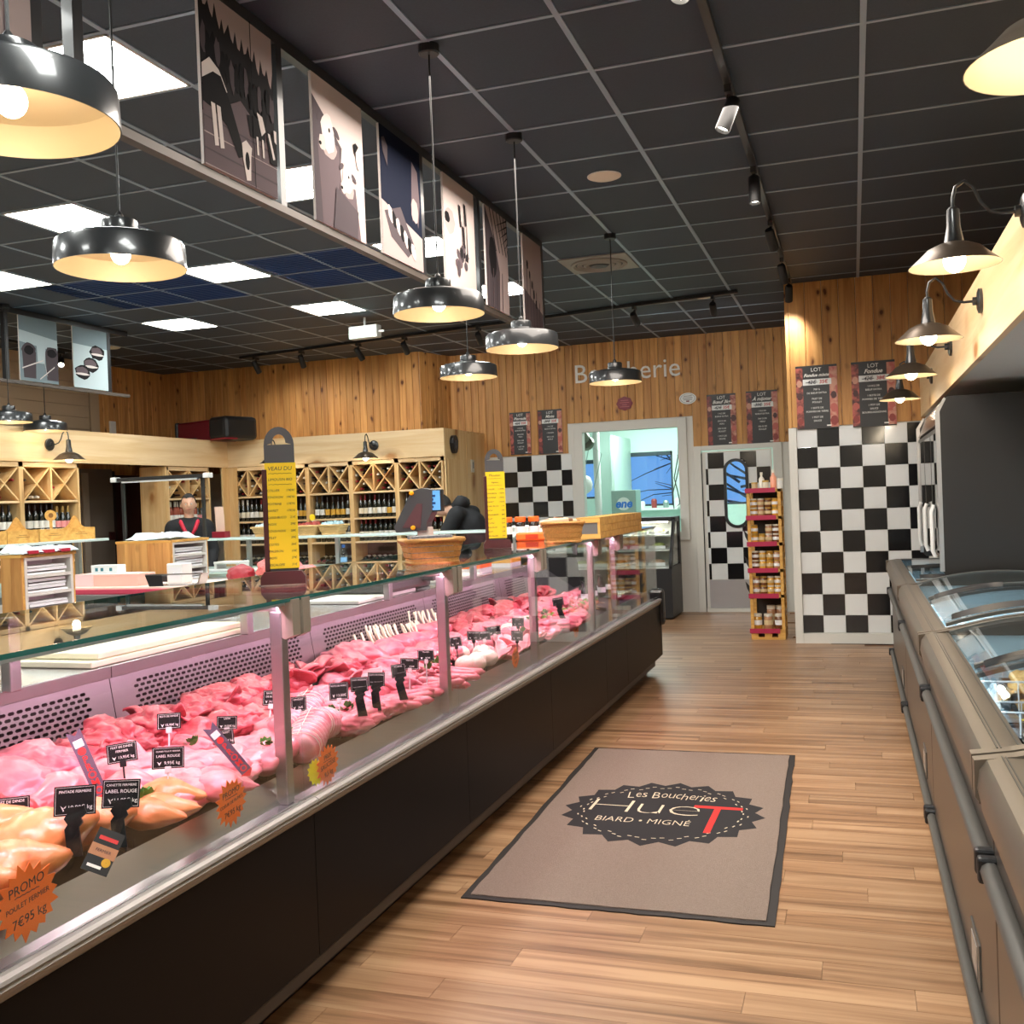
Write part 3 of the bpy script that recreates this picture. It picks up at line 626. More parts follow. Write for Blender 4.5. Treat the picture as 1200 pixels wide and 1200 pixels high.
MB().sweep([(-1.60, .56), (-1.61, .600), (-1.652, .645), (-2.25, .71), (-2.58, .93), (-2.58, .06), (-1.60, .06)], CY0, CY1).build('cabinet', GREYD, mc)
MB().sweep([(DA.x, DA.z), (DB.x, DB.z), (DB.x, DB.z - .012), (DA.x, DA.z - .012)], CY0 + .02, CY1 - .03).build('deck', pm('deck_dark', (.05, .04, .042), .4), mc)
# rear wall of the well: sheet steel with rows of slots, one sheet per section
def slotted(a, b, z0, z1, x0, x1):
    cw, ch = .031, .0165; nr = max(1, int((z1 - z0)/ch)); nc = int((b - a)/cw); vs, fs = [], []
    def P(u, v): t = v/(z1-z0); return (x0 + t*(x1-x0), u, z0 + v)
    for r in range(nr):
        off = cw/2 if r % 2 else 0; v0, v1 = r*ch, (r+1)*ch; vm = (v0+v1)/2
        for c in range(nc - (1 if r % 2 else 0)):
            u0 = a + off + c*cw; u1 = u0 + cw; um = (u0+u1)/2; o = len(vs)
            vs += [P(u0, v0), P(u1, v0), P(u1, vm), P(u1, v1), P(u0, v1), P(u0, vm), P(um-.0125, vm), P(um-.008, vm-.0048), P(um+.008, vm-.0048), P(um+.0125, vm), P(um+.008, vm+.0048), P(um-.008, vm+.0048)]
            fs += [tuple(o+q for q in f) for f in ((0, 1, 8, 7), (1, 2, 9, 8), (2, 3, 10, 9), (3, 4, 11, 10), (4, 5, 6, 11), (5, 0, 7, 6))]
        if r % 2:
            for (u0, u1) in ((a, a + off), (a + off + (nc-1)*cw, a + nc*cw)): o = len(vs); vs += [P(u0, v0), P(u1, v0), P(u1, v1), P(u0, v1)]; fs.append((o, o+1, o+2, o+3))
    return vs, fs, nr*ch, nc*cw
BACKS = pm('back_sheet_steel', (.36, .33, .34), .32, .85)
for i in range(len(SEAMS) - 2):
    a, b = SEAMS[i] + .002, SEAMS[i+1] - .002; L_ = b - a; pa = a + .10; zz0, zz1 = .775, .955
    vs, fs, hh, ww = slotted(pa, b - .08, zz0, zz1, -2.215, -2.245)
    m = MB(); m.add(vs, fs)
    X = lambda z: -2.215 - (z - zz0)/(zz1 - zz0)*.030
    for (u0, u1, v0, v1) in ((a, pa, .735, .985), (pa + ww, b, .735, .985), (pa, pa + ww, .735, zz0), (pa, pa + ww, zz0 + hh, .985)):
        m.add([(X(v0), u0, v0), (X(v0), u1, v0), (X(v1), u1, v1), (X(v1), u0, v1)], [(0, 1, 2, 3)])
    # lower slope between deck and wall
    m.add([(-2.19, a, .744), (-2.19, b, .744), (X(.745), b, .745), (X(.745), a, .745)], [(0, 1, 2, 3)])
    m.build('slotted_back', BACKS, mc)
    MB().box(-2.262, a, .74, -2.266, b, .985).build('air_duct', pm('duct_dark', (.03, .015, .018), .8), mc)
    MB().box(X(.965) + .004, a + .42, .958, X(.965) + .001, a + .50, .972).build('thermometer', WHITEP, mc)
    MB().box(-2.238, a, .985, -2.66, b, 1.0, .003).build('worktop', STEEL, mc)
    MB().box(-2.236, a, .962, -2.242, b, .998).build('worktop_lip', STEELB, mc)
    MB().box(-2.58, a, .06, -2.6, b, .985).build('service_door', STEELB, mc)
for i, s in enumerate(SEAMS[1:-1]):
    MB().box(-1.585, s - .055, .612, -1.625, s - .018, ZG - .03, .004).build('post', STEELB, mc)
    MB().box(-1.585, s - .05, ZG - .03, -2.2, s - .03, ZG - .012, .003).build('support_arm', STEELB, mc)
    for yy in (s - .052, s + .008):
        MB().prism([(-1.548, ZG + .004), (-1.548, ZG - .10), (-1.575, ZG - .112), (-1.60, ZG - .10), (-1.60, ZG - .02), (-1.58, ZG + .004)], yy, yy + .042, Matrix(((1, 0, 0, 0), (0, 0, 1, 0), (0, 1, 0, 0), (0, 0, 0, 1)))).build('clamp', pm('clamp_grey', rgb(150, 140, 128), .4, .2), mc)
for yy in [1.0, 2.2, 3.35, 4.6, 5.8, 7.2, 8.2]:
    MB().box(-2.19, yy, 1.0, -2.225, yy + .04, ZG - .001, .004).build('support_post', STEELB, mc)
MB().sweep([(-1.535, .575), (-1.535, .155), (-1.65, .05), (-2.58, .05), (-2.58, .98), (-2.24, .98), (-2.2, .73), (-1.62, .62)], CY1 - .03, CY1).build('end_panel', BLACK, mc)
MB().box(-1.50, CY1 - .06, .40, -1.62, CY1 + .02, .70, .03).build('end_cap', pm('end_cap_black', (.012, .012, .013), .25, coat=.4), mc)
MB().box(-1.57, CY1 - .012, .63, -2.2, CY1 - .004, ZG - .002).build('end_glass', GLASST, mc)
# pink area lights added under the front glass edge to brighten the meat
for i in range(len(SEAMS) - 1):
    a, b = SEAMS[i], SEAMS[i+1]
    l = light('AREA', 'display_fill', (-1.60, (a+b)/2, ZG - .016), 7.0*(b-a), (1, .50, .72), .02, size_y=(b-a)*.94); l.rotation_euler = (0, R(38), 0)

# ------------------------------------------------------------------ chest freezers on the right
FPAN = pm('freezer_panel', rgb(94, 84, 76), .32, .5)
FRIM = pm('freezer_rim', rgb(120, 110, 98), .34, .5)
FGREY = pm('freezer_grey', rgb(86, 84, 80), .35, .1)
FIN = pm('freezer_liner', rgb(206, 234, 246), .45)
WIRE = pm('basket_wire', rgb(232, 240, 244), .35)
LIDF = pm('lid_frame', rgb(104, 104, 100), .35, .2)
HNDL = pm('lid_handle', (.03, .03, .032), .35)
FX0, FX1 = .235, 1.26
RISE = [.075]
def arch(x, base=.868): t = (x - .80)/.46; return base + RISE[0]*(1 - t*t)
def lid_strip(m, y0, y1, dz, th=.006, x0=.345, x1=1.22, n=14):
    vs, fs = [], []
    for k in range(n + 1):
        x = x0 + (x1-x0)*k/n; z = arch(x) + dz
        vs += [(x, y0, z), (x, y1, z), (x, y0, z - th), (x, y1, z - th)]
    for k in range(n):
        a, b = 4*k, 4*k+4; fs += [(a, b, b+1, a+1), (a+2, a+3, b+3, b+2), (a, a+2, b+2, b), (a+1, b+1, b+3, a+3)]
    return m.add(vs, fs)
def chest(y0, y1, label):
    t = thing('chest_freezer', label, 'freezer', (0, 0, 0), 0, 'chest freezers along the right side'); g = .008; a, b = y0 + g, y1 - g
    MB().box(FX0 + .035, a, .10, FX0 + .06, b, .80, .006).box(FX0 + .06, a, .08, FX1, a + .04, .82).box(FX0 + .06, b - .04, .08, FX1, b, .82).box(FX1 - .04, a, .08, FX1, b, .84).build('body', FPAN, t)
    MB().box(FX0 + .06, a + .04, .06, FX1 - .04, b - .04, .20).build('floor_pan', FGREY, t)
    MB().box(FX0 + .08, a + .05, 0, FX1 - .05, b - .05, .07).build('plinth', BLACK, t)
    # liner: open box
    m = MB(); x0, x1, ya, yb = FX0 + .10, FX1 - .05, a + .06, b - .06
    m.box(x0 - .012, ya, .24, x0, yb, .835).box(x1, ya, .24, x1 + .012, yb, .85).box(x0, ya - .012, .24, x1, ya, .86).box(x0, yb, .24, x1, yb + .012, .86).box(x0, ya, .225, x1, yb, .24)
    m.build('liner', FIN, t)
    prof = [(FX0 + .0, .80), (FX0 + .006, .84), (FX0 + .022, .862), (FX0 + .05, .868), (FX0 + .112, .868), (FX0 + .112, .84), (FX0 + .065, .80), (FX0 + .03, .74), (FX0 + .012, .74)]
    MB().sweep(prof, a + .03, b - .03).build('rim_profile', FRIM, t, smooth=40)
    for k in (.052, .060, .100): MB().box(FX0 + k, a + .03, .868, FX0 + k + .003, b - .03, .870).build('rim_rib', FGREY, t)
    MB().box(FX1 - .09, a + .03, .84, FX1, b - .03, .875, .006).build('rear_rim', FRIM, t)
    for yy in (a, b - .04):
        m = MB()
        n = 12; xs_ = [FX0 - .004 + (FX1 - FX0 + .004)*k/n for k in range(n+1)]; top = [(x, max(.872, arch(x) + .004) if x > .33 else .872 - (.012 if x < FX0 + .01 else 0)) for x in xs_]
        m.sweep([(p, q) for p, q in top] + [(FX1, .80), (FX0 + .03, .73), (FX0 - .004, .78)], yy, yy + .04); m.build('end_cap', FRIM, t)
    for zz, rr in ((.615, .022), (.115, .018)):
        MB().tube([(FX0 + .022, a + .012, zz), (FX0 + .022, b - .012, zz)], rr, 10).build('bumper', FGREY, t, smooth=60)
        for yy in (a + .012, b - .03): MB().box(FX0 - .004, yy - .01, zz - .03, FX0 + .05, yy + .02, zz + .03, .008).build('bumper_end', BLACK, t)
    MB().box(FX0 + .030, a + .35, .16, FX0 + .036, a + .55, .28, .002).build('grille', FGREY, t)
    MB().box(FX0 + .028, a + .39, .18, FX0 + .032, a + .51, .26).build('grille_insert', ALU, t)
    # two sliding curved lids: the far one runs under the near one
    ym = (a + b)/2
    light('AREA', 'freezer_fill', (FX0 + .14, (a+b)/2, .80), 3.5, (.86, .96, 1), .03, size_y=(b-a)*.8).rotation_euler = (0, R(-50), 0)  # unseen area light added under the rim to brighten the chest inside
    for (p, q, dz, hy, sg) in ((ym - .05, b - .045, .004, ym + .01, 1), (a + .045, ym + .05, .020, a + .10, -1)):
        lid = lid_strip(MB(), p + .02, q - .02, dz).build('lid', LIDG, t, smooth=60)
        for pp, qq in ((p, p + .024), (q - .024, q)): lid_strip(MB(), pp, qq, dz + .004, .014).build('lid_frame', LIDF, lid, smooth=40)
        n = 16; m = MB(); vs = []; fs = []
        for k in range(n + 1):
            x = .37 + .32*k/n; w = .004 + .055*math.sin(PI*k/n); z = arch(x) + dz + .006
            vs += [(x, hy - .006, z), (x, hy + w*.6, z + .022), (x, hy + w + .006, z)]
        for k in range(n): A = 3*k; fs += [(A, A+3, A+4, A+1), (A+1, A+4, A+5, A+2)]
        fs += [(0, 1, 2), (3*n, 3*n+2, 3*n+1)]
        m.add(vs, fs).build('handle', HNDL, lid, smooth=50)
    # white wire dividers inside
    for yy in np.linspace(ya + .45, yb - .35, 3):
        m = MB()
        for k in range(15): x = x0 + .02 + (x1-x0-.04)*k/14; m.tube([(x, yy, .26), (x, yy, .74)], .003, 5)
        for z in (.30, .45, .60, .74): m.tube([(x0, yy, z), (x1, yy, z)], .0035, 5)
        m.build('wire_divider', WIRE, t)
    return t, (x0, x1, ya, yb)
CH = [chest(.42, 2.49, 'chest freezer nearest the viewer, only its far rim corner in view at the right edge'),
      chest(2.49, 4.51, 'chest freezer second from the viewer, golden frozen goods and yellow price stickers under its lids'),
      chest(4.51, 6.67, 'chest freezer third from the viewer, wire baskets and a few bags under its curved lids')]
RISE[0] = 0.0      # flat lids where the cabinet stands over the chest
CH.append(chest(6.67, 8.93, 'farthest chest freezer, below the upright glass-door cabinet'))
# upright freezer cabinet over the farthest chest
uc = thing('freezer_cabinet', 'upright black freezer cabinet with glass doors standing over the farthest chest freezer', 'cabinet', (0, 0, 0))
UY0, UY1, UX = 6.74, 8.75, .50
for yy in (UY0, UY1 - .04):
    prof = [(UX, .935), (UX + .03, .903), (1.30, .903), (1.30, 2.0), (UX + .06, 2.0), (UX + .015, 1.96), (UX, 1.90)]
    MB().sweep(prof, yy, yy + .04).build('side_panel', CHAR, uc)
    MB().sweep([(UX - .012, .935), (UX + .012, .935), (UX + .012, 1.91), (UX + .05, 1.985), (UX + .04, 1.995), (UX - .012, 1.91)], yy - .003, yy + .043).build('edge_trim', ALU, uc)
MB().box(UX + .05, UY0 + .04, .95, 1.30, UY1 - .04, .99).box(UX + .05, UY0 + .04, 1.94, 1.30, UY1 - .04, 1.99).box(1.26, UY0 + .04, .95, 1.30, UY1 - .04, 1.99).build('carcass', FGREY, uc)
MB().sweep([(UX, 1.84), (UX + .05, 1.975), (UX + .07, 1.975), (UX + .03, 1.83)], UY0 + .04, UY1 - .04).build('header', pm('header_bronze', rgb(120, 104, 86), .2, .6), uc)
nd = 3
for k in range(nd):
    a = UY0 + .05 + (UY1 - UY0 - .1)*k/nd; b = UY0 + .05 + (UY1 - UY0 - .1)*(k+1)/nd
    d_ = MB().box(UX + .002, a + .004, 1.0, UX + .03, a + .03, 1.82).box(UX + .002, b - .03, 1.0, UX + .03, b - .004, 1.82).box(UX + .002, a, 1.0, UX + .03, b, 1.03).box(UX + .002, a, 1.79, UX + .03, b, 1.82).build('door', FGREY, uc)
    MB().box(UX, a + .03, 1.03, UX + .006, b - .03, 1.79).build('pane', clear('door_glass', (.5, .55, .58), 1.9, film=.1), d_)
    MB().tube([(UX - .03, a + .05, 1.02), (UX - .045, a + .05, 1.06), (UX - .045, a + .05, 1.30), (UX - .03, a + .05, 1.34)], .014, 8).build('handle', WHITEP, d_, smooth=60)
for z in (1.2, 1.42, 1.62): MB().box(UX + .08, UY0 + .05, z, 1.25, UY1 - .05, z + .012).build('shelf', WHITE, uc)
# ------------------------------------------------------------------ wine corner: two wings of pale shelving under a timber fascia
WY, WLX = 11.35, -7.62            # front planes of the far wing and of the left wing
bw = struct('beam_wine')
MB().box(WLX, WY - .025, 2.035, -4.60, WY, 2.37).build('fascia_board', PLY_X, bw)
MB().box(WLX, 4.0, 2.035, WLX + .025, WY - .026, 2.37).build('fascia_board', PLY_Y, bw)
MB().box(WLX, WY, 2.33, -4.62, SY - .02, 2.36).build('top_board', PLY_X, bw)
MB().box(-9.8, 4.0, 2.33, WLX - .001, SY - .02, 2.36).build('top_board', PLY_Y, bw)
MB().box(-4.62, WY, 0, -4.60, Y_BACK - .02, 2.37).build('side_panel', PLY_Z, bw)
MB().box(-4.599, WY + .06, 0, -4.594, WY + .62, 2.0).build('service_hatch', PLY_Z, bw)
MB().box(-4.599, WY + .70, 0, -4.594, Y_BACK - .05, 2.34).build('side_board', PLY_Z, bw)
MB().box(WLX, WY - .02, 0, WLX + .14, WY, 2.03).box(WLX, WY - .16, 0, WLX + .02, WY - .021, 2.03).build('corner_board', PLY_Z, bw)
# bottles
BG = pm('bottle_glass_dark', (.010, .014, .010), .10, coat=.6, vary=.3)
BGR = pm('bottle_glass_rose', rgb(150, 74, 58), .12, coat=.6)
LBLS = [pm('label_cream', rgb(226, 218, 196), .6), pm('label_white', rgb(232, 232, 228), .6), pm('label_gold', rgb(206, 160, 62), .5), pm('label_pink', rgb(226, 150, 152), .55)]
CAPS = [pm('capsule_dark', rgb(34, 16, 18), .35), pm('capsule_red', rgb(130, 22, 30), .35), pm('capsule_gold', rgb(190, 150, 80), .35), pm('capsule_white', rgb(214, 210, 200), .4)]
def bottle_mesh(glass, lab, cap, h=.27, r=.031, belly=0):
    m = MB(); s = h/.27
    body = [(r*.86, 0), (r, .006*s), (r, .155*s), (r*.86, .178*s), (r*.44, .205*s), (r*.38, .215*s)] if not belly else [(r*.86, 0), (r, .006*s), (r, .11*s), (r*.8, .15*s), (r*.42, .205*s), (r*.38, .215*s)]
    m.lathe(body, 10, cap0=True); m.mat(1).lathe([(r + .0006, .045*s), (r + .0006, .115*s)], 10); m.mat(2).lathe([(r*.42, .205*s), (r*.42, .262*s), (r*.36, .27*s)], 10, cap1=True)
    return m.mesh('wine_bottle', [glass, lab, cap], 50)
KINDS = []
ORD = 'first second third fourth fifth sixth seventh eighth ninth tenth eleventh twelfth'.split()
for g, l, c, h, r, b, d in ((BG, 0, 1, .275, .031, 0, 'cream label'), (BG, 1, 0, .28, .031, 0, 'white label'), (BG, 2, 0, .27, .032, 1, 'gold label'),
                         (BG, 0, 3, .275, .033, 1, 'pale capsule'), (BG, 3, 2, .26, .036, 1, 'pink label'), (BGR, 1, 3, .28, .031, 0, 'rose bottle')):
    KINDS.append((bottle_mesh(g, LBLS[l], CAPS[c], h, r, b), d))
rndb = random.Random(11)
def put_bottle(M, kind, where, group):
    me, d = KINDS[kind]; o = put('wine_bottle', me); o.matrix_world = M
    return tag(o, where[0] + d if isinstance(where, tuple) else where + ', ' + d, 'bottle', group)
SHZ = [1.655, 1.335, 1.045, .74, .38]
def wine_rack(org, rz, w, name, where, fill, kinds, rows=(1, 1, 1), step=.068):
    """one bay: two crossed bins on top, bottle shelves under them, sloping row at the bottom."""
    t = thing('wine_rack', name, 'shelf', org, rz, 'wine racks'); T = Matrix.Translation(org) @ Matrix.Rotation(rz, 4, 'Z'); th = .02; dp = .34
    for x in (0, w - th*1.4): MB().box(x, 0, 0, x + th*1.4, dp, 2.03).build('upright', PLY_Z, t)
    MB().box(0, 0, 1.985, w, dp, 2.03).build('head_rail', PLY_X if rz == 0 else PLY_Y, t)
    MB().box(0, dp - .008, 0, w, dp, 2.0).build('back_board', pm('rack_back', rgb(70, 48, 30), .7), t)
    for z in SHZ: MB().box(th, .004, z - .022, w - th, dp - .01, z).build('shelf', PLY_X if rz == 0 else PLY_Y, t)
    xm = w/2; MB().box(xm - .012, 0, SHZ[0], xm + .012, dp - .01, 1.985).build('bin_divider', PLY_Z, t)
    z0, z1 = SHZ[0], 1.985
    for (a, b) in ((th*1.4, xm - .012), (xm + .012, w - th*1.4)):
        for q, (p0, p1) in enumerate((((a, z0), (b, z1)), ((a, z1), (b, z0)))):
            d = Vector((p1[0]-p0[0], 0, p1[1]-p0[1])); L = d.length; M = frame_m((p0[0], .004 + .002*q, p0[1]), d, (0, 1, 0))
            MB().box(.008, 0, -.008, L - .008, dp - .03, .008, M=M).build('cross_slat', PLY_Z, t)
        cx, cz = (a+b)/2, (z0+z1)/2; hw, hh = (b-a)/2, (z1-z0)/2
        if fill:
            spots = []
            for (ux, uz) in ((0, -1), (0, 1), (-1, 0), (1, 0)):
                if uz: base = [(-.037, .79), (.037, .79), (0, .42)]
                else: base = [(.74, -.036), (.74, .036)]
                for (p, q) in base:
                    if uz: spots.append((cx + p, cz + uz*hh*q)) if uz < 0 else (spots.append((cx + p, cz + hh*(.62 if p else .34))))
                    else: spots.append((cx + ux*hw*p, cz + q))
            for (bx, bz) in spots:
                if rndb.random() > fill: continue
                M = T @ Matrix.Translation((bx, .30, bz)) @ Matrix.Rotation(R(90), 4, 'X') @ Matrix.Rotation(rndb.random()*6, 4, 'Z')
                put_bottle(M, rndb.choice((0, 1, 3)), 'wine bottle lying in the crossed bins, ' + where, 'bottles in the bins ' + where)
    for r, zi in enumerate((1, 2)):
        if not rows[r]: continue
        n = int((w - .07)/step)
        for i in range(n):
            if rows[r] < 1 and rndb.random() > rows[r]: continue
            k = kinds[r][i*len(kinds[r])//n] if isinstance(kinds[r], (list, tuple)) else kinds[r]
            bx = .05 + (i + .5)*(w - .10)/n
            put_bottle(T @ Matrix.Translation((bx, .07 + .02*rndb.random(), SHZ[zi] + .001)) @ Matrix.Rotation(rndb.uniform(-.5, .5) - PI/2, 4, 'Z'), k, '%s bottle from left, %s shelf, %s' % (ORD[i], ('upper', 'lower')[r], where), '%s shelf bottles %s' % (('upper', 'lower')[r], where))
    if rows[2]:
        n = int((w - .07)/.072)
        for i in range(n):
            bx = .05 + (i + .5)*(w - .10)/n
            put_bottle(T @ Matrix.Translation((bx, .30, SHZ[3] + .10)) @ Matrix.Rotation(R(98), 4, 'X'), rndb.choice((0, 1)), '%s bottle lying in the bottom row, %s' % (ORD[i], where), 'lying bottles ' + where)
    return t
BX = [ony(p, 590, WY).x for p in (269, 314, 361, 412, 466, 521)]
names = ['by the corner post', 'behind the near yellow sign', 'right of the yellow sign', 'under the wall lamp', 'at the right end']
fills = [.95, .9, .85, .85, .75]
kk = [([3, 3, 1, 0, 0], [1, 0]), ([0, 1, 2], [0, 1]), ([1, 2, 2, 1], [0, 1, 3]), ([0, 1, 0, 1, 1, 2, 1], [0, 1]), ([1, 1, 0], [1, 0])]
for i in range(5):
    wine_rack((BX[i], WY, 0), 0, BX[i+1] - BX[i], 'pale wooden wine rack bay ' + names[i], 'far rack ' + names[i], fills[i], kk[i])
# left wing (faces the shop): near bays, the dark door alcove, one bay before the corner
ya = onx(197, 590, WLX).y; yb = onx(247, 590, WLX).y
wine_rack((WLX, ya, 0), R(90), yb - ya, 'pale wine rack bay of rose bottles in the left wing, right of the dark door', 'rose rack', .5, ([5, 5, 5, 4], [5, 5]), (1, 1, 0))
yc = onx(94, 590, WLX).y; yd = onx(26, 590, WLX).y
wine_rack((WLX, yd, 0), R(90), yc - yd, 'pale wine rack bay of sparkling wine left of the dark door, top bins almost empty', 'sparkling rack', .12, ([1, 1, 1, 1, 4, 4], [4, 1]), (1, 1, 0), .078)
wine_rack((WLX, yd - .78, 0), R(90), .78, 'pale wine rack bay cut by the left frame edge', 'left edge rack', .4, ([1, 1, 1], [1, 1]), (1, 1, 0), .078)
# alcove with the dark door
al = struct('door_2')
AX_ = -8.75
MB().box(AX_ - .05, 8.3, 0, AX_, 10.9, 2.33).build('alcove_wall', PINE_V, al)
MB().box(WLX - .36, ya - .03, 0, WLX, ya - .002, 2.03).build('alcove_side', PLY_Z, al)
MB().box(WLX - 1.12, yc + .002, 0, WLX - .36, yc + .03, 2.03).build('alcove_side', PLY_Z, al)
y0 = onx(134, 600, AX_ + .02).y; y1 = onx(176, 600, AX_ + .02).y
MB().box(AX_, y0, 0, AX_ + .03, y1, 1.98).build('door_leaf', pm('door_maroon', rgb(52, 16, 12), .4), al)
MB().box(AX_, y0 - .05, 0, AX_ + .05, y0, 2.03).box(AX_, y1, 0, AX_ + .05, y1 + .05, 2.03).build('door_frame', pm('door_frame_dark', rgb(40, 30, 28), .5), al)
MB().box(AX_ + .0, y0 - .62, 0, AX_ + .06, y0 - .06, 2.05).build('grey_door', pm('door_grey_brown', rgb(120, 108, 96), .5), al)
MB().box(AX_ + .06, y0 - .60, 0, AX_ + .08, y0 - .50, 2.0).build('door_edge', pm('door_edge', rgb(170, 158, 144), .5), al)
tag(MB().box(AX_ + .061, y0 - .17, 1.18, AX_ + .085, y0 - .07, 1.28, .006).build('wall_switch', pm('switch_maroon', rgb(58, 20, 24), .4)), 'small dark red call point on the grey wall left of the dark door', 'switch')
# speaker shield, switch on the wing's end
sp = ony(532, 518, WY - .02)
ts = thing('loudspeaker', 'small black shield-shaped loudspeaker on the end panel of the wine wing', 'speaker', (-4.594, WY + .22, 2.19), R(90))
MB().prism([(.085*math.cos(a)*(1 if math.sin(a) > 0 else .9), .10*math.sin(a) if math.sin(a) > 0 else .12*math.sin(a)) for a in [2*PI*k/20 for k in range(20)]], -.05, 0, MZ).build('housing', BLACK, ts)
MB().lathe([(.05, 0), (.05, .006), (.035, .004), (.02, .01), (0.001, .012)], 20, Matrix.Translation((0, -.05, -.01)) @ Matrix.Rotation(R(90), 4, 'X')).build('cone', GREYD, ts)
tt = thing('wall_switch', 'pale thermostat on the wine wing end panel right of the black speaker', 'switch', (-4.594, WY + .86, 1.93), R(90))
MB().box(-.045, -.02, -.08, .045, 0, .08, .005).build('housing', pm('switch_grey', rgb(198, 190, 176), .4), tt); MB().box(-.025, -.022, -.03, .025, -.02, .05).build('display', pm('display_grey', rgb(120, 122, 120), .3), tt)
# warm-air curtain lying on top of the left wing
c0, c1 = onz(174, 497, 2.63), onz(268, 491, 2.63)
ac = thing('air_curtain', 'long wine-red and black air curtain unit lying on top of the wine fascia', 'heater', ((c0.x + c1.x)/2 + .12, (c0.y + c1.y)/2 + .22, 2.361), math.atan2(c1.y - c0.y, c1.x - c0.x) - PI/2 - R(24)); hl = .36
MB().box(-.22, -hl, 0, .20, hl, .27, .03).build('casing', pm('burgundy', rgb(110, 8, 30), .3), ac)
MB().box(-.26, hl - .01, -.0, .24, hl + .34, .29, .05).box(-.235, -hl - .04, .0, .215, -hl + .01, .28, .03).build('end_cap', BLACK, ac)
MB().box(.2, -.2, .04, .203, .06, .06).build('badge', GREYD, ac)
MB().box(.05, hl + .05, -.0, .25, hl + .33, .02).build('foot_plate', WINERED, ac)
# small white box on the pine wall
p = onx(131, 501, LX + .02); tag(MB().box(LX + .016, p.y - .05, p.z - .08, LX + .05, p.y + .05, p.z + .08, .006).build('junction_box', WHITEP), 'small white junction box on the pine at the far left', 'box')
# ------------------------------------------------------------------ pendant lamps
LAMPB = pm('lamp_black', (.020, .022, .024), .30, coat=.5)
LAMPI = pm('lamp_inside_gold', rgb(176, 158, 126), .5, .2)
def make_pendant():
    t = thing('pendant_lamp', '', 'lamp', (0, 0, 0), 0, 'black pendant lamps')
    out = [(.028, .185), (.052, .182), (.055, .172), (.055, .138), (.062, .130), (.10, .122), (.168, .106), (.187, .098), (.194, .086), (.197, 0)]; out = [(r, z*.82) for r, z in out]
    inn = [(.194, 0), (.190, .082), (.18, .092), (.10, .112), (.02, .118)]; inn = [(r, z*.80) for r, z in inn]
    m = MB(); m.lathe(out, 48); m.add([(r*math.cos(2*PI*k/48), r*math.sin(2*PI*k/48), 0) for r in (.197, .194) for k in range(48)], [(k, 48+k, 48+(k+1) % 48, (k+1) % 48) for k in range(48)]); m.build('shade', LAMPB, t, smooth=35)
    MB().lathe(inn[::-1], 48).flip_last(48*(len(inn)-1)).build('reflector', LAMPI, t, smooth=35)
    MB().lathe([(.02, .095), (.02, .075), (.017, .07)], 16, cap1=True).build('socket', BLACK, t)
    MB().ball((0, 0, .046), .030, 3, (1, 1, 1.1)).build('bulb', BULB, t, smooth=True)
    MB().lathe([(.013, .150), (.013, .166), (.005, .178)], 12, cap1=True).build('cord_grip', BLACK, t)
    MB().lathe([(.004, .172), (.004, 1.0)], 6).build('cord', BLACK, t)
    MB().lathe([(.045, 1.0), (.045, .965), (.04, .96)], 20, cap1=True).build('ceiling_cup', BLACK, t)
    return t
pend0 = make_pendant()
PENDS = [((-1.50, 1.57, 2.225), 'largest black pendant lamp, cut by the top left frame edge'),
         ((-2.14, 2.66, 2.24), 'black pendant lamp second from the left edge, over the near end of the meat counter'),
         ((-1.66, 4.09, 2.28), 'black pendant lamp in front of the plant picture, over the middle of the counter'),
         ((-1.66, 5.25, 2.28), 'black pendant lamp at the far end of the hanging picture frame'),
         ((-2.46, 6.55, 2.32), 'small black pendant lamp seen under the big middle lamp, against the pine wall'),
         ((-1.66, 7.53, 2.32), 'black pendant lamp hanging in front of the white wall lettering'),
         ((-7.25, 7.40, 2.36), 'black pendant lamp at the far left under the small picture frame, left of two'),
         ((-7.40, 8.00, 2.32), 'black pendant lamp at the far left, right one of the pair over the wooden boxes')]
KIDS[pend0.name] = list(pend0.children)
for i, (p, lab) in enumerate(PENDS):
    o = pend0 if i == 0 else dup(pend0, p, 0, lab)
    o.location = p; o['label'] = lab
    L_ = ZC - p[2]
    for c in o.children:
        if c.name.startswith('cord') and 'grip' not in c.name: c.scale = (1, 1, 1); c.data = MB().lathe([(.004, .172), (.004, L_)], 6).mesh('cord', BLACK)
        if c.name.startswith('ceiling_cup'): c.location = (0, 0, L_ - 1.0)
    light('POINT', 'pendant_glow', (p[0], p[1], p[2] + .0), 3.2, WARM, .035)
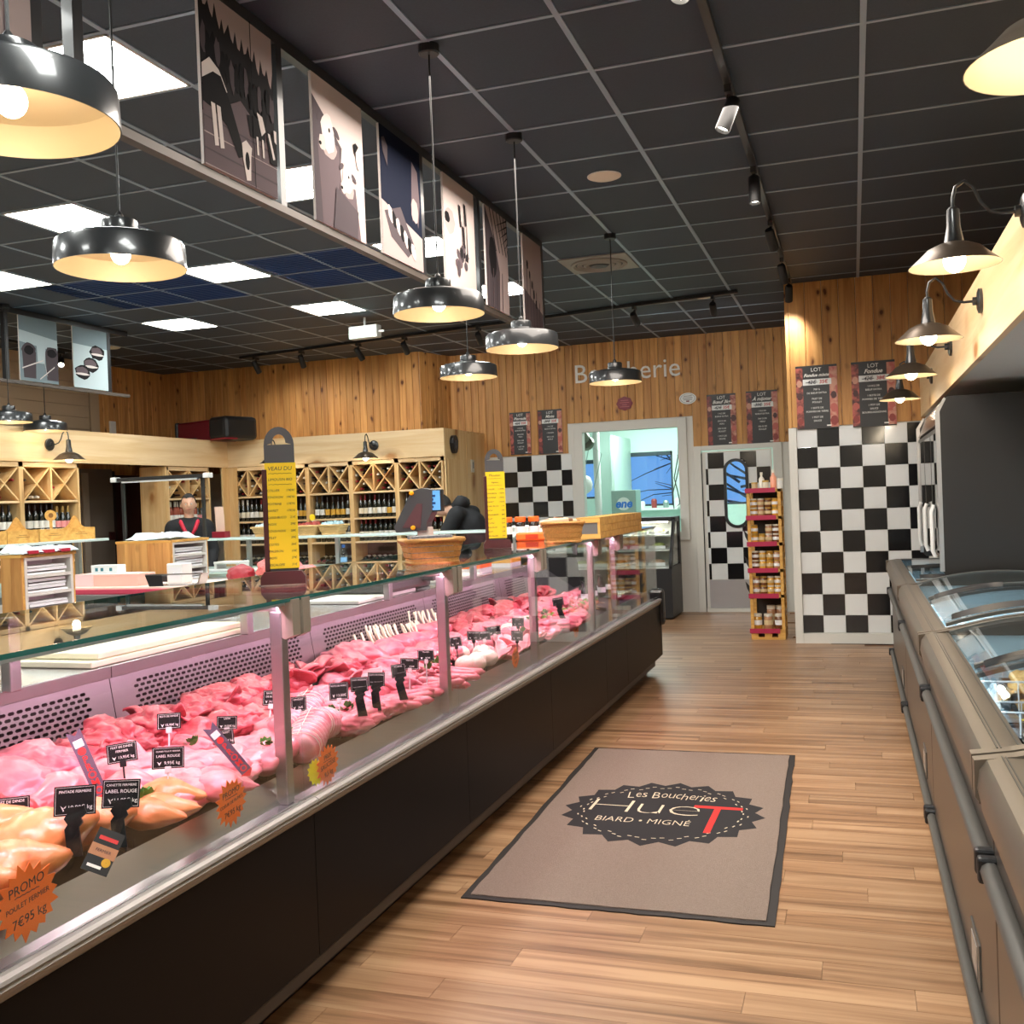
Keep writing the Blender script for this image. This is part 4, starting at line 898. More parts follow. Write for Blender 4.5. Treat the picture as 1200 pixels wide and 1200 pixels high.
# ------------------------------------------------------------------ barn lamps on the timber bulkhead and the wine fascia
def make_sconce():
    """mount on the board at the origin, arm reaching out along -y, shade hanging at the end."""
    t = thing('wall_lamp', '', 'lamp', (0, 0, 0), 0, 'barn wall lamps')
    MB().lathe([(.0, 0), (.06, 0), (.06, .014), (.045, .02), (.02, .022), (.02, .04), (.0, .04)], 20, Matrix.Rotation(R(90), 4, 'X')).build('mount_plate', LAMPB, t, smooth=35)
    pts = [(0, -.03, 0), (0, -.08, 0), (0, -.12, .012), (0, -.15, .05), (0, -.17, .10), (0, -.20, .128), (0, -.23, .11), (0, -.24, .07), (0, -.24, .03)]
    q = []
    for i in range(len(pts) - 1):
        for f in (0, .5): q.append(Vector(pts[i]).lerp(Vector(pts[i+1]), f))
    q.append(Vector(pts[-1])); MB().tube(q, .006, 8).build('arm', LAMPB, t, smooth=60)
    M = Matrix.Translation((0, -.24, 0))
    MB().lathe([(.012, .04), (.022, .03), (.024, -.03), (.034, -.085), (.036, -.09)], 20, M).build('neck', LAMPB, t, smooth=40)
    MB().lathe([(.03, -.085), (.055, -.092), (.09, -.108), (.118, -.135), (.152, -.165), (.156, -.168)], 40, M).build('shade', pm('shade_bronze', rgb(92, 80, 68), .32, .6), t, smooth=35)
    MB().lathe([(.154, -.168), (.115, -.138), (.088, -.112), (.03, -.094)], 40, M).build('reflector', pm('shade_inside', rgb(214, 196, 160), .35, .3), t, smooth=35)
    MB().ball((0, -.24, -.15), .038, 3, (1, 1, 1.15)).build('bulb', BULB, t, smooth=True)
    return t
sc0 = make_sconce(); KIDS[sc0.name] = list(sc0.children)
SC_ = [((BKX, 2.05, 2.38), -90, 'barn wall lamp cut by the top right corner, nearest on the timber beam'), ((BKX, 3.99, 2.415), -90, 'barn wall lamp second on the right beam, its bare bulb glowing over the freezers'),
       ((BKX, 5.36, 2.335), -90, 'barn wall lamp third along the right beam'), ((BKX, 6.95, 2.325), -90, 'barn wall lamp fourth along the right beam, in front of the fondue board'), ((BKX, 8.60, 2.31), -90, 'barn wall lamp farthest along the right beam')]
a = onx(58, 523, WLX + .03); b1 = ony(438, 517, WY - .03); b2 = ony(330, 525, WY - .03)
SC_ += [((WLX + .026, a.y, 2.21), 90, 'barn wall lamp on the left wing of the wine fascia, above the sparkling wine'), ((b1.x, WY - .026, 2.21), 0, 'barn wall lamp on the far wine fascia, left of the weighing scale'), ((b2.x, WY - .026, 2.21), 0, 'barn wall lamp on the far wine fascia mostly hidden by the near yellow sign')]
for i, (p, rz, lab) in enumerate(SC_):
    o = sc0 if i == 0 else dup(sc0, p, 0, lab)
    o.location = p; o.rotation_euler = (0, 0, R(rz)); o['label'] = lab
    c = Matrix.Rotation(R(rz), 4, 'Z') @ Vector((0, -.24, -.20)); light('POINT', 'barn_lamp_glow', Vector(p) + c, 3.2 if i < 5 else 4, WARM, .035)
for i in (5, 6):   # these two shades hang beside their mounts
    pass
# ------------------------------------------------------------------ track lights
def make_spot(t, at, aim, size=1.0):
    """spot head under the rail: adapter, stem, yoke, can and lens."""
    at = Vector(at); d = (Vector(aim) - at).normalized()
    MB().box(at.x - .016, at.y - .05, at.z - .035, at.x + .016, at.y + .05, at.z).build('adapter', BLACKM, t)
    MB().tube([at + Vector((0, 0, -.03)), at + Vector((0, 0, -.10))], .012, 8).build('stem', BLACKM, t)
    c = at + Vector((0, 0, -.115)); M = frame_m(c, d.cross(Vector((0, 0, 1))).normalized(), d.cross(d.cross(Vector((0, 0, 1)))).normalized()); 
    if M.col[2].to_3d().dot(d) < 0: M = frame_m(c, -d.cross(Vector((0, 0, 1))).normalized(), d.cross(d.cross(Vector((0, 0, 1)))).normalized())
    can = MB().lathe([(.026, -.07), (.034, -.06), (.036, .09), (.034, .095), (.03, .075)], 20, M, cap0=True).build('can', BLACK, t, smooth=40)
    MB().lathe([(.03, .078), (.0005, .078)], 20, M).build('lens', SPOTL, can)
    return c + d*.11, d
tk = thing('track_light', 'black ceiling track with five spotlights running along the aisle towards the end wall', 'light', (0, 0, 0))
MB().box(-.518, 1.2, ZC - .035, -.482, 10.05, ZC - .004).build('rail', BLACKM, tk)
def spot_lamp(p, d, power, ang=70): o = light('SPOT', 'spot_beam', p, power, (1, .97, .92), .03, p + d, spot_size=R(ang), spot_blend=.9); return o
for y, aim in ((3.62, (-1.0, 2.6, .2)), (5.0, (-1.6, 4.6, .7)), (6.3, (-.45, 6.1, 0)), (7.6, (.05, 10.1, .9)), (8.85, (-.2, 10.1, 1.3)), (9.75, (-.75, 12.3, .8))):
    p, d = make_spot(tk, (-.5, y, ZC - .035), aim); spot_lamp(p, d, 11 if y < 7 else 46)
t2 = thing('track_light', 'black ceiling track crossing the shop before the back wall, spots turned to the pine', 'light', (0, 0, 0))
q0, q1 = Vector((-1.0, 10.15, 0)), Vector((-7.3, 11.25, 0)); dd = (q1 - q0).normalized()
MB().box(0, -.018, ZC - .035, (q1-q0).length, .018, ZC - .004, M=frame_m((q0.x, q0.y, 0), dd, (-dd.y, dd.x, 0))).build('rail', BLACKM, t2)
for px, aimdx in ((832, -.1), (741, .3), (560, -.2), (475, -.1), (420, .4), (360, -.1), (313, .2)):
    h_ = onz(px, {832: 345, 741: 358, 560: 383, 475: 395, 420: 402, 360: 412, 313: 420}[px], ZC - .03); f = min(1, max(.02, (h_ - q0).dot(dd)/(q1-q0).length)); p0 = q0.lerp(q1, f)
    yw = Y_BACK if p0.x > XB0 else SY
    p, d = make_spot(t2, (p0.x, p0.y, ZC - .035), (p0.x + aimdx, yw, 2.0)); spot_lamp(p, d, 16, 130)
# left: one glaring spot and its short track near the two small pictures
t3 = thing('track_light', 'short black track with one glaring spotlight by the small left pictures', 'light', (0, 0, 0))
g0 = onx(72, 432, -8.6); MB().box(-8.62, g0.y - 1.2, ZC - .035, -8.58, g0.y + .9, ZC - .004).build('rail', BLACKM, t3)
p, d = make_spot(t3, (-8.6, g0.y, ZC - .035), (-7.3, g0.y - 1.5, 1.8)); spot_lamp(p, d, 30, 80)
# further tracks of the entrance side, out of view, that light the floor by the mat
t4 = thing('track_light', 'black ceiling track with spotlights over the entrance end of the aisle', 'light', (0, 0, 0))
MB().box(-.518, -2.6, ZC - .035, -.482, 1.1, ZC - .004).build('rail', BLACKM, t4)
for y, aim in ((-1.8, (-.9, .6, 0)), (-.4, (-.5, 2.4, 0)), (.8, (-.3, 3.4, 0))):
    p, d = make_spot(t4, (-.5, y, ZC - .035), aim); spot_lamp(p, d, 10, 85)
# ------------------------------------------------------------------ hung frames with black-and-white photographs
PH = {k: pm('print_' + k, c, .8, spec=.08) for k, c in dict(sky=rgb(190, 172, 168), fog=rgb(160, 144, 142), dark=rgb(36, 34, 36), mid=rgb(78, 70, 74), grass=rgb(96, 84, 88), pale=rgb(190, 176, 172), white=rgb(206, 196, 192), black=rgb(22, 21, 23), navy=rgb(16, 22, 40), blue=rgb(120, 134, 140), bluep=rgb(176, 190, 194)).items()}
rp = random.Random(3)
def photo(t, M, w, h, kind):
    """flat print built from thin layers of cut shapes on a board; local x right, z up, front -y."""
    MB().box(-w/2, -.006, -h/2, w/2, .006, h/2, M=M).build('photo_board', PH['white'], t)
    lay = [.0065]
    def poly(pts, k, nm='print'):
        lay[0] += .00022; d = lay[0]
        cl = [(max(-w/2, min(w/2, x*w)), max(-h/2, min(h/2, z*h))) for x, z in pts]
        MB().prism(cl, -d, -d + .0002, M @ MZ).build(nm, PH[k], t)
    def blob(cx, cz, rx, rz, k, rot=0, n=14, j=.12, nm='print'):
        poly([(cx + (rx*math.cos(a)*math.cos(rot) - rz*math.sin(a)*math.sin(rot))*(1 + rp.uniform(-j, j)), cz + (rx*math.cos(a)*math.sin(rot)*w/h + rz*math.sin(a)*math.cos(rot))*(1 + rp.uniform(-j, j))) for a in [2*PI*i/n for i in range(n)]], k, nm)
    full = [(-.5, -.5), (.5, -.5), (.5, .5), (-.5, .5)]
    if kind == 'cows':
        poly(full, 'fog'); top = []; n_ = 34
        for i in range(n_ + 1): u = i/n_; top.append((-.5 + u, .40 - .22*u + (.075 if i % 3 == 1 else .0) + rp.uniform(-.02, .035)))
        poly([(-.5, -.2)] + top + [(.5, -.2)], 'dark', 'tree_print')
        for q in range(16): x = -.46 + .92*q/15; blob(x, .22 - .2*(x + .5) + rp.uniform(-.08, .06), .035, .09, 'mid' if q % 3 == 0 else 'black', 0, 9, .3)
        poly([(-.5, -.5), (.5, -.5), (.5, -.16), (.2, -.10), (.0, -.02), (-.2, -.10), (-.5, -.06)], 'grass')
        for q in range(12): poly([(-.5, -.5 + .03*q), (.5, -.5 + .03*q + rp.uniform(-.01, .01)), (.5, -.492 + .03*q), (-.5, -.492 + .03*q)], 'mid' if q % 2 else 'fog', 'grass_print') if q % 3 == 0 else None
        # grazing cow, left
        poly([(-.5, .06), (-.40, .12), (-.28, .08), (-.18, -.02), (-.30, -.06), (-.5, -.05)], 'white', 'cow_print'); poly([(-.5, -.02), (-.36, .05), (-.26, .05), (-.14, -.08), (-.02, -.26), (.04, -.34), (-.06, -.37), (-.20, -.22), (-.40, -.16), (-.5, -.15)], 'black', 'cow_print')
        for x in (-.40, -.33): poly([(x, -.13), (x + .05, -.13), (x + .08, -.36), (x + .03, -.37)], 'white', 'leg_print')
        poly([(-.01, -.27), (.05, -.24), (.13, -.27), (.11, -.34), (.10, -.47), (.04, -.48), (.0, -.36)], 'white', 'head_print'); blob(.06, -.36, .03, .055, 'black', 0, 12, .05)
        # two more behind
        poly([(.08, -.08), (.20, -.06), (.34, -.10), (.33, -.19), (.12, -.20)], 'black', 'cow_print'); poly([(.22, -.03), (.30, -.04), (.34, -.12), (.28, -.16)], 'white', 'head_print')
        for x in (.20, .28): poly([(x, -.18), (x + .025, -.18), (x + .03, -.29), (x + .005, -.29)], 'white', 'leg_print')
        poly([(.34, -.10), (.5, -.14), (.5, -.30), (.40, -.30)], 'black', 'cow_print'); poly([(.37, -.12), (.40, -.12), (.47, -.26), (.44, -.27)], 'white', 'leg_print'); poly([(.46, -.08), (.5, -.08), (.5, -.16), (.47, -.15)], 'white', 'head_print')
        poly([(.155, -.5), (.165, -.5), (.165, .5), (.155, .5)], 'black', 'joint_print')
    elif kind == 'sheep':
        poly(full, 'pale'); poly([(-.5, -.5), (-.1, -.5), (.05, .1), (-.2, .22), (-.5, .35)], 'mid')
        for cx, cz, s in ((-.22, .12, 1.25), (.14, -.12, 1.0)):
            poly([(cx - .16*s, cz - .05), (cx + .16*s, cz - .02), (cx + .24*s, -.5), (cx - .12*s, -.5)], 'grass'); blob(cx + .02, cz - .05*s, .11*s, .07*s, 'fog'); blob(cx, cz + .02*s, .10*s, .11*s, 'white', .2, nm='sheep_print'); blob(cx - .09*s, cz - .05*s, .055*s, .045*s, 'pale')
            blob(cx + .13*s, cz + .05*s, .06*s, .022*s, 'mid', -.5); blob(cx - .12*s, cz + .09*s, .05*s, .022*s, 'mid', .7); blob(cx + .02*s, cz + .04*s, .014*s, .012*s, 'black'); blob(cx - .125*s, cz - .06*s, .018*s, .012*s, 'black')
        blob(.38, .14, .12, .05, 'black', -.5); blob(.40, .10, .08, .08, 'pale'); poly([(-.18, -.5), (.3, -.5), (.34, -.3), (-.1, -.2)], 'mid')
    elif kind == 'hands':
        poly(full, 'navy'); poly([(-.5, -.5), (.5, -.5), (.5, -.22), (-.5, -.08)], 'fog')
        poly([(.28, .38), (.42, .32), (.46, .05), (.40, -.15), (.34, -.02), (.26, -.12), (.24, .02)], 'grass', 'arm_print'); blob(.32, -.02, .09, .1, 'fog')
        poly([(-.44, -.16), (-.05, -.06), (.3, -.34), (.1, -.44), (-.3, -.34)], 'mid'); 
        for q in range(7): blob(-.3 + .09*q, -.16 - .035*q, .05, .075, ('pale', 'black')[q % 2], .6)
        poly([(-.46, .4), (-.4, .42), (-.32, .36), (-.34, .2), (-.44, .3)], 'mid')
    elif kind == 'plant':
        poly(full, 'pale'); blob(-.32, .1, .16, .12, 'fog'); blob(-.4, .12, .08, .05, 'black')
        for q in range(18): a = rp.uniform(0, 6.3); r = rp.uniform(.05, .26); blob(.05 + r*math.cos(a)*.9, -.22 + r*math.sin(a)*.7, .06, .04, rp.choice(('dark', 'mid', 'grass')), a)
        for x in (.05, .12, .2): poly([(x, -.2), (x + .025, -.2), (x + .06 - .05, .12 + x), (x, .1 + x)], 'mid')
        for x, z in ((-.05, .3), (.12, .34), (.05, .12)): poly([(x, z), (x + .06, z - .01), (x + .08, z - .2), (x + .04, z - .2)], 'dark')
    elif kind == 'glass':
        poly(full, 'fog'); poly([(-.5, .5), (-.1, .2), (.1, -.1), (.05, -.5), (-.5, -.5)], 'mid'); blob(-.2, .02, .16, .2, 'dark')
        for q in range(6): x = -.3 + q*.15; poly([(x, .5), (x + .03, .5), (x + .28, .1), (x + .25, .1)], 'black'); poly([(-.1 + .1*q, .34 - .05*q), (.5, .5 - .06*q), (.5, .48 - .06*q)], 'dark')
        for q in range(4): poly([(-.45 + .2*q, -.5), (-.42 + .2*q, -.5), (-.40 + .2*q, -.1), (-.42 + .2*q, -.1)], 'grass')
    elif kind == 'oil':
        poly(full, 'fog'); poly([(-.5, -.5), (.5, -.5), (.5, -.3), (-.5, -.1)], 'grass')
        for q in range(5): x = -.36 + .16*q; poly([(x, -.5), (x + .025, -.5), (x + .05, .2 - .1*q), (x + .02, .24 - .1*q)], 'mid'); blob(-.28 + .1*q, .18 - .1*q, .035, .05, 'dark')
    elif kind == 'tins':
        poly(full, 'blue'); poly([(-.5, .1), (.5, .02), (.5, .2), (-.5, .28)], 'bluep')
        for x in (-.26, .34): blob(x, -.02, .18, .11, 'mid'); poly([(x - .18, -.02), (x + .18, -.04), (x + .16, -.45), (x - .15, -.45)], 'mid'); blob(x, -.02, .13, .07, 'dark')
        poly([(-.06, .1), (.18, .1), (.14, -.2), (-.04, -.2)], 'bluep')
        for a, b in (((-.45, -.32), (.1, -.16)), ((.0, -.46), (.4, -.24)), ((.1, -.1), (.2, -.4))): poly([a, b, (b[0], b[1] + .02), (a[0], a[1] + .02)], 'white')
    else:
        poly(full, 'bluep'); poly([(-.5, .22), (.5, .2), (.5, .5), (-.5, .5)], 'blue')
        for x, z, s in ((.2, .12, 1), (0, -.1, 1), (-.26, -.24, 1)): blob(x, z, .22*s, .12*s, 'dark', nm='burger_print'); blob(x - .02, z + .02, .17, .07, 'grass'); blob(x, z - .03, .2, .02, 'white')
def hung_frame(x, posters, y0, y1, zb, zt, label, face=1, posts=()):
    t = thing('picture_screen', label, 'frame', (x, (y0+y1)/2, (zb + zt)/2)); o = t.location.copy(); m = BLACKM
    def loc(*a): return (a[0] - o.x, a[1] - o.y, a[2] - o.z)
    def lb(x0, y_0, z0, x1, y_1, z1, nm, mm): MB().box(*loc(x0, y_0, z0), *loc(x1, y_1, z1)).build(nm, mm, t)
    lb(x - .02, y0, zt, x + .02, y1, zt + .05, 'top_rail', m); lb(x - .02, y0, zb - .03, x + .02, y1, zb, 'bottom_rail', pm('rail_grey', rgb(84, 76, 70), .5, .2))
    for yp in posts: lb(x - .02, yp - .022, zb, x + .02, yp + .022, zt, 'post', m)
    for (a, b, k) in posters:
        M = frame_m(loc(x + .022*face, (a+b)/2, (zb+zt)/2), (0, face, 0), (-face, 0, 0)); photo(t, M, b - a, zt - zb - .01, k)
    return t
FZB, FZT = 2.72, ZC - .055
hung_frame(-2.2, [(2.05, 2.36, 'glass'), (3.17, 3.66, 'cows'), (3.98, 4.46, 'sheep'), (4.65, 5.15, 'hands'), (5.48, 5.98, 'plant'), (6.18, 6.62, 'glass'), (6.97, 7.42, 'oil')], 1.4, 7.5, FZB, FZT, 'long black frame hung from the ceiling with farm and food photographs', 1, (2.39, 2.56, 3.73, 5.19, 6.09, 7.48))
hung_frame(-7.3, [(7.58, 8.06, 'tins'), (8.27, 8.76, 'burgers')], 6.6, 9.1, 2.76, ZC - .055, 'short black frame hung at the far left with two blue-grey food photographs', 1, (7.44, 8.80))
# ------------------------------------------------------------------ ceiling fittings
for (px, py, lab) in ((708, 206, 'white round ceiling speaker grille above the aisle, near the middle of the ceiling'), (825, 347, 'white round ceiling disc near the glaring far spotlight'), (130, 407, 'white round ceiling disc at the far left, right of the small pictures')):
    p = onz(px, py, ZC); t = thing('ceiling_speaker', lab, 'speaker', (p.x, p.y, ZC - .001))
    MB().lathe([(.0005, -.012), (.085, -.012), (.10, -.006), (.102, 0)], 32).build('grille', pm('speaker_cream', rgb(226, 220, 204), .5), t, smooth=40); MB().lathe([(.104, 0), (.104, -.004), (.098, -.006)], 32).build('trim_ring', WHITEP, t)
p = onz(702, 308, ZC); t = thing('ceiling_vent', 'square grey ceiling air vent with round rings behind the lamp cord', 'vent', (p.x, p.y, ZC - .002))
MB().box(-.285, -.285, -.012, .285, .285, 0, .006).build('plate', pm('vent_grey', rgb(150, 148, 140), .5), t)
for r in (.235, .185, .13): MB().lathe([(r, -.013), (r, -.022), (r - .018, -.030), (r - .034, -.013)], 36).build('ring', pm('vent_grey', 0), t, smooth=40)
for r in (.20, .145): MB().lathe([(r, -.0128), (r - .016, -.0128)], 36).build('gap', BLACK, t)
MB().lathe([(.09, -.013), (.07, -.03), (.0005, -.032)], 30).build('core', pm('vent_dark', (.03, .03, .03), .5), t)
e = onz(427, 372, ZC); t = thing('exit_light', 'pale emergency exit box hanging from the ceiling before the pine wall', 'light', (e.x, e.y, ZC - .16), R(-6))
MB().box(-.17, -.05, -.06, .17, .05, .07, .008).build('housing', pm('exit_housing', rgb(216, 220, 216), .4), t); MB().box(-.165, -.053, -.055, .12, -.05, .03).build('lens', pm('exit_lens', rgb(190, 216, 206), .4, emit=(.6, 1, .8), es=.25), t)
MB().tube([(0, 0, .07), (0, 0, .16)], .012, 8).build('hanger', WHITEP, t); MB().box(.17, -.01, -.01, .23, .01, .01).build('plug', WHITEP, t)
# ------------------------------------------------------------------ behind the counter: worktops, shelf units, rear counter
STL = STEELB
SLABP = pm('cutting_slab_pink', rgb(226, 150, 158), .5); SLABW = pm('cutting_slab_white', rgb(228, 232, 220), .45)
# low prep table with the pink slab
pt = thing('prep_table', 'steel preparation table behind the counter carrying the pink cutting slab', 'table', (-4.75, 6.55, 0))
MB().box(-.95, -.45, .86, 1.2, 1.17, .90, .004).build('tabletop', STL, pt)
for sx in (-.9, 1.15):
    for sy in (-.4, 1.1): MB().box(sx - .02, sy - .02, 0, sx + .02, sy + .02, .86).build('leg', STL, pt)
MB().box(-.9, -.4, .25, 1.15, .5, .27).build('undershelf', STL, pt)
sl = thing('cutting_slab', 'pink-edged cutting slab on the steel preparation table', 'board', (-4.75, 6.45, .901))
MB().box(-.85, -.30, .0, 1.1, .36, .035, .004).build('slab', pm('slab_red_edge', rgb(208, 74, 98), .5), sl); MB().box(-.84, -.29, .035, 1.09, .35, .05, .003).build('top_sheet', pm('slab_top', rgb(240, 214, 200), .5), sl)
SZ = .952
bx = thing('carton', 'flat pink and white cardboard carton on the cutting slab', 'box', (-5.28, 6.35, SZ))
MB().box(-.30, -.10, 0, .28, .10, .09, .003).build('tray', pm('carton_pink', rgb(238, 186, 172), .6), bx); MB().box(-.305, -.105, .0, -.12, -.1, .09).build('label_panel', pm('carton_label', rgb(240, 206, 206), .6), bx)
MB().box(-.2, -.08, .09, .18, .08, .092).build('lining', PAPER, bx)
bw_ = thing('box', 'small white box with blue marks standing in the pink carton', 'box', (-5.36, 6.37, SZ + .093)); MB().box(-.12, -.05, 0, .12, .05, .06, .004).build('box_body', WHITEP, bw_)
for q in (-.08, -.03, .05): MB().box(q, -.0515, .015, q + .025, -.05, .04).build('print_mark', pm('print_teal', rgb(60, 120, 130), .5), bw_)
bt = thing('scraper', 'black handled tool lying behind the carton on the slab', 'tool', (-5.10, 6.62, SZ)); MB().box(-.10, -.02, 0, .10, .02, .05, .01).build('handle', BLACK, bt); MB().box(.1, -.015, .01, .16, .015, .014).build('blade', STL, bt)
cb = thing('napkin_box', 'white cube paper dispenser behind the steel tray', 'box', (-4.80, 6.47, SZ)); MB().box(-.07, -.06, 0, .07, .06, .15, .008).build('housing', WHITEP, cb); MB().box(-.05, -.061, .02, .05, -.06, .12).build('front_label', PAPER, cb)
ty = thing('steel_tray', 'long steel tray with a black front end on the cutting slab', 'tray', (-4.66, 6.27, SZ), R(8))
MB().prism([(-.20, 0), (.18, 0), (.21, .085), (.20, .085), (.17, .008), (-.19, .008), (-.22, .085), (-.23, .085)], -.06, .06, MZ).build('basin', STEEL, ty)
MB().prism([(-.20, 0), (-.09, 0), (-.10, .08), (-.23, .08)], -.064, -.060, MZ).build('black_end', BLACK, ty); MB().box(-.23, -.062, .08, .21, -.05, .088).build('rim', STEEL, ty)
def shelf_unit(org, w, d, h, zb, label, n=3):
    """small wrapping-paper unit: timber back and side, white compartments facing the counter (+x)."""
    t = thing('paper_shelf', label, 'shelf', (org[0], org[1], zb)); th = .018
    MB().box(0, 0, 0, w, th, h).build('side_board', CRATE, t); MB().box(0, d - th, 0, w, d, h).build('side_board', CRATE, t); MB().box(-.01, -.01, h, w + .01, d + .01, h + .02).build('top_board', CRATE, t)
    for k in range(max(2, int(w/.075))): a = w/max(2, int(w/.075)); MB().box(k*a + .001, -.008, 0, (k+1)*a - .001, 0, h).build('board', PINE_V, t)
    MB().box(0, th, 0, .015, d - th, h).build('back_board', WHITE, t)
    for yy in (th, d - th - .02): MB().box(.0, yy, 0, w + .004, yy + .02, h).build('inner_side', WHITE, t)
    for k in range(n + 1): z = k*(h - .02)/n; MB().box(.01, th, z, w + .003, d - th, z + .018).build('shelf', WHITE, t)
    obs = []
    for k in range(n):
        z = k*(h - .02)/n + .019
        for q in range(3 + k % 2):
            me = MB().box(-(w - .06)/2, -(d - .12)/2, 0, (w - .06)/2, (d - .12)/2, .012 + .006*(q % 2)).mesh('paper_stack', PAPER); o = put('paper_stack', me, None, (org[0] + w/2 + .015, org[1] + d/2 + rndb.uniform(-.01, .01), zb + z + q*.021)); o.rotation_euler = (0, 0, rndb.uniform(-.05, .05))
            tag(o, 'sheets of white wrapping paper on the %s shelf of %s' % (('bottom', 'middle', 'top')[k], label.split(',')[0]), 'paper', 'wrapping paper, %s shelf, %s' % (('bottom', 'middle', 'top')[k], label.split(',')[0]))
    return t
u1 = onz(27, 720, .93); shelf_unit((-4.81, 4.80, 0), .15, .43, .34, .905, 'the near left paper unit, white compartments in a timber case')
u2 = ony(200, 633, 7.02); shelf_unit((ony(137, 633, 7.02).x, 7.02, 0), u2.x - ony(137, 633, 7.02).x, onx(243, 633, u2.x).y - 7.02, u2.z - .925, .905, 'the farther paper unit, timber side boards and white compartments')
U2C = ((ony(137, 633, 7.02).x + u2.x)/2, 7.02 + (onx(243, 633, u2.x).y - 7.02)/2, u2.z + .001)
sd = thing('side_table', 'steel side table that carries the near left paper unit', 'table', (-4.75, 5.05, 0))
MB().box(-.75, -.6, .87, .4, .5, .90, .004).build('tabletop', STL, sd)
for sx in (-.7, .36):
    for sy in (-.55, .45): MB().box(sx - .02, sy - .02, 0, sx + .02, sy + .02, .87).build('leg', STL, sd)
def crumpled(w, d, h, seed, mat, name):
    rn = random.Random(seed); nx, ny = 12, 8; vs, fs = [], []
    for j in range(ny + 1):
        for i in range(nx + 1):
            x, y = w*(i/nx - .5), d*(j/ny - .5); e = min(i, nx - i, j, ny - j); vs.append((x + rn.uniform(-.008, .008), y + rn.uniform(-.008, .008), (h*rn.uniform(.35, 1) if e > 0 else rn.uniform(0, .01)) + h*.6*max(0, noise.noise(Vector((x*4, y*4, seed))))))
    for j in range(ny):
        for i in range(nx): a = j*(nx+1) + i; fs.append((a, a+1, a+nx+2, a+nx+1))
    b = len(vs); vs += [(-w/2, -d/2, 0), (w/2, -d/2, 0), (w/2, d/2, 0), (-w/2, d/2, 0)]; fs.append((b, b+3, b+2, b+1))
    m = MB(); m.add(vs, fs); return m.mesh(name, mat, False)
BAGP = pm('plastic_bags', rgb(206, 228, 236), .35); BAGR = pm('bag_print_red', rgb(190, 40, 66), .45)
p = put('bag_bundle', crumpled(.20, .45, .045, 2, BAGP, 'bag_bundle'), None, (-4.73, 5.015, 1.266)); tag(p, 'flat bundle of white plastic bags with red print on the near left paper unit', 'bags')
for k in range(3): MB().box(.06, -.19 + .13*k, .0, .104, -.11 + .13*k, .02).build('red_print', BAGR, p)
p = put('bag_bundle', crumpled(.46, .40, .06, 5, BAGP, 'bag_bundle'), None, U2C); tag(p, 'crumpled bluish plastic bags on top of the farther paper unit', 'bags')
# rear service counter (across) and left service counter, with glass shelves on posts
rc = thing('service_counter', 'steel-topped counter across the rear of the butcher area, wine racks behind it', 'counter', (0, 0, 0))
RX0, RX1, RY0, RY1 = -6.6, -2.9, 7.75, 8.75
MB().box(RX0, RY0, .89, RX1, RY1, .93, .004).build('worktop', pm('worktop_pale', rgb(186, 214, 208), .3, .3), rc)
MB().box(RX0 + .02, RY0 + .03, .08, RX1 - .02, RY1 - .02, .89).build('cabinet', pm('counter_side', rgb(150, 160, 156), .4, .2), rc)
MB().box(RX0 + .05, RY0 + .08, 0, RX1 - .05, RY1 - .08, .08).build('plinth', BLACK, rc)
sh = thing('glass_shelf', 'pale glass shelf on posts across the rear counter, baskets standing on it', 'shelf', (0, 0, 0))
SHX0, SHX1, SHY, SHZ_ = -5.95, -2.92, 8.35, 1.20
GSH = pm('frosted_shelf', rgb(206, 226, 224), .25, coat=.3)
MB().box(SHX0, SHY, SHZ_, SHX1, SHY + .32, SHZ_ + .022, .003).build('shelf_board', GSH, sh)
for x in (-5.5, -4.55, -3.5, -3.0): MB().box(x - .018, SHY + .12, .93, x + .018, SHY + .16, SHZ_).build('post', STL, sh)
MB().box(SHX0, SHY + .30, .94, SHX1, SHY + .306, SHZ_).build('front_glass', GLASS, sh)
lc = thing('service_counter', 'steel-topped counter along the left of the butcher area below the wooden boxes', 'counter', (0, 0, 0))
MB().box(-7.0, 4.2, .89, -6.1, 7.72, .93, .004).build('worktop', pm('worktop_pale', 0), lc); MB().box(-6.98, 4.22, .08, -6.14, 7.7, .89).build('cabinet', pm('counter_side', 0), lc); MB().box(-6.9, 4.3, 0, -6.2, 7.6, .08).build('plinth', BLACK, lc)
ls = thing('glass_shelf', 'pale glass shelf at the left edge carrying the wooden boxes', 'shelf', (0, 0, 0))
LSZ = 1.265
MB().box(-6.45, 4.3, LSZ, -6.08, 7.25, LSZ + .022, .003).build('shelf_board', GSH, ls)
for y in (4.6, 5.8, 7.1): MB().box(-6.3, y - .018, .93, -6.26, y + .018, LSZ).build('post', STL, ls)
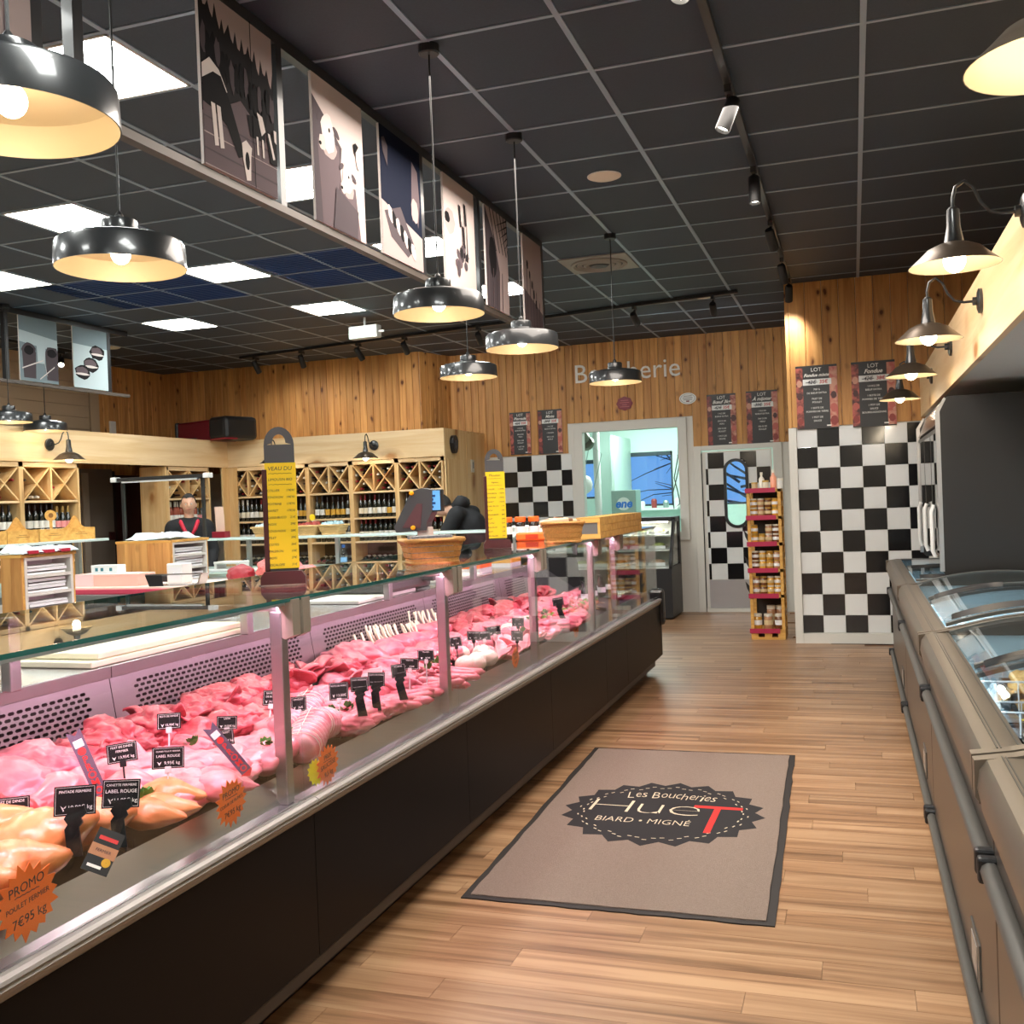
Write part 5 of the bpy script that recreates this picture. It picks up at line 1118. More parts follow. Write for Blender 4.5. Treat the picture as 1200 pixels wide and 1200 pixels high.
# wooden counter boxes with arched backs
def wood_box(p, rz, label, arch_=True):
    t = thing('wooden_box', label, 'box', p, rz, 'wooden counter boxes'); w, d, h, th = .23, .15, .10, .010
    MB().box(-w/2, -d/2, 0, w/2, -d/2 + th, h).build('front_board', CRATE, t)
    if arch_: MB().prism([(-w/2, 0), (w/2, 0), (w/2, h)] + [(w/2 - w*f, h + .105*math.exp(-((f-.5)/.2)**2)) for f in [k/14 for k in range(1, 14)]] + [(-w/2, h)], d/2 - th, d/2, MZ).build('arched_back', CRATE, t)
    else: MB().box(-w/2, d/2 - th, 0, w/2, d/2, h).build('back_board', CRATE, t)
    for s in (-1, 1): MB().box(s*w/2 - (th if s > 0 else 0), -d/2 + th, 0, s*w/2 + (th if s < 0 else 0), d/2 - th, h).build('side_board', CRATE, t)
    MB().box(-w/2 + th, -d/2 + th, 0, w/2 - th, d/2 - th, th).build('bottom_board', CRATE, t)
    for k, wd in ((.06, .03), (.045, .05)): MB().box(-wd, -d/2 - .0008, k, wd, -d/2, k + .004).build('burnt_mark', pm('burnt_print', rgb(140, 92, 40), .6), t)
    return t
bpos = [(5.02, 'wooden box at the left frame edge on the glass shelf, only its end in view', False), (5.40, 'wooden box with an arched back, left one on the glass shelf', True), (5.94, 'wooden box holding small white packets and a round wooden ladle', False), (6.62, 'wooden box with an arched back, right one at the end of the glass shelf', True)]
bpos = [(onx(px, 622, -6.18).y, l, a) for px, (_, l, a) in zip((-8, 30, 67, 98), bpos)]
for y, l, a in bpos: wood_box((-6.24, y, LSZ + .022), R(62), l, a)
yb3 = bpos[2][0]
ld = thing('wooden_ladle', 'round pale wooden ladle standing in the box of white packets', 'ladle', (-6.24, yb3, LSZ + .034), R(62))
MB().box(-.012, -.004, 0, .012, .004, .16, .002).build('handle', CRATE, ld); MB().prism([(.045*math.cos(2*PI*k/24), .21 + .045*math.sin(2*PI*k/24) - .012) for k in range(24)], -.006, .006, MZ).build('disc', CRATE, ld)
MB().prism([(.02*math.cos(2*PI*k/12), .21 + .02*math.sin(2*PI*k/12) - .012) for k in range(12)], -.0066, -.006, MZ).build('burnt_mark', pm('burnt_print', 0), ld)
for k in range(6):
    o = put('packet', crumpled(.05, .05, .035, 20 + k, PAPER, 'packet'), None, Vector((-6.24, yb3, LSZ + .09)) + Matrix.Rotation(R(62), 3, 'Z') @ Vector((-.085 + .034*k, .03*((k % 2)*2 - 1) - .0, 0))); tag(o, 'small white packet heaped in the wooden box with the ladle', 'packet', 'white packets in the wooden box')
# black heat-lamp gantry over the farther paper unit
gq0, gq1 = ony(138, 562, 7.75), ony(234, 560, 7.75)
ga = thing('heat_gantry', 'black gantry with white end caps standing over the farther paper unit', 'lamp', (0, 0, 0))
gz = gq0.z
MB().box(gq0.x - .0, 7.73, gz - .02, gq1.x + .05, 7.78, gz + .012).build('lamp_bar', BLACKM, ga); MB().box(gq0.x + .05, 7.735, gz - .035, gq1.x - .02, 7.775, gz - .02).build('lamp_tube', pm('tube_white', rgb(220, 226, 226), .3), ga)
for x in (gq0.x - .06, gq1.x + .05): MB().box(x, 7.72, gz - .025, x + .06, 7.79, gz + .018, .004).build('bar_cap', WHITEP, ga)
for x in (gq0.x + .03, gq1.x + .01): MB().box(x - .013, 7.765, .932, x + .013, 7.791, gz - .01).build('post', BLACKM, ga)
# things on the rear counter and its shelf
def basket(p, w, d, h, label, rz=0, flare=.82, col='basket_straw', c=rgb(214, 164, 92), group='wicker baskets', bands=4):
    t = thing('wicker_basket', label, 'basket', p, rz, group); m_ = pm(col, c, .65, tex=(120, tuple(v*.55 for v in c[:3]) + (1,), .6)); n = 40
    def ring(s, z, jj=0): return [((w/2*s)*max(-1, min(1, 1.35*math.cos(2*PI*k/n))), (d/2*s)*max(-1, min(1, 1.35*math.sin(2*PI*k/n))), z) for k in range(n)]
    for b in range(bands):
        z0, z1 = h*b/bands, h*(b+1)/bands; vs = []; fs = []
        for j, z in enumerate((z0 + h*.015, (z0+z1)/2, z1 - h*.015)):
            s = flare + (1-flare)*z/h
            for k, (x, y, zz) in enumerate(ring(s, z)): b_ = 1 + (.018 if (k//2 + b) % 2 else -.004)*(1 if j == 1 else .3); vs.append((x*b_, y*b_, zz))
        for j in range(2):
            for k in range(n): k2 = (k+1) % n; fs.append((j*n+k, j*n+k2, (j+1)*n+k2, (j+1)*n+k))
        MB().add(vs, fs).build('woven_band', m_, t, smooth=50)
    for z, s, r in ((0.006, flare, .008), (h, 1, .011)): pts = ring(s, z); MB().tube(pts + [pts[0], pts[1]], r, 6).build('rim', m_, t, smooth=60)
    MB().add(ring(flare, .006), [tuple(range(n))]).build('base', m_, t)
    return t
def on_shelf(px): return ony(px, 616, SHY + .14).x
zS = SHZ_ + .023
for px, lab, sd_ in ((312, 'shallow straw basket with clear wrapping on the rear shelf, left of the near sign', 31), (363, 'shallow straw basket with red packets on the rear shelf, right of the near sign', 32), (390, 'shallow straw basket with pale blue packets on the rear glass shelf', 33)):
    x = on_shelf(px); basket((x, SHY + .15, zS), .24, .2, .085, lab, 0, .7, 'basket_pale', rgb(228, 186, 122), 'straw baskets on the rear shelf', 3)
    c = {31: BAGP, 32: pm('packet_red', rgb(170, 70, 60), .5), 33: pm('packet_blue', rgb(170, 206, 216), .4)}[sd_]
    for q in range(3): o = put('packet', crumpled(.13, .10, .05, sd_*3 + q, c, 'packet'), None, (x - .05 + .05*q, SHY + .15, zS + .07 + .004*q)); o.rotation_euler = (0, 0, q); tag(o, {31: 'clear wrapped packet in the straw basket left of the near yellow sign', 32: 'reddish packet in the straw basket right of the near yellow sign', 33: 'pale blue packet in the right straw basket on the rear shelf'}[sd_], 'packet', 'packets in basket %d' % (sd_ - 30))
x = on_shelf(369); tg = thing('price_disc', 'round yellow price disc on a stick in the straw basket behind the near yellow sign', 'sign', (x, SHY + .10, zS + .08)); MB().prism([(.03*math.cos(2*PI*k/20), .085 + .03*math.sin(2*PI*k/20)) for k in range(20)], -.002, .002, MZ).build('disc', YELLOW, tg); MB().box(-.002, -.001, 0, .002, .001, .06).build('stick', WHITEP, tg)
x = on_shelf(258); tl = thing('leaflet_holder', 'wine-red leaflet box with a tall curved pink card at the shelf\'s left end', 'holder', (x, SHY + .15, zS)); MB().box(-.07, -.05, 0, .07, .05, .06, .004).build('box_body', WINERED, tl)
vs = []; 
for k in range(9): a = k/8; vs += [(-.075 + .02 - .03*a*a, .03*a*a, .06 + .24*a), (.045 - .03*a*a, .03*a*a, .06 + .24*a)]
MB().add(vs, [(2*k, 2*k+1, 2*k+3, 2*k+2) for k in range(8)]).build('card', pm('card_pink', rgb(224, 190, 172), .5), tl)
for px, py, w, lab, c in ((268, 634, .26, 'white folded tray leaning under the rear shelf', WHITEP), (262, 644, .34, 'stack of flat white trays on the rear counter at its left end', PAPER), (275, 649, .44, 'white slab lying on the rear counter edge', SLABW), (395, 651, .55, 'long white board lying on the rear counter under the shelf', SLABW)):
    q = ony(px, py, RY0 + .22); o = MB().box(-w/2, -.09, 0, w/2, .09, .022 if w < .4 else .018, .004).build('tray', c, None, False, (q.x, RY0 + .15 + .1*(px % 3), .932 if w > .3 else 1.0)); tag(o, lab, 'tray')
    if w < .3: MB().box(w/2 - .03, -.08, -.066, w/2, .08, 0).build('fold', c, o); MB().box(-w/2, -.08, -.068, -w/2 + .02, .08, 0).build('fold', c, o)
bk_ = thing('bottle', 'small clear water bottle on the rear counter under the shelf', 'bottle', (on_shelf(428), RY0 + .30, .931)); MB().lathe([(.028, 0), (.03, .01), (.03, .13), (.012, .17), (.012, .19)], 14, cap0=True).build('bottle_body', GLASS, bk_, smooth=50); MB().lathe([(.014, .185), (.014, .21), (.0005, .212)], 12).build('cap', pm('cap_blue', rgb(40, 90, 160), .4), bk_); MB().lathe([(.0305, .06), (.0305, .10)], 14).build('label_band', pm('band_blue', rgb(120, 170, 210), .4), bk_)
# red mince pile on the slab end
MEATR = pm('mince_red', rgb(206, 92, 92), .5, tex=(90, rgb(226, 140, 136), .5), bump=.6, bscale=80)
for k, (dx, dy, r, l) in enumerate(((.62, .05, .17, 'large mound of pink mince on the cutting slab near the yellow sign'), (.87, .02, .10, 'small mound of pink mince on the slab, right of the large one'), (.33, .0, .11, 'dark red piece of beef on the slab beside the steel tray'))):
    o = MB().ball((0, 0, 0), r, 4, (1, .8, .62), lambda q: q*(1 + .16*noise.noise(q*2.5 + Vector((k, 0, 0))) + .05*noise.noise(q*9))).build('minced_meat', MEATR if k < 2 else pm('beef_dark', rgb(150, 40, 52), .4), None, True, (-4.62 + dx, 6.5 + dy, SZ + r*.5)); tag(o, l, 'meat')
# white boards on the counter worktop
wtz = 1.001
def on_wt(px, py, z=wtz): return onz(px, py, z)
for (lab, y0, y1, x0, x1, z) in (('large pale cutting board on the counter worktop, upper of two', 2.62, 3.42, -2.26, -2.56, .022), ('large pale cutting board on the counter worktop, lower of two', 2.58, 3.40, -2.25, -2.60, 0), ):
    o = MB().box(x1, y0, 0, x0, y1, .02, .004).build('cutting_board', pm('board_cream', rgb(238, 236, 206), .5), None, False, (0, 0, wtz + z)); tag(o, lab, 'board')
o = MB().box(-2.56, 4.42, 0, -2.27, 5.1, .018, .004).build('cutting_board', SLABW, None, False, (0, 0, wtz)); tag(o, 'white cutting board under the black scale plate', 'board')
o = MB().box(-2.56, 5.55, 0, -2.27, 6.15, .018, .004).build('cutting_board', SLABW, None, False, (0, 0, wtz)); tag(o, 'white cutting board on the worktop beyond the scale', 'board')
# weighing scale with screen head
SCX, SCY = -2.42, 5.0
sc_ = thing('weighing_scale', 'dark grey weighing scale with two orange buttons and a tilted lit screen', 'scale', (SCX, SCY, wtz + .019))
MB().box(-.17, -.28, .0, .17, .24, .07, .02).build('scale_body', GREYD, sc_); MB().box(-.15, -.2, .07, .15, .2, .085, .006).build('weighing_plate', pm('plate_dark', (.03, .035, .04), .25, .5), sc_)
q = Vector((SCX, SCY, wtz + .019)); mq = ony(500, 630, SCY + .2) - q
MB().box(mq.x - .04, .16, .07, mq.x + .035, .22, mq.z + .06, .006).build('mast', pm('mast_cream', rgb(206, 200, 188), .4), sc_); MB().box(-.17, .14, .03, mq.x + .06, .24, .07, .01).build('mast_arm', GREYD, sc_)
hp0, hp1, hp2, hp3 = [ony(a, b, SCY + .2) - q for a, b in ((467, 622), (489, 577), (511, 575), (502, 622))]
poly = [(v.x, v.z) for v in [ony(a, b, SCY + .2) - q for a, b in ((467, 618), (487, 576), (499, 572), (511, 574), (511, 600), (505, 612), (504, 621), (470, 624))]]
MB().prism(poly, .14, .22, MZ).build('head_housing', GREYD, sc_)
poly = [(v.x, v.z) for v in [ony(a, b, SCY + .2) - q for a, b in ((477, 618), (494, 590), (500, 590), (498, 618))]]
MB().prism(poly, .136, .14, MZ).build('head_panel', pm('scale_mauve', rgb(94, 62, 66), .35), sc_)
for a, b in ((488, 578), (490, 618)): v = ony(a, b, SCY + .2) - q; MB().lathe([(.0005, .014), (.011, .012), (.013, 0)], 18, Matrix.Translation((v.x, .135, v.z)) @ Matrix.Rotation(R(90), 4, 'X')).build('button', pm('button_orange', rgb(250, 170, 20), .4), sc_, smooth=40)
a, b = ony(505, 574, SCY + .2) - q, ony(522, 599, SCY + .2) - q
MB().box(a.x, .15, b.z, b.x, .19, a.z, .004).build('screen_housing', BLACK, sc_)
MB().box(a.x + .006, .148, b.z + .008, b.x - .008, .15, a.z - .006).build('screen', pm('scale_screen', rgb(90, 150, 200), .3, emit=rgb(90, 150, 200), es=.8), sc_)
for k in range(4): MB().box(a.x + .012 + .010*(k % 2), .1470, b.z + .02 + .02*k, a.x + .034 + .012*(k % 2), .148, b.z + .032 + .02*k).build('screen_icon', pm('screen_icon', rgb(30, 70, 130), .3), sc_)
# second scale plate far down and cartons seen under the glass
sc2 = thing('weighing_scale', 'low dark weighing scale on the worktop beyond the second yellow sign', 'scale', (-2.46, 5.35, wtz)); MB().box(-.13, -.10, .0, .13, .10, .06, .01).build('scale_body', GREYD, sc2); MB().box(-.12, -.09, .06, .12, .09, .07, .003).build('weighing_plate', STEEL, sc2)
o = thing('carton', 'orange and white carton on the worktop seen under the glass shelf', 'box', (-2.42, 6.35, wtz)); MB().box(-.1, -.12, 0, .1, .12, .07).build('tray', WHITEP, o); MB().box(-.101, -.121, .035, .101, .121, .09).build('lid', ORANGE, o)
o = thing('carton', 'yellow carton on the worktop under the far end of the glass shelf', 'box', (-2.40, 6.95, wtz)); MB().box(-.09, -.12, 0, .09, .12, .06).build('tray', WHITEP, o); MB().box(-.091, -.121, .03, .091, .121, .085).build('lid', pm('carton_yellow', rgb(236, 176, 40), .5), o)
# ------------------------------------------------------------------ goods on the glass counter top
ZT = ZG + .0095
def paddle_sign(p, rz, label, lines, tilt=0):
    t = thing('price_sign', label, 'sign', p, rz, 'yellow price signs'); t.rotation_euler = (R(-2), 0, rz); t.scale = (.88, .88, .88)
    BRN = pm('sign_base_brown', rgb(66, 22, 20), .35)
    MB().prism([(-.085, 0), (.085, 0), (.085, .028), (.07, .05), (-.07, .05), (-.085, .028)], -.06, .06, MZ).build('base', BRN, t)
    MB().box(-.07, -.006, .05, -.05, .02, .45, .003).build('side_rail', BRN, t)
    w = .058; out = [(-w, .05), (w, .05), (w, .545)] + [(w*math.cos(a), .545 + w*1.25*math.sin(a)) for a in [PI*k/14 for k in range(1, 14)]] + [(-w, .545)]
    M = MZ; g = pm('slate_grey', rgb(70, 70, 74), .5)
    # paddle with a half-moon hole: two side cheeks, a lower body and a cap
    MB().prism([(-w, .05), (w, .05), (w, .53), (-w, .53)], .0, .014, M).build('board', g, t)
    hole = [(.026*math.cos(a), .555 + .026*math.sin(a)*1.3) for a in [PI*k/12 for k in range(13)]]
    top = [(w*math.cos(a), .545 + w*1.25*math.sin(a)) for a in [PI*k/12 for k in range(13)]]
    vs = [(x, 0, z) for x, z in top] + [(x, 0, z) for x, z in hole] + [(x, .014, z) for x, z in top] + [(x, .014, z) for x, z in hole]; n = 13; fs = []
    for k in range(n-1): fs += [(k, k+1, n+k+1, n+k), (2*n+k, 3*n+k, 3*n+k+1, 2*n+k+1), (k, 2*n+k, 2*n+k+1, k+1), (n+k, n+k+1, 3*n+k+1, 3*n+k)]
    MB().add(vs, fs).box(-w, 0, .53, w, .014, .547).build('board_grip', g, t)
    MB().box(-w - .0, -.004, .06, w + .004, -.001, .475).build('paper_sheet', YELLOW, t)
    z = .452
    for i, (a, b) in enumerate(lines):
        s = .022 if i == 0 else .0145 if i == 1 else .0125
        if b: text(a, s, INK, t, frame_m((-w + .006, -.0045, z), (1, 0, 0), (0, 0, 1)), 'handwriting', align='LEFT', shear=.15, ext=.0003); text(b, s, INK, t, frame_m((w - .004, -.0045, z), (1, 0, 0), (0, 0, 1)), 'handwriting', align='RIGHT', shear=.15, ext=.0003)
        else:
            text(a, s, INK, t, frame_m((0, -.0045, z), (1, 0, 0), (0, 0, 1)), 'handwriting', shear=.1, ext=.0003)
            MB().tube([(-.045 + .009*k, -.005, z - .02 + .002*(k % 2)) for k in range(11)], .0007, 4).build('wavy_line', INK, t)
        z -= .043 if i < 2 else .0265
    return t
s1, s2 = onz(333, 684, ZT), onz(583, 642, ZT)
LS = [('VEAU DU', ''), ('LIMOUSIN BIO', ''), ('COLLIER', '17€90'), ('TENDRON', '19€90'), ('POITRINE', '17€95'), ('JARRET', '17€50'), ('OSSO BUCO', '21€'), ('NOIX', '29€'), ('SOUS-NOIX', '28€'), ('FILET', '39€'), ('COTES', '26€'), ('PALERON', '19€'), ('ROTI', '27€'), ('ESCALOPE', '31€'), ('FOIE', '28€'), ('SAUTE', '21€')]
paddle_sign((s1.x, s1.y, ZT), R(28), 'tall yellow handwritten price list on a slate paddle, near one on the glass counter', LS)
paddle_sign((s2.x, s2.y, ZT), R(22), 'tall yellow handwritten price list on a slate paddle, far one on the glass counter', [('Mouton', ''), ('Agneau', '')] + [(a, b) for a, b in LS[2:14]])
p = onz(500, 661, ZT)
BC = Vector((p.x + .0, p.y + .06, ZT)); basket(BC, .25, .17, .10, 'woven honey-coloured basket of newspapers on the glass top beside the scale', R(38), .80, 'basket_honey', rgb(206, 150, 78), None, 4)
NEWS = [pm('news_%d' % k, c, .7, tex=(60, c2, .4)) for k, (c, c2) in enumerate(((rgb(150, 152, 160), rgb(90, 96, 110)), (rgb(110, 112, 120), rgb(190, 186, 180)), (rgb(190, 180, 166), rgb(120, 110, 104)), (rgb(80, 86, 100), rgb(160, 160, 166))))]
for k in range(5):
    o = MB().box(-.088, -.004, 0, .088, .004, .108, .002).build('newspaper', NEWS[k % 4], None, False, BC + Matrix.Rotation(R(38), 3, 'Z') @ Vector((.01*(k % 2) - .005, -.045 + .02*k, .012))); o.rotation_euler = (R(-8), 0, R(38)); tag(o, 'folded newspaper leaning in the honey-coloured basket', 'newspaper', 'newspapers in the basket')
p = onz(655, 637, ZT)
basket((p.x - .02, p.y + .15, ZT), .24, .20, .115, 'woven honey-coloured basket of wrapped packets near the far end of the glass top', R(20), .82, 'basket_honey', rgb(206, 150, 78), None, 4)
for k in range(4):
    o = MB().box(-.085, -.017, 0, .085, .017, .045, .008).build('packet', pm('packet_mixed_%d' % (k % 2), (rgb(226, 206, 176), rgb(130, 90, 60))[k % 2], .5), None, False, (p.x - .05 + .015*k, p.y + .10 + .03*k, ZT + .095)); o.rotation_euler = (0, .08*(k - 1), R(20 + 6*k)); tag(o, 'wrapped biscuit packet on top of the far basket', 'packet', 'packets in the far basket')
p = onz(606, 633, ZT)
for k in range(3):
    t = thing('jar', 'dark jar with an orange lid beside the far yellow sign, one of three', 'jar', (p.x - .16 + .085*k, p.y + .28 + .03*k, ZT), 0, 'orange-lidded jars on the glass top'); MB().lathe([(.033, 0), (.036, .006), (.036, .10), (.03, .112)], 18, cap0=True).build('jar_body', pm('jar_dark', (.02, .012, .01), .12, coat=.5), t, smooth=40); MB().lathe([(.035, .11), (.037, .113), (.037, .142), (.034, .145), (.0005, .145)], 18).build('lid', ORANGE, t, smooth=40); MB().lathe([(.0366, .03), (.0366, .08)], 18).build('label_band', PAPER, t)
p = onz(628, 633, ZT); t = thing('packet', 'orange paper packet lying on the glass top in front of the far basket', 'packet', (p.x - .02, p.y, ZT), R(12)); MB().box(-.10, -.06, 0, .10, .06, .05, .01).build('packet_body', ORANGE, t); MB().box(-.04, -.061, .01, .04, -.06, .04).build('label_panel', pm('packet_label', rgb(200, 60, 20), .5), t)
# long wooden crate with a dark end
c0, c1 = onz(676, 632, ZT), onz(752, 622, ZT)
t = thing('wooden_crate', 'long pale wooden crate with a dark window in its end on the far glass top', 'crate', (c0.x, c0.y, ZT), 0)
CW, CH_ = .15, .125; Lc = min(1.5, onx(752, 620, c0.x + CW).y - c0.y)
for k in range(3):
    z = .042*k
    for x in (0, CW - .01): MB().box(x, .012, z + .001, x + .01, Lc - .012, z + .041).build('side_slat', CRATE, t)
for q in ((0, 0, 0, CW, .012, .03), (0, 0, .10, CW, .012, CH_), (0, 0, .03, .015, .012, .10), (CW - .015, 0, .03, CW, .012, .10)): MB().box(*q).build('end_bar', CRATE, t)
MB().box(.015, .004, .03, CW - .015, .008, .10).build('end_window', pm('crate_window', rgb(110, 112, 112), .3), t); MB().box(0, 0, CH_, CW, Lc, CH_ + .008).build('lid', CRATE, t); MB().box(0, Lc - .012, 0, CW, Lc, CH_).build('end_board', CRATE, t)
# ------------------------------------------------------------------ refrigerated deli case along the back wall
dc = thing('deli_case', 'black refrigerated case with lit white shelves and a slanted glass front before the cutting-room window', 'case', (0, 0, 0))
DXa, DXb, DYf, DYb = -4.35, -2.05, 11.95, 12.68
side = [(DYf, .10), (DYf, .62), (DYf + .33, 1.20), (DYb, 1.20), (DYb, .10)]
MX = Matrix(((0, 0, 1, 0), (1, 0, 0, 0), (0, 1, 0, 0), (0, 0, 0, 1)))
for x in (DXa, DXb - .03):
    MB().prism([(DYf, 0.02), (DYf, .62), (DYb, .62), (DYb, .02)], x, x + .03, MX).build('lower_end', BLACK, dc)
    MB().prism([(DYf, .60), (DYf, .66), (DYf + .33, 1.20), (DYf + .42, 1.20), (DYf + .10, .64), (DYf + .08, .60)], x, x + .03, MX).build('end_strut', BLACK, dc)
    MB().prism([(DYb - .09, .6), (DYb - .09, 1.2), (DYb, 1.2), (DYb, .6)], x, x + .03, MX).build('end_post', BLACK, dc)
    MB().prism([(DYf + .33, 1.14), (DYf + .30, 1.20), (DYb, 1.20), (DYb, 1.14)], x, x + .03, MX).build('end_beam', BLACK, dc)
    MB().prism([(DYf + .1, .64), (DYf + .40, 1.16), (DYb - .09, 1.16), (DYb - .09, .64)], x + .012, x + .018, MX).build('end_glass', GLASS, dc)
MB().box(DXa + .03, DYf, .02, DXb - .03, DYf + .04, .60).build('front_panel', BLACK, dc); MB().box(DXa + .03, DYf + .30, 1.15, DXb - .03, DYb, 1.20).build('top_beam', BLACK, dc); MB().box(DXa + .03, DYb - .05, .1, DXb - .03, DYb, 1.15).build('back_panel', pm('case_white', rgb(226, 232, 226), .4), dc)
MB().prism([(DYf + .01, .62), (DYf + .33, 1.17), (DYf + .336, 1.17), (DYf + .016, .62)], DXa + .03, DXb - .03, MX).build('front_glass', GLASS, dc)
for k, (z, yf) in enumerate(((.60, .05), (.80, .16), (.97, .25))): MB().box(DXa + .04, DYf + yf, z, DXb - .04, DYb - .06, z + .02).build('shelf', pm('case_white', 0), dc)
MB().box(DXa + .1, DYf + .40, 1.135, DXb - .1, DYf + .44, 1.15).build('case_tube', pm('case_tube', (1, 1, 1), .4, emit=(1, .96, .86), es=12), dc)
light('AREA', 'case_light', (-3.2, DYf + .42, 1.13), 14, (1, .96, .86), .05, size_y=.05).data.size = 2.0
DELI = [pm('deli_%d' % k, c, .5) for k, c in enumerate((rgb(226, 190, 120), rgb(190, 130, 70), rgb(230, 226, 214), rgb(206, 176, 150), rgb(176, 190, 120)))]
for k, (z, yf) in enumerate(((.62, .20), (.82, .26), (.99, .33))):
    for i in range(9):
        x = DXa + .2 + i*.235; o = thing('deli_tray', 'white dish of prepared food on the %s shelf of the black deli case' % ('bottom', 'middle', 'top')[k], 'dish', (x, DYf + yf + .16, z + .001), 0, 'dishes on the %s shelf of the deli case' % ('bottom', 'middle', 'top')[k])
        MB().prism([(-.10, .0), (.10, 0), (.105, .035), (-.105, .035)], -.10, .10, MZ).build('dish', WHITEP, o); MB().ball((0, 0, .035), .085, 2, (1, 1, .45), lambda q: q*(1 + .2*noise.noise(q*3 + Vector((i, k, 0))))).build('food', DELI[(i + k) % 5], o, True)
# ------------------------------------------------------------------ meat on the display deck
def flesh(name, base, fat, scale=16, amt=.35, rough=.36, seed=0, third=None):
    if name in MATS: return MATS[name]
    m = bpy.data.materials.new(name); m.use_nodes = True; nt = m.node_tree; b = nt.nodes['Principled BSDF']; L = nt.links.new
    tc = nt.nodes.new('ShaderNodeTexCoord'); oi = nt.nodes.new('ShaderNodeObjectInfo'); ad = nt.nodes.new('ShaderNodeVectorMath'); ad.operation = 'MULTIPLY_ADD'
    L(oi.outputs['Random'], ad.inputs[0]); ad.inputs[1].default_value = (19, 31, 47); L(tc.outputs['Object'], ad.inputs[2])
    mp = nt.nodes.new('ShaderNodeMapping'); mp.inputs['Scale'].default_value = (1, .35, 1.6); L(ad.outputs[0], mp.inputs[0])
    n = nt.nodes.new('ShaderNodeTexNoise'); n.inputs['Scale'].default_value = scale; n.inputs['Detail'].default_value = 6; n.inputs['Distortion'].default_value = 1.2; L(mp.outputs[0], n.inputs['Vector'])
    r = nt.nodes.new('ShaderNodeValToRGB'); e = r.color_ramp.elements; e[0].position = .5 - amt*.4; e[0].color = base; e[1].position = .5 + amt*.5; e[1].color = fat
    if third: k = e.new(.44 - amt*.6); k.color = third
    L(n.outputs['Fac'], r.inputs['Fac'])
    mr = nt.nodes.new('ShaderNodeMapRange'); mr.inputs['To Min'].default_value = .86; mr.inputs['To Max'].default_value = 1.12; L(oi.outputs['Random'], mr.inputs['Value'])
    hs = nt.nodes.new('ShaderNodeHueSaturation'); L(r.outputs['Color'], hs.inputs['Color']); L(mr.outputs[0], hs.inputs['Value']); L(hs.outputs['Color'], b.inputs['Base Color'])
    b.inputs['Roughness'].default_value = rough; b.inputs['Specular IOR Level'].default_value = .5; b.inputs['Coat Weight'].default_value = .3; b.inputs['Coat Roughness'].default_value = .2
    bp = nt.nodes.new('ShaderNodeBump'); bp.inputs['Strength'].default_value = .8; bp.inputs['Distance'].default_value = .004; L(n.outputs['Fac'], bp.inputs['Height']); L(bp.outputs[0], b.inputs['Normal'])
    MATS[name] = m; return m
F_PORK = flesh('pork_flesh', rgb(212, 84, 108), rgb(232, 146, 154), 14, .5, third=rgb(190, 66, 74))
F_BEEF = flesh('beef_flesh', rgb(172, 44, 62), rgb(210, 104, 112), 20, .4, third=rgb(120, 26, 36))
F_BEEFD = flesh('beef_dark_flesh', rgb(140, 36, 46), rgb(190, 84, 84), 18, .5, third=rgb(92, 16, 26))
F_POUL = flesh('poultry_flesh', rgb(222, 104, 122), rgb(240, 164, 166), 14, .5, third=rgb(196, 72, 92))
F_YELL = flesh('yellow_skin', rgb(214, 120, 60), rgb(230, 164, 110), 14, .5, third=rgb(190, 92, 50))
F_VEAL = flesh('veal_flesh', rgb(224, 112, 130), rgb(242, 176, 180), 16, .5)
F_FAT = flesh('fat_white', rgb(240, 204, 190), rgb(248, 232, 220), 14, .5)
STRING = pm('kitchen_string', rgb(244, 226, 214), .7)
BONE = pm('bone', rgb(244, 226, 204), .5)
HERB = pm('parsley', rgb(70, 120, 40), .6, vary=.3)
def nz(q, f, s): return noise.noise(q*f + Vector((s*7.3, s*3.1, s*1.7)))
def m_chunk(seed, mat, sx=1, sy=.62, sz=.42, r=.075, rough=.28):
    def fn(q):
        d = 1 + rough*nz(q, 1.5, seed) + rough*.6*(1 - 2.4*abs(nz(q, 2.4, seed + 9))) - .10*max(0, 1 - abs(nz(q, 4.2, seed + 3))*7) + .09*nz(q, 6, seed) + .035*nz(q, 14, seed)
        return q*d
    return MB().ball((0, 0, sz*r*.7), r, 4, (sx, sy, sz), fn).mesh('meat_piece', mat, True)
def m_fold(seed, mat, L=.15, w=.10):
    """a slice laid in a loose fold."""
    nx, ny = 22, 12; vs, fs = [], []; th = .008
    for side in (1, -1):
        for i in range(nx + 1):
            t = i/nx
            for j in range(ny + 1):
                u = (j/ny - .5)*(w*(1 - .35*abs(2*t - 1)**2.5)); a = t*PI*2.2 + seed
                x = (t - .5)*L*(1 + .1*nz(Vector((t*3, u*20, 0)), 1, seed)); z = .03 + .020*math.sin(a) + .022*nz(Vector((t*3, u*16, seed)), 1, seed) + .022*math.cos(u*26 + seed)
                vs.append((x, u + .012*math.sin(a*1.3), max(.004, z) + side*th/2))
    o = (nx+1)*(ny+1)
    for i in range(nx):
        for j in range(ny): a = i*(ny+1) + j; fs.append((a, a+1, a+ny+2, a+ny+1)); fs.append((o+a, o+a+ny+1, o+a+ny+2, o+a+1))
    for i in range(nx): a, b = i*(ny+1), (i+1)*(ny+1); fs.append((a, b, o+b, o+a)); fs.append((a+ny, o+a+ny, o+b+ny, b+ny))
    for j in range(ny): fs.append((j, o+j, o+j+1, j+1)); a = nx*(ny+1) + j; fs.append((a, a+1, o+a+1, o+a))
    return MB().add(vs, fs).mesh('meat_piece', mat, True)
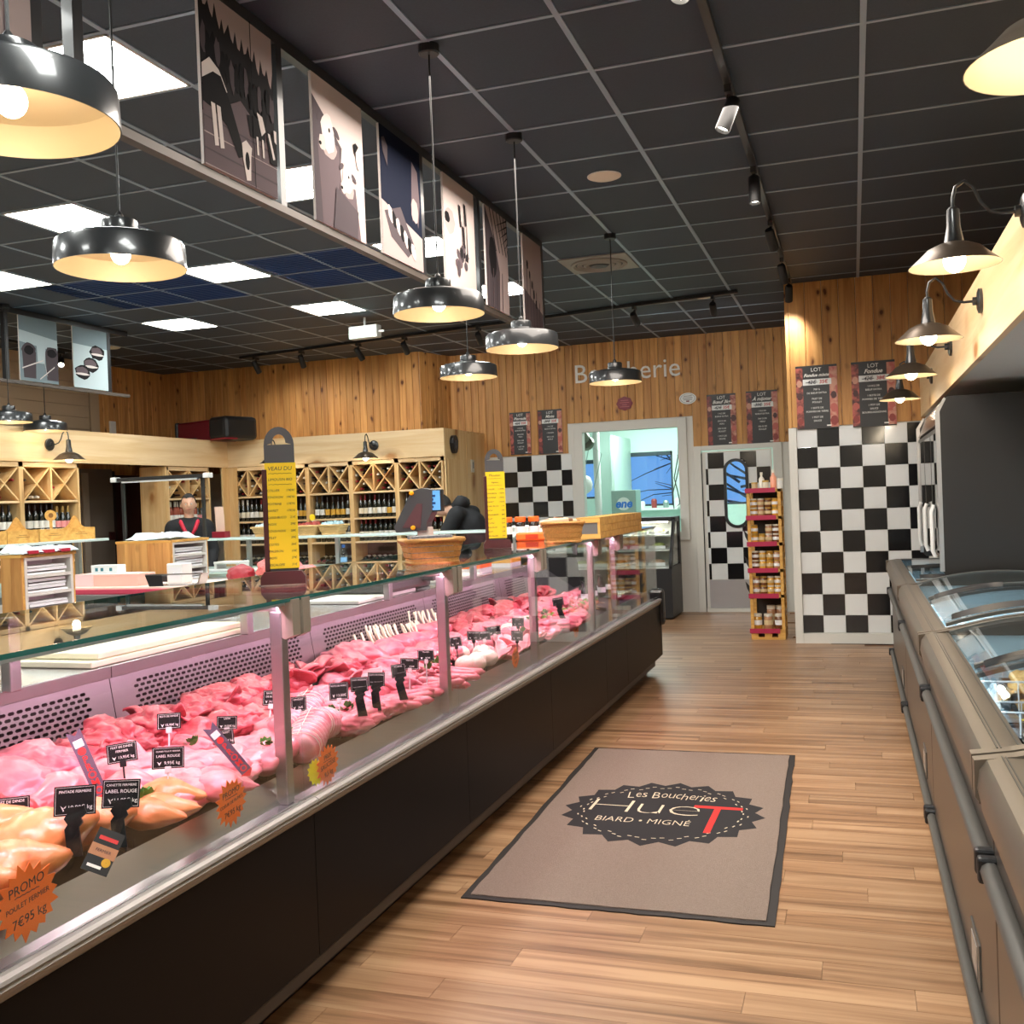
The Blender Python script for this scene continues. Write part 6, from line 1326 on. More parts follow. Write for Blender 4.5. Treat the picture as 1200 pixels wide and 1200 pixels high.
def m_roast(seed, mat, L=.24, r=.05, ties=9):
    prof = []; n = ties*5
    for k in range(n + 1): t = k/n; e = (1 - abs(2*t - 1)**6)**.5; prof.append((max(.002, r*e*(1 + .07*math.cos(2*PI*ties*t + PI) )), (t - .5)*L))
    M = Matrix.Rotation(R(90), 4, 'Y'); me = MB().lathe(prof, 20, Matrix.Translation((0, 0, r*.9)) @ M).mesh('meat_piece', mat, True)
    for v in me.vertices: q = v.co.copy(); v.co.y *= 1.12; v.co += Vector((0, nz(q, 9, seed), nz(q, 8, seed + 3)))*.008
    st = MB()
    for k in range(1, ties): x = (k/ties - .5)*L; st.tube([(x, 1.13*r*.985*math.cos(a), r*.9 + r*.985*math.sin(a)) for a in [2*PI*q/18 for q in range(19)]], .0014, 4, False)
    st.tube([((k/12 - .5)*L*.92, .004, r*1.92) for k in range(13)], .0014, 4)
    return me, st.mesh('string', STRING)
def m_ball(seed, mat, r=.045):
    me = MB().ball((0, 0, r*.85), r, 3, (1, 1, .85), lambda q: q*(1 + .08*nz(q, 2, seed) - .10*math.exp(-(min(abs(q.x), abs(q.y))/.10)**2)*(q.z > -.2))).mesh('meat_piece', mat, True); st = MB()
    for ax in (0, 1): st.tube([((r*.93*math.cos(a) if ax == 0 else 0), (r*.93*math.cos(a) if ax else 0), r*.85 + r*.80*math.sin(a)) for a in [2*PI*q/20 for q in range(21)]], .0016, 4, False)
    return me, st.mesh('string', STRING)
def m_bird(seed, mat, s=1):
    bumps = [(Vector((.75, .55, .2)).normalized(), .42, .16), (Vector((.75, -.55, .2)).normalized(), .42, .16), (Vector((-.3, .85, .15)).normalized(), .16, .2), (Vector((-.3, -.85, .15)).normalized(), .16, .2), (Vector((-.5, 0, .9)).normalized(), .16, .4), (Vector((-1, 0, .1)).normalized(), .12, .15)]
    def fn(q):
        d = 1.0
        for dr, h, w in bumps: d += h*math.exp(-((1 - q.dot(dr))/w)**1.2*2)
        return q*(d + .05*nz(q, 4, seed) - .05*max(0, 1 - abs(nz(q, 3, seed + 2))*6) + .02*nz(q, 11, seed))
    return MB().ball((0, 0, .06*s), .085*s, 4, (1.15, .85, .75), fn).mesh('meat_piece', mat, True)
def m_thigh(seed, mat):
    def fn(q): t = (q.x + 1)/2; f = 1.05 - .72*max(0, t - .35)/.65; return Vector((q.x*1.25, q.y*f*(1 + .1*nz(q, 2, seed)), q.z*f))*(1 + .1*nz(q, 2.2, seed + 4))
    return MB().ball((0, 0, .035), .07, 4, (1, .85, .6), fn).mesh('meat_piece', mat, True)
def m_rack(seed):
    me = MB().ball((0, 0, .035), .09, 4, (1.3, .6, .5), lambda q: q*(1 + .12*nz(q, 2, seed))).mesh('meat_piece', F_PORK, True); b = MB()
    for k in range(5): x = -.09 + .045*k; b.tube([(x, .03, .05), (x + .006, .065, .085), (x + .012, .085, .125)], [.0065, .005, .0055], 7)
    return me, b.mesh('bone', BONE, True)
def m_sausage(seed, mat):
    pts = [(-.10 + .02*k, .014*math.sin(k*.6 + seed), .018) for k in range(11)]; return MB().tube(pts, [.004] + [.016]*9 + [.004], 12).mesh('meat_piece', mat, True)
def m_skewer(seed):
    m = MB(); rn = random.Random(seed)
    for k in range(6): m.mat((0, 1, 0, 2, 0, 1)[k]).ball((-.10 + .035*k, 0, .02), .021, 2, (.8, 1, .9), lambda q: q*(1 + .15*nz(q, 2, seed + k)))
    me = m.mesh('meat_piece', [F_PORK, pm('pepper_red', rgb(190, 40, 30), .35), pm('pepper_green', rgb(110, 150, 50), .35)], True)
    return me, MB().tube([(-.15, 0, .02), (.13, 0, .02)], .002, 5).mesh('stick', pm('skewer_wood', rgb(226, 196, 140), .6))
def m_mincecurl(seed):
    m = MB(); rn = random.Random(seed)
    for k in range(26):
        a = rn.uniform(0, 6.3); r_ = rn.uniform(0, .06); p = Vector((r_*math.cos(a), r_*.7*math.sin(a), .012 + .035*(1 - r_/.07))); d = Vector((rn.uniform(-1, 1), rn.uniform(-1, 1), rn.uniform(-.2, .3))).normalized()*.018; m.tube([p - d, p + Vector((0, 0, .006)), p + d], .006, 5)
    return m.mesh('meat_piece', F_POUL, True)
PROTO = {
 'beef': [(m_chunk(k, F_BEEF, 1.15, .8, .55, .08, .36), None) for k in range(3)] + [(m_fold(k + .5, F_BEEF, .17, .12), None) for k in range(3)],
 'dark beef': [(m_fold(k + 2.2, F_BEEFD, .17, .12), None) for k in range(3)] + [(m_chunk(k + 20, F_BEEFD, 1.2, .8, .5, .08, .4), None) for k in range(2)],
 'pork': [(m_chunk(k + 40, F_PORK, 1.35, .66, .45, .08, .22), None) for k in range(3)] + [(m_fold(k + 4.1, F_PORK, .15, .11), None) for k in range(2)],
 'poultry': [(m_chunk(k + 60, F_POUL, 1.25, .7, .42, .075, .2), None) for k in range(3)] + [(m_thigh(k, F_POUL), None) for k in range(3)],
 'turkey': [(m_chunk(k + 80, F_PORK, 1.3, .9, .62, .10, .25), None) for k in range(2)],
 'yellow': [(m_bird(k, F_YELL), None) for k in range(2)], 'yellow leg': [(m_thigh(k + 7, F_YELL), None) for k in range(2)],
 'veal': [(m_chunk(k + 100, F_VEAL, 1.3, .6, .4, .075, .2), None) for k in range(2)] + [(m_fold(k + 7.7, F_VEAL, .15, .1), None) for k in range(2)],
 'roast': [m_roast(k, F_VEAL) for k in range(2)], 'ball': [m_ball(k, F_VEAL) for k in range(2)] + [m_ball(5, F_FAT)],
 'rack': [m_rack(k) for k in range(2)], 'sausage': [(m_sausage(k, F_PORK), None) for k in range(3)], 'skewer': [m_skewer(k) for k in range(2)], 'mince': [(m_mincecurl(k), None) for k in range(2)]}
NM = {'beef': ('beef_piece', 'bright red beef piece'), 'dark beef': ('beef_piece', 'dark red folded beef slice'), 'pork': ('pork_piece', 'pink pork piece'), 'poultry': ('poultry_piece', 'pale pink poultry piece'), 'turkey': ('turkey_breast', 'large pink turkey breast'), 'yellow': ('chicken', 'whole yellow-skinned chicken'), 'yellow leg': ('chicken_drumstick', 'yellow-skinned chicken leg'), 'veal': ('veal_piece', 'pale veal escalope'), 'roast': ('tied_roast', 'pale string-tied roast'), 'ball': ('meat_parcel', 'round string-tied meat parcel'), 'rack': ('rib_rack', 'rib rack with bare bone ends'), 'sausage': ('sausage', 'pink raw sausage'), 'skewer': ('meat_skewer', 'meat and pepper skewer'), 'mince': ('mince_heap', 'small heap of pale mince')}
rm = random.Random(21)
def lay(kind, x, y, where, rz=None, dz=0, sc=1, tilt=.25):
    me, extra = rm.choice(PROTO[kind]); nm, lab = NM[kind]
    o = put(nm, me); o.location = (x, y, deck_z(x) + .006 + dz); s = sc*rm.uniform(.9, 1.12); o.scale = (s, s, s)
    o.rotation_euler = (rm.uniform(-tilt, tilt)*.7, rm.uniform(-tilt, tilt)*.7, rm.uniform(0, 6.3) if rz is None else rz + rm.uniform(-.25, .25))
    tag(o, lab + ', ' + where, 'meat', lab + 's, ' + where)
    if extra: put({'roast': 'string', 'ball': 'string', 'rack': 'bones', 'skewer': 'stick'}[kind], extra, o)
    return o
SECN = {0: 'nearest section at the left frame edge', 1: 'first whole glass section', 2: 'second glass section', 3: 'third glass section', 4: 'fourth glass section', 5: 'far glass section'}
ROWN = ('front row', 'second row', 'third row', 'back row')
RX = (-1.69, -1.81, -1.945, -2.085)
def zone(y0, y1, row, kind, sec, step=.085, rz=None, layers=1, sc=1):
    y = y0
    while y < y1:
        for l in range(layers): lay(kind, RX[row] + rm.uniform(-.03, .03), y + rm.uniform(-.02, .02) + .03*l, ROWN[row] + ' of the ' + SECN[sec], rz, .012 + .010*row*.5 + .035*l + rm.uniform(0, .012), sc)
        y += step*rm.uniform(.75, 1.0)
# dark shallow trays that separate the rows on the deck
def tray(y0, y1, x0, x1, lab):
    t = thing('meat_tray', lab, 'tray', (0, 0, 0), 0, 'black display trays'); z = lambda x: deck_z(x) + .003; b = MB()
    b.add([(x, y, z(x)) for x in (x0, x1) for y in (y0, y1)], [(0, 1, 3, 2)]); b.build('tray_base', BLACK, t)
    for a in (y0, y1 - .006): MB().prism([(x0, z(x0)), (x1, z(x1)), (x1, z(x1) + .022), (x0, z(x0) + .022)], a, a + .006, MZ).build('tray_rim', BLACK, t)
for k, (a, b) in enumerate(((.6, 1.36), (1.38, 2.0), (2.02, 2.62), (2.66, 3.25), (3.27, 3.88), (3.92, 4.5), (4.52, 5.1), (5.15, 5.75), (5.77, 6.36), (6.4, 6.98))):
    tray(a, b, -1.665, -2.18, 'shallow black tray under the meat, %s along the counter' % ORD[k])
# section by section, front row (by the glass) to back row
zone(1.40, 2.05, 0, 'yellow', 1, .155, R(75)); zone(2.08, 2.25, 0, 'yellow leg', 1, .075, R(30)); zone(2.24, 2.62, 0, 'poultry', 1, .062)
zone(1.45, 1.75, 1, 'yellow', 1, .15, R(75)); zone(1.76, 2.62, 1, 'poultry', 1, .062, None, 1)
zone(1.45, 1.95, 2, 'dark beef', 1, .075); zone(1.98, 2.30, 2, 'poultry', 1, .066); zone(2.30, 2.62, 2, 'veal', 1, .066)
zone(1.45, 1.95, 3, 'dark beef', 1, .07, None, 2); zone(2.02, 2.26, 3, 'turkey', 1, .15, 0.3); zone(2.30, 2.62, 3, 'beef', 1, .06, None, 2)
zone(2.70, 2.86, 0, 'ball', 2, .075); zone(2.90, 3.12, 0, 'roast', 2, .16, R(95)); zone(3.16, 3.55, 0, 'pork', 2, .075, R(75)); zone(3.56, 3.88, 0, 'sausage', 2, .040, R(20))
zone(2.70, 2.92, 1, 'poultry', 2, .065); zone(2.95, 3.14, 1, 'roast', 2, .16, R(95)); zone(3.18, 3.88, 1, 'pork', 2, .07)
zone(2.70, 3.25, 2, 'beef', 2, .07); zone(3.28, 3.60, 2, 'pork', 2, .07); zone(3.62, 3.88, 2, 'veal', 2, .07)
zone(2.70, 3.30, 3, 'beef', 2, .065, None, 2); zone(3.35, 3.88, 3, 'beef', 2, .075, None, 1, 1.2)
zone(3.96, 4.30, 0, 'sausage', 3, .042, R(15)); zone(4.32, 4.70, 0, 'ball', 3, .082); zone(4.72, 5.10, 0, 'veal', 3, .075)
zone(3.96, 4.4, 1, 'mince', 3, .10); zone(4.42, 5.10, 1, 'ball', 3, .085); zone(3.96, 5.1, 2, 'pork', 3, .075); zone(3.96, 4.2, 3, 'turkey', 3, .15); zone(4.25, 5.10, 3, 'rack', 3, .14, R(80))
zone(5.18, 5.7, 0, 'veal', 4, .08); zone(5.72, 6.35, 0, 'pork', 4, .08); zone(5.18, 5.8, 1, 'ball', 4, .09); zone(5.82, 6.35, 1, 'skewer', 4, .055, R(10)); zone(5.18, 6.35, 2, 'pork', 4, .085); zone(5.18, 6.35, 3, 'beef', 4, .085)
zone(6.42, 6.98, 1, 'skewer', 5, .06, R(10)); zone(6.42, 6.98, 2, 'pork', 5, .085); zone(6.42, 6.98, 3, 'beef', 5, .09); zone(7.05, 7.5, 2, 'veal', 5, .1)
# sprigs of parsley tucked between the cuts
def m_sprig():
    m = MB()
    for k in range(16):
        a, e = rm.uniform(0, 6.3), rm.uniform(.4, 1.3); p = Vector((.02*math.cos(a)*math.cos(e), .02*math.sin(a)*math.cos(e), .012 + .022*math.sin(e))); s = Vector((-math.sin(a), math.cos(a), 0))*.009; u = Vector((math.cos(a)*.006, math.sin(a)*.006, .009))
        m.add([p - s, p - u, p + s, p + u], [(0, 1, 2, 3)])
    return m.mesh('parsley_sprig', HERB)
SPR = [m_sprig() for _ in range(3)]
for px, py in ((207, 945), (325, 880), (404, 878), (388, 838), (420, 835), (505, 785), (515, 778), (570, 765), (618, 730), (632, 745), (700, 705), (640, 720), (230, 875), (165, 940)):
    p = ondeck(px, py, .075); p.x = min(p.x, -1.715); p.z = deck_z(p.x) + .062; o = put('parsley_sprig', rm.choice(SPR), None, p); o.scale = (1.2,)*3; o.rotation_euler = (.3, .2, rm.uniform(0, 6)); tag(o, 'small green parsley sprig tucked between the cuts of meat', 'herb', 'parsley sprigs on the meat')
# ------------------------------------------------------------------ price tags in the meat
def price_tag(px, py, lines, label, lift=.10, w=.075, h=.05, lean=18, yaw=32, roll=0, clip=CLIPB, foot=True, big=False):
    lift += .045; p = ondeck(px, py, lift); t = thing('price_tag', label, 'tag', p, R(yaw), 'price tags in the meat'); t.rotation_euler = (R(-lean), R(roll), R(yaw))
    MB().box(-w/2, -.0012, -h/2, w/2, .0012, h/2).build('tag_card', SLATE, t)
    e = MB(); a, b = w/2 - .003, h/2 - .003
    for (x0, z0, x1, z1) in ((-a, -b, a, -b + .0006), (-a, b - .0006, a, b), (-a, -b, -a + .0006, b), (a - .0006, -b, a, b)): e.box(x0, -.0016, z0, x1, -.0012, z1)
    e.build('border_line', LETW, t)
    zz = h*.30
    for i, l in enumerate(lines):
        s = min(h*(.17 if i < 2 else .2), w*1.45/max(1, len(l))); text(l, s, LETW, t, frame_m((w*.12 if i == 2 else 0, -.0016, zz), (1, 0, 0), (0, 0, 1)), 'chalk_lettering', ext=.0002); zz -= h*(.22 if i < 1 else .32)
    MB().prism([(-.34*w, -h*.16), (-.27*w, -h*.36), (-.20*w, -h*.16), (-.27*w, -h*.24)], -.0018, -.0012, MZ).build('tick_mark', LETW, t)
    if foot:
        L_ = min(.085, max(.03, lift - .035)) if big else max(.03, lift - .035)
        if big:
            MB().prism([(-.022, -h*.25), (.020, -h*.2), (.026, -h*.45), (.014, -h*.6), (.018, -h*.75), (.010, -h*.9), (.020, -h*.5 - L_), (-.010, -h*.5 - L_), (-.018, -h*.95), (-.012, -h*.8), (-.020, -h*.6), (-.014, -h*.45)], -.012, .003, MZ).build('clip', clip, t)
        else:
            MB().box(-.008, -.006, -h/2 - .012, .008, .006, -h/2 + .006, .002).build('clip', clip, t); MB().box(-.0022, -.0016, -h/2 - L_, .0022, .0016, -h/2 - .01).build('spike', clip, t)
    return t
CLW = pm('clip_clear', rgb(214, 206, 206), .2)
PT = [((88, 938), ['PINTADE FERMIERE', '', '10,90€ kg'], 'large black price tag on a thick black clip over the yellow chickens', .15, .085, .062, True),
      ((142, 930), ['CANETTE FERMIERE', 'LABEL ROUGE', '11,95€ kg'], 'large black price tag on a thick clip, right of the red promo arrow', .14, .08, .062, True),
      ((12, 948), ['FILET DE DINDE', '', '10,95€ kg'], 'black price tag cut by the left frame edge', .10, .08, .05, False),
      ((143, 882), ['FILET DE DINDE', 'FERMIER', '13,95€ kg'], 'black price tag in front of the turkey breast', .11, .075, .05, False),
      ((197, 888), ['CUISSES POULET FERMIER', 'LABEL ROUGE', '9,95€ kg'], 'tilted black price tag on a clear clip amid the pale poultry', .11, .08, .055, False),
      ((198, 845), ['ROTI DE DINDE', '', '15,90€ kg'], 'small black price tag behind the turkey breast', .14, .065, .045, False),
      ((266, 847), ['LAPIN', '', '14,50€ kg'], 'small slanted black tag beside the second promo arrow', .10, .06, .04, False),
      ((264, 864), ['POULET', '', '8,90€ kg'], 'small black tag half behind the second promo arrow', .08, .05, .045, False),
      ((318, 818), ['BAVETTE', 'DE BŒUF', '24,90€'], 'black tag left of the near steel post by the red beef', .11, .055, .05, False),
      ((350, 825), ['ONGLET', '', '26€'], 'black tag right behind the near steel post', .10, .05, .05, False),
      ((397, 810), ['ROTI DE PORC', '', '13,50€'], 'black tag on a clear stand over the tied roast', .12, .065, .06, False),
      ((421, 802), ['FILET MIGNON', '', '17,90€'], 'first of three black tags on thick clips over the pink pork', .14, .06, .05, True),
      ((441, 796), ['COTE DE PORC', '', '11,90€'], 'second of three black tags on thick clips over the pink pork', .14, .06, .05, True),
      ((467, 786), ['ECHINE', '', '10,90€'], 'third of three black tags on thick clips over the pink pork', .14, .055, .05, True),
      ((480, 778), ['PALETTE', '', '9,90€'], 'grey tag on a clear stand right of the three thick clips', .11, .075, .045, False),
      ((499, 768), ['TRAVERS', '', '8,90€'], 'slanted grey tag beside the parsley before the second post', .11, .07, .045, False),
      ((534, 752), ['VEAU', '', '19€'], 'black tag just right of the second steel post', .10, .055, .045, False),
      ((555, 745), ['ROTI DE VEAU', '', '22€'], 'grey tag left of a pair under the third glass pane', .10, .065, .045, False),
      ((567, 745), ['BLANQUETTE', '', '16€'], 'grey tag right of a pair under the third glass pane', .10, .065, .045, False),
      ((579, 739), ['AGNEAU', '', '24€'], 'black tilted tag by the rib racks of the third section', .11, .065, .045, False),
      ((607, 729), ['GIGOT', '', '23€'], 'black tag with yellow herb before the third post', .11, .065, .045, False),
      ((606, 745), ['SOURIS', '', '21€'], 'black tag low in front of the third post', .08, .06, .05, False),
      ((654, 705), ['BROCHETTES', '', '16€'], 'black tag on a clip in the fourth glass section', .13, .07, .05, True)]
for (pp, ln, lab, lf, w, h, big) in PT:
    price_tag(pp[0], pp[1], ln, lab, lf, w, h, 16 + rm.uniform(-4, 6), 30 + rm.uniform(-8, 8), rm.uniform(-6, 6), CLIPB if big or rm.random() > .5 else CLW, True, big)
def promo_arrow(px0, py0, px1, py1, label):
    """forked strip standing in the meat, PROMO down its length, arrow point below."""
    b = ondeck(px1, py1, .085); n = Vector((.62, -.75, .2)).normalized(); top = onplane(px0, py0, b, n); d = (top - b); L_ = d.length
    t = thing('promo_arrow', label, 'sign', b); x = d.normalized().cross(-n); M = frame_m((0, 0, 0), -x if x.dot(Vector((1, .3, 0))) < 0 else x, d.normalized()); w = L_*.085
    g = pm('promo_grey', rgb(96, 84, 104), .45); rr = pm('promo_red', rgb(206, 52, 52), .45)
    if (M.col[2].to_3d()).dot(Vector((0, -1, 0))) < 0: pass
    MB().prism([(-w, L_*.08), (w, L_*.08), (w*1.05, L_), (0, L_*.92), (-w*1.05, L_)], -.0015, .0015, M).build('strip', g, t)
    MB().prism([(0, 0), (w*1.3, L_*.085), (-w*1.3, L_*.085)], -.0016, .0016, M).build('arrow_point', rr, t)
    s = 1 if M.col[2].to_3d().dot(Vector((.3, -1, 0))) > 0 else -1
    MB().lathe([(.0005, .002), (w*.62, .002)], 20, M @ Matrix.Translation((0, L_*.70, 0)) @ Matrix.Scale(s, 4, Vector((0, 0, 1)))).build('badge', rr, t); MB().box(-w*.7, L_*.76, -.0018, w*.7, L_*.86, .0018, M=M).build('white_band', LETW, t)
    for k, c in enumerate('PROMO'):
        Mx = M @ Matrix.Translation((0, L_*(.58 - .108*k), .002*s)) @ (Matrix.Identity(4) if s > 0 else Matrix.Rotation(PI, 4, 'Y')); text(c, w*1.55, rr, t, Mx, 'letter', ext=.0004, bold=.0006)
    return t
promo_arrow(85, 856, 122, 938, 'forked grey and red promo arrow standing in the meat, near one'); promo_arrow(243, 850, 293, 909, 'forked grey and red promo arrow standing in the meat, farther one')
# black poultry label card leaning on the chicken
p = ondeck(121, 998, .11); t = thing('poultry_label', 'dark printed poultry label with a gold seal leaning against the near chickens', 'label', p); t.rotation_euler = (R(-30), R(28), R(34))
MB().box(-.028, -.001, -.045, .028, .001, .045).build('tag_card', BLACK, t); MB().box(-.0285, -.0016, -.012, .0285, -.001, .012).build('brown_band', pm('label_brown', rgb(176, 120, 84), .5), t); text('FERMIER', .009, INK, t, frame_m((0, -.0018, 0), (1, 0, 0), (0, 0, 1)), 'lettering', ext=.0002)
MB().lathe([(.0005, .0018), (.009, .0018), (.0095, .001)], 16, Matrix.Translation((.015, 0, -.02)) @ Matrix.Rotation(R(90), 4, 'X')).build('gold_seal', pm('seal_gold', rgb(220, 170, 60), .35, .4), t); MB().box(-.02, -.0016, .022, .02, -.001, .03).build('print_line', pm('promo_red', 0), t); MB().box(-.02, -.0016, -.036, .01, -.001, -.03).build('print_line', LETW, t)
# orange starburst offers stuck inside the front glass
def starburst(px, py, rad, lines, label, yaw_shift=0, n=18, x=-1.578):
    p = onx(px, py, x); t = thing('starburst_sign', label, 'sign', p, R(90), 'orange starburst offers'); t.rotation_euler = (R(0), R(-4), R(88))
    rn = random.Random(label); pts = []
    for k in range(2*n): a = PI*k/n; r_ = rad*(1 + .08*rn.uniform(-1, 1)) if k % 2 == 0 else rad*.78; pts.append((r_*1.06*math.cos(a), r_*math.sin(a)))
    MB().prism(pts, -.0012, .0, MZ).build('card', ORANGE, t)
    z = rad*.42
    for i, l in enumerate(lines): text(l, rad*(.34 if len(l) < 9 else .23 if len(l) < 12 else .19), INKR if 0 else INK, t, frame_m((0, -.0016, z), (1, 0, .06), (-.06, 0, 1)), 'handwriting', ext=.0002, shear=.1); z -= rad*.42
    MB().tube([(-.4*rad + .08*rad*k, -.0018, .22*rad + .02*rad*(k % 2)) for k in range(11)], .0009, 4).build('wavy_line', INK, t)
starburst(32, 1056, .076, ['PROMO', 'POULET FERMIER', '7€95 kg'], 'orange starburst offer at the left frame edge, for farm chicken')
starburst(271, 940, .062, ['PROMO', 'COEUR DE RUMST.', '7€95 kg'], 'orange starburst offer left of the near steel post')
starburst(384, 896, .062, ['PRIX', 'SAUCISSE', '9,5 kg'], 'orange starburst offer right of the near steel post, yellow paper behind it')
starburst(604, 771, .05, ['PROMO', 'VEAU', '15 €'], 'orange starburst offer before the third steel post')
starburst(675, 738, .05, ['PROMO', 'PORC', '9 €'], 'orange starburst offer in the fourth glass section')
p = onx(371, 905, -1.584); t = thing('starburst_sign', 'yellow paper star peeking out behind an orange starburst', 'sign', p, R(90)); t.rotation_euler = (R(-8), 0, R(82)); MB().prism([((.042 if k % 2 == 0 else .032)*math.cos(PI*k/14), (.042 if k % 2 == 0 else .032)*math.sin(PI*k/14)) for k in range(28)], .002, .003, MZ).build('card', pm('yellow_card', rgb(240, 226, 30), .55), t)
# dark jars and a steel tray at the far end of the deck
for k in range(7):
    y = 7.15 + .13*k; t = thing('sauce_bottle', 'small dark bottle with a white label at the far end of the meat display', 'bottle', (-1.86 - .05*(k % 2), y, deck_z(-1.9) + .01), 0, 'dark bottles at the far end of the display'); MB().lathe([(.028, 0), (.03, .008), (.03, .09), (.012, .12), (.012, .15)], 12, cap0=True, cap1=True).build('bottle_body', BG, t, smooth=50); MB().lathe([(.0305, .03), (.0305, .07)], 12).build('label_band', PAPER, t)
t = thing('steel_tray', 'bare steel tray lying at the far end of the meat display', 'tray', (-1.80, 7.9, deck_z(-1.8) + .008)); MB().box(-.1, -.25, 0, .1, .25, .006).build('tray_base', STEEL, t)
for sx in (-.1, .094): MB().box(sx, -.25, .006, sx + .006, .25, .03).build('tray_rim', STEEL, t)
# ------------------------------------------------------------------ entrance mat with the shop badge
c = [Vector((-1.434, 3.516, 0)), Vector((-.300, 3.515, 0)), Vector((-.354, 5.825, 0)), Vector((-1.488, 5.815, 0))]
mt = thing('floor_mat', 'grey-brown carpet mat with black rubber edge and dark shop badge on the floor', 'mat', (0, 0, 0))
def inset(d):
    m = sum(c, Vector())/4; hx, hy = .567, 1.15
    return [m + Vector(((p - m).x*(1 - d/hx), (p - m).y*(1 - d/hy), 0)) for p in c]
MATF = pm('mat_pile', rgb(182, 160, 146), .95, tex=(260, rgb(142, 122, 110), .7), bump=1.0, bscale=420)
RUB = pm('mat_rubber', rgb(38, 32, 30), .75)
def wobble(poly, amp, sd):
    rn = random.Random(sd); out = []
    for i in range(4):
        a, b = poly[i], poly[(i+1) % 4]; n = 22; nrm = Vector((-(b-a).y, (b-a).x, 0)).normalized()
        for k in range(n): p = a.lerp(b, k/n); out.append(p + nrm*rn.uniform(-amp, amp)*(1 if k else 0))
    return [(p.x, p.y) for p in out]
MB().prism(wobble(c, .004, 1), .0005, .005).build('rubber_edge', RUB, mt)
MB().prism(wobble(inset(.030), .003, 2), .003, .0095).build('pile', MATF, mt)
bc = onz(776, 951, .0096); bxr = (onz(896, 955, .0096) - onz(657, 950, .0096)).length/2; byr = (onz(776, 917, .0096) - onz(776, 992, .0096)).length/2
MB_ = frame_m((bc.x, bc.y, .0096), (1, -.018, 0), (.018, 1, 0))
bd = MB().prism([((bxr if k % 2 == 0 else bxr*.90)*math.cos(PI*k/20), (byr if k % 2 == 0 else byr*.88)*math.sin(PI*k/20)) for k in range(40)], -.0004, .0004, MB_).build('badge', pm('badge_charcoal', rgb(34, 31, 33), .95), mt)
CRM = pm('badge_cream', rgb(214, 196, 170), .9); REDM = pm('badge_red', rgb(206, 44, 40), .9)
st = MB()
for k in range(64):
    a = 2*PI*k/64; f = .80 + .035*math.cos(20*a); p = Vector((bxr*f*math.cos(a), byr*f*math.sin(a), .0007)); d = Vector((-bxr*math.sin(a), byr*math.cos(a), 0)).normalized(); n = Vector((-d.y, d.x, 0))
    st.add([MB_ @ (p + d*s*.010 + n*t*.003) for s, t in ((-1, -1), (1, -1), (1, 1), (-1, 1))], [(0, 1, 2, 3)])
st.build('stitches', CRM, bd)
def mat_text(s, cx, cy, w, h, m, rot=0, bold=0):
    me = text_mesh(s, .3, ext=.0002, bold=bold); x0, x1 = min(v.co.x for v in me.vertices), max(v.co.x for v in me.vertices); y0, y1 = min(v.co.y for v in me.vertices), max(v.co.y for v in me.vertices)
    return text(s, .3, m, bd, MB_ @ Matrix.Translation((cx*bxr, cy*byr, .0007)) @ Matrix.Rotation(rot, 4, 'Z') @ Matrix.Diagonal((w*bxr/(x1-x0), h*byr/(y1-y0), 1, 1)) @ Matrix.Translation((-(x0+x1)/2, -(y0+y1)/2, 0)), 'lettering', ext=.0002, bold=bold)
lt_ = 'Les Boucheries'; wd_ = [.075, .06, .055, .04, .085, .07, .07, .06, .07, .065, .05, .025, .065, .055]; xx = -sum(wd_)/2 - .07*.5
for ch, w_ in zip(lt_, wd_):
    u = xx + w_/2; xx += w_ + .006
    if ch != ' ': mat_text(ch, u, .52 - .22*u*u, w_*.86, (.20 if ch.isupper() or ch in 'hti' else .14), CRM, -.28*u, -.004)
mat_text('H', -.535, .10, .40, .36, CRM, 0, -.009); mat_text('u', -.135, .06, .24, .28, CRM, 0, -.008); mat_text('e', .21, .06, .30, .28, CRM, 0, -.008); mat_text('T', .52, -.14, .48, .80, REDM, 0, -.004)
mat_text('BIARD • MIGNÉ', -.13, -.30, .92, .17, CRM, 0, -.004)

# ------------------------------------------------------------------ wooden display tower of jars in front of the checkered door
TY = 10.36
tx0, tx1 = ony(879, 700, TY).x, ony(919, 700, TY).x; TD = .38
tw = thing('display_tower', 'tall narrow wooden display tower with red shelf strips, full of jars, beside the checkered wall', 'shelf', ((tx0+tx1)/2, TY, 0)); hw = (tx1-tx0)/2
TZ = [ony(900, y, TY).z for y in (738, 697, 667, 636, 605, 573)]
for sx in (-1, 1):
    for y in (0, TD - .03): MB().box(sx*hw - (.03 if sx > 0 else 0), y, .10, sx*hw + (.03 if sx < 0 else 0), y + .03, TZ[5]).build('post', CRATE, tw)
for z in TZ:
    MB().box(-hw, 0, z - .03, hw, TD, z).build('shelf', CRATE, tw); MB().box(-hw - .012, -.014, z - .034, hw - .05, -.001, z + .012).build('price_strip', pm('strip_raspberry', rgb(176, 40, 76), .4), tw)
for z0, z1 in zip(TZ[:-1], TZ[1:]): MB().box(-hw + .03, TD - .012, z0, hw - .03, TD - .004, z1 - .03).build('back_board', pm('tower_back', (.03, .02, .015), .7), tw); MB().box(hw - .012, .03, z0 + (z1-z0)*.35, hw, TD - .03, z0 + (z1-z0)*.55).build('side_rail', CRATE, tw)
for x in (-hw, -.035, hw - .07): MB().box(x, 0, .022, x + .07, TD, TZ[0] - .03).build('pallet_block', CRATE, tw)
MB().box(-hw, 0, 0, hw, TD, .022).build('pallet_board', CRATE, tw)
for z0, z1 in zip(TZ[1:4], TZ[2:5]): MB().prism([(-hw - .03, z0 + .06), (-hw - .001, z0 + .0), (-hw - .001, z0 + .08), (-hw - .045, z0 + .13)], .05, .055, MZ).build('side_clip', BLACK, tw)
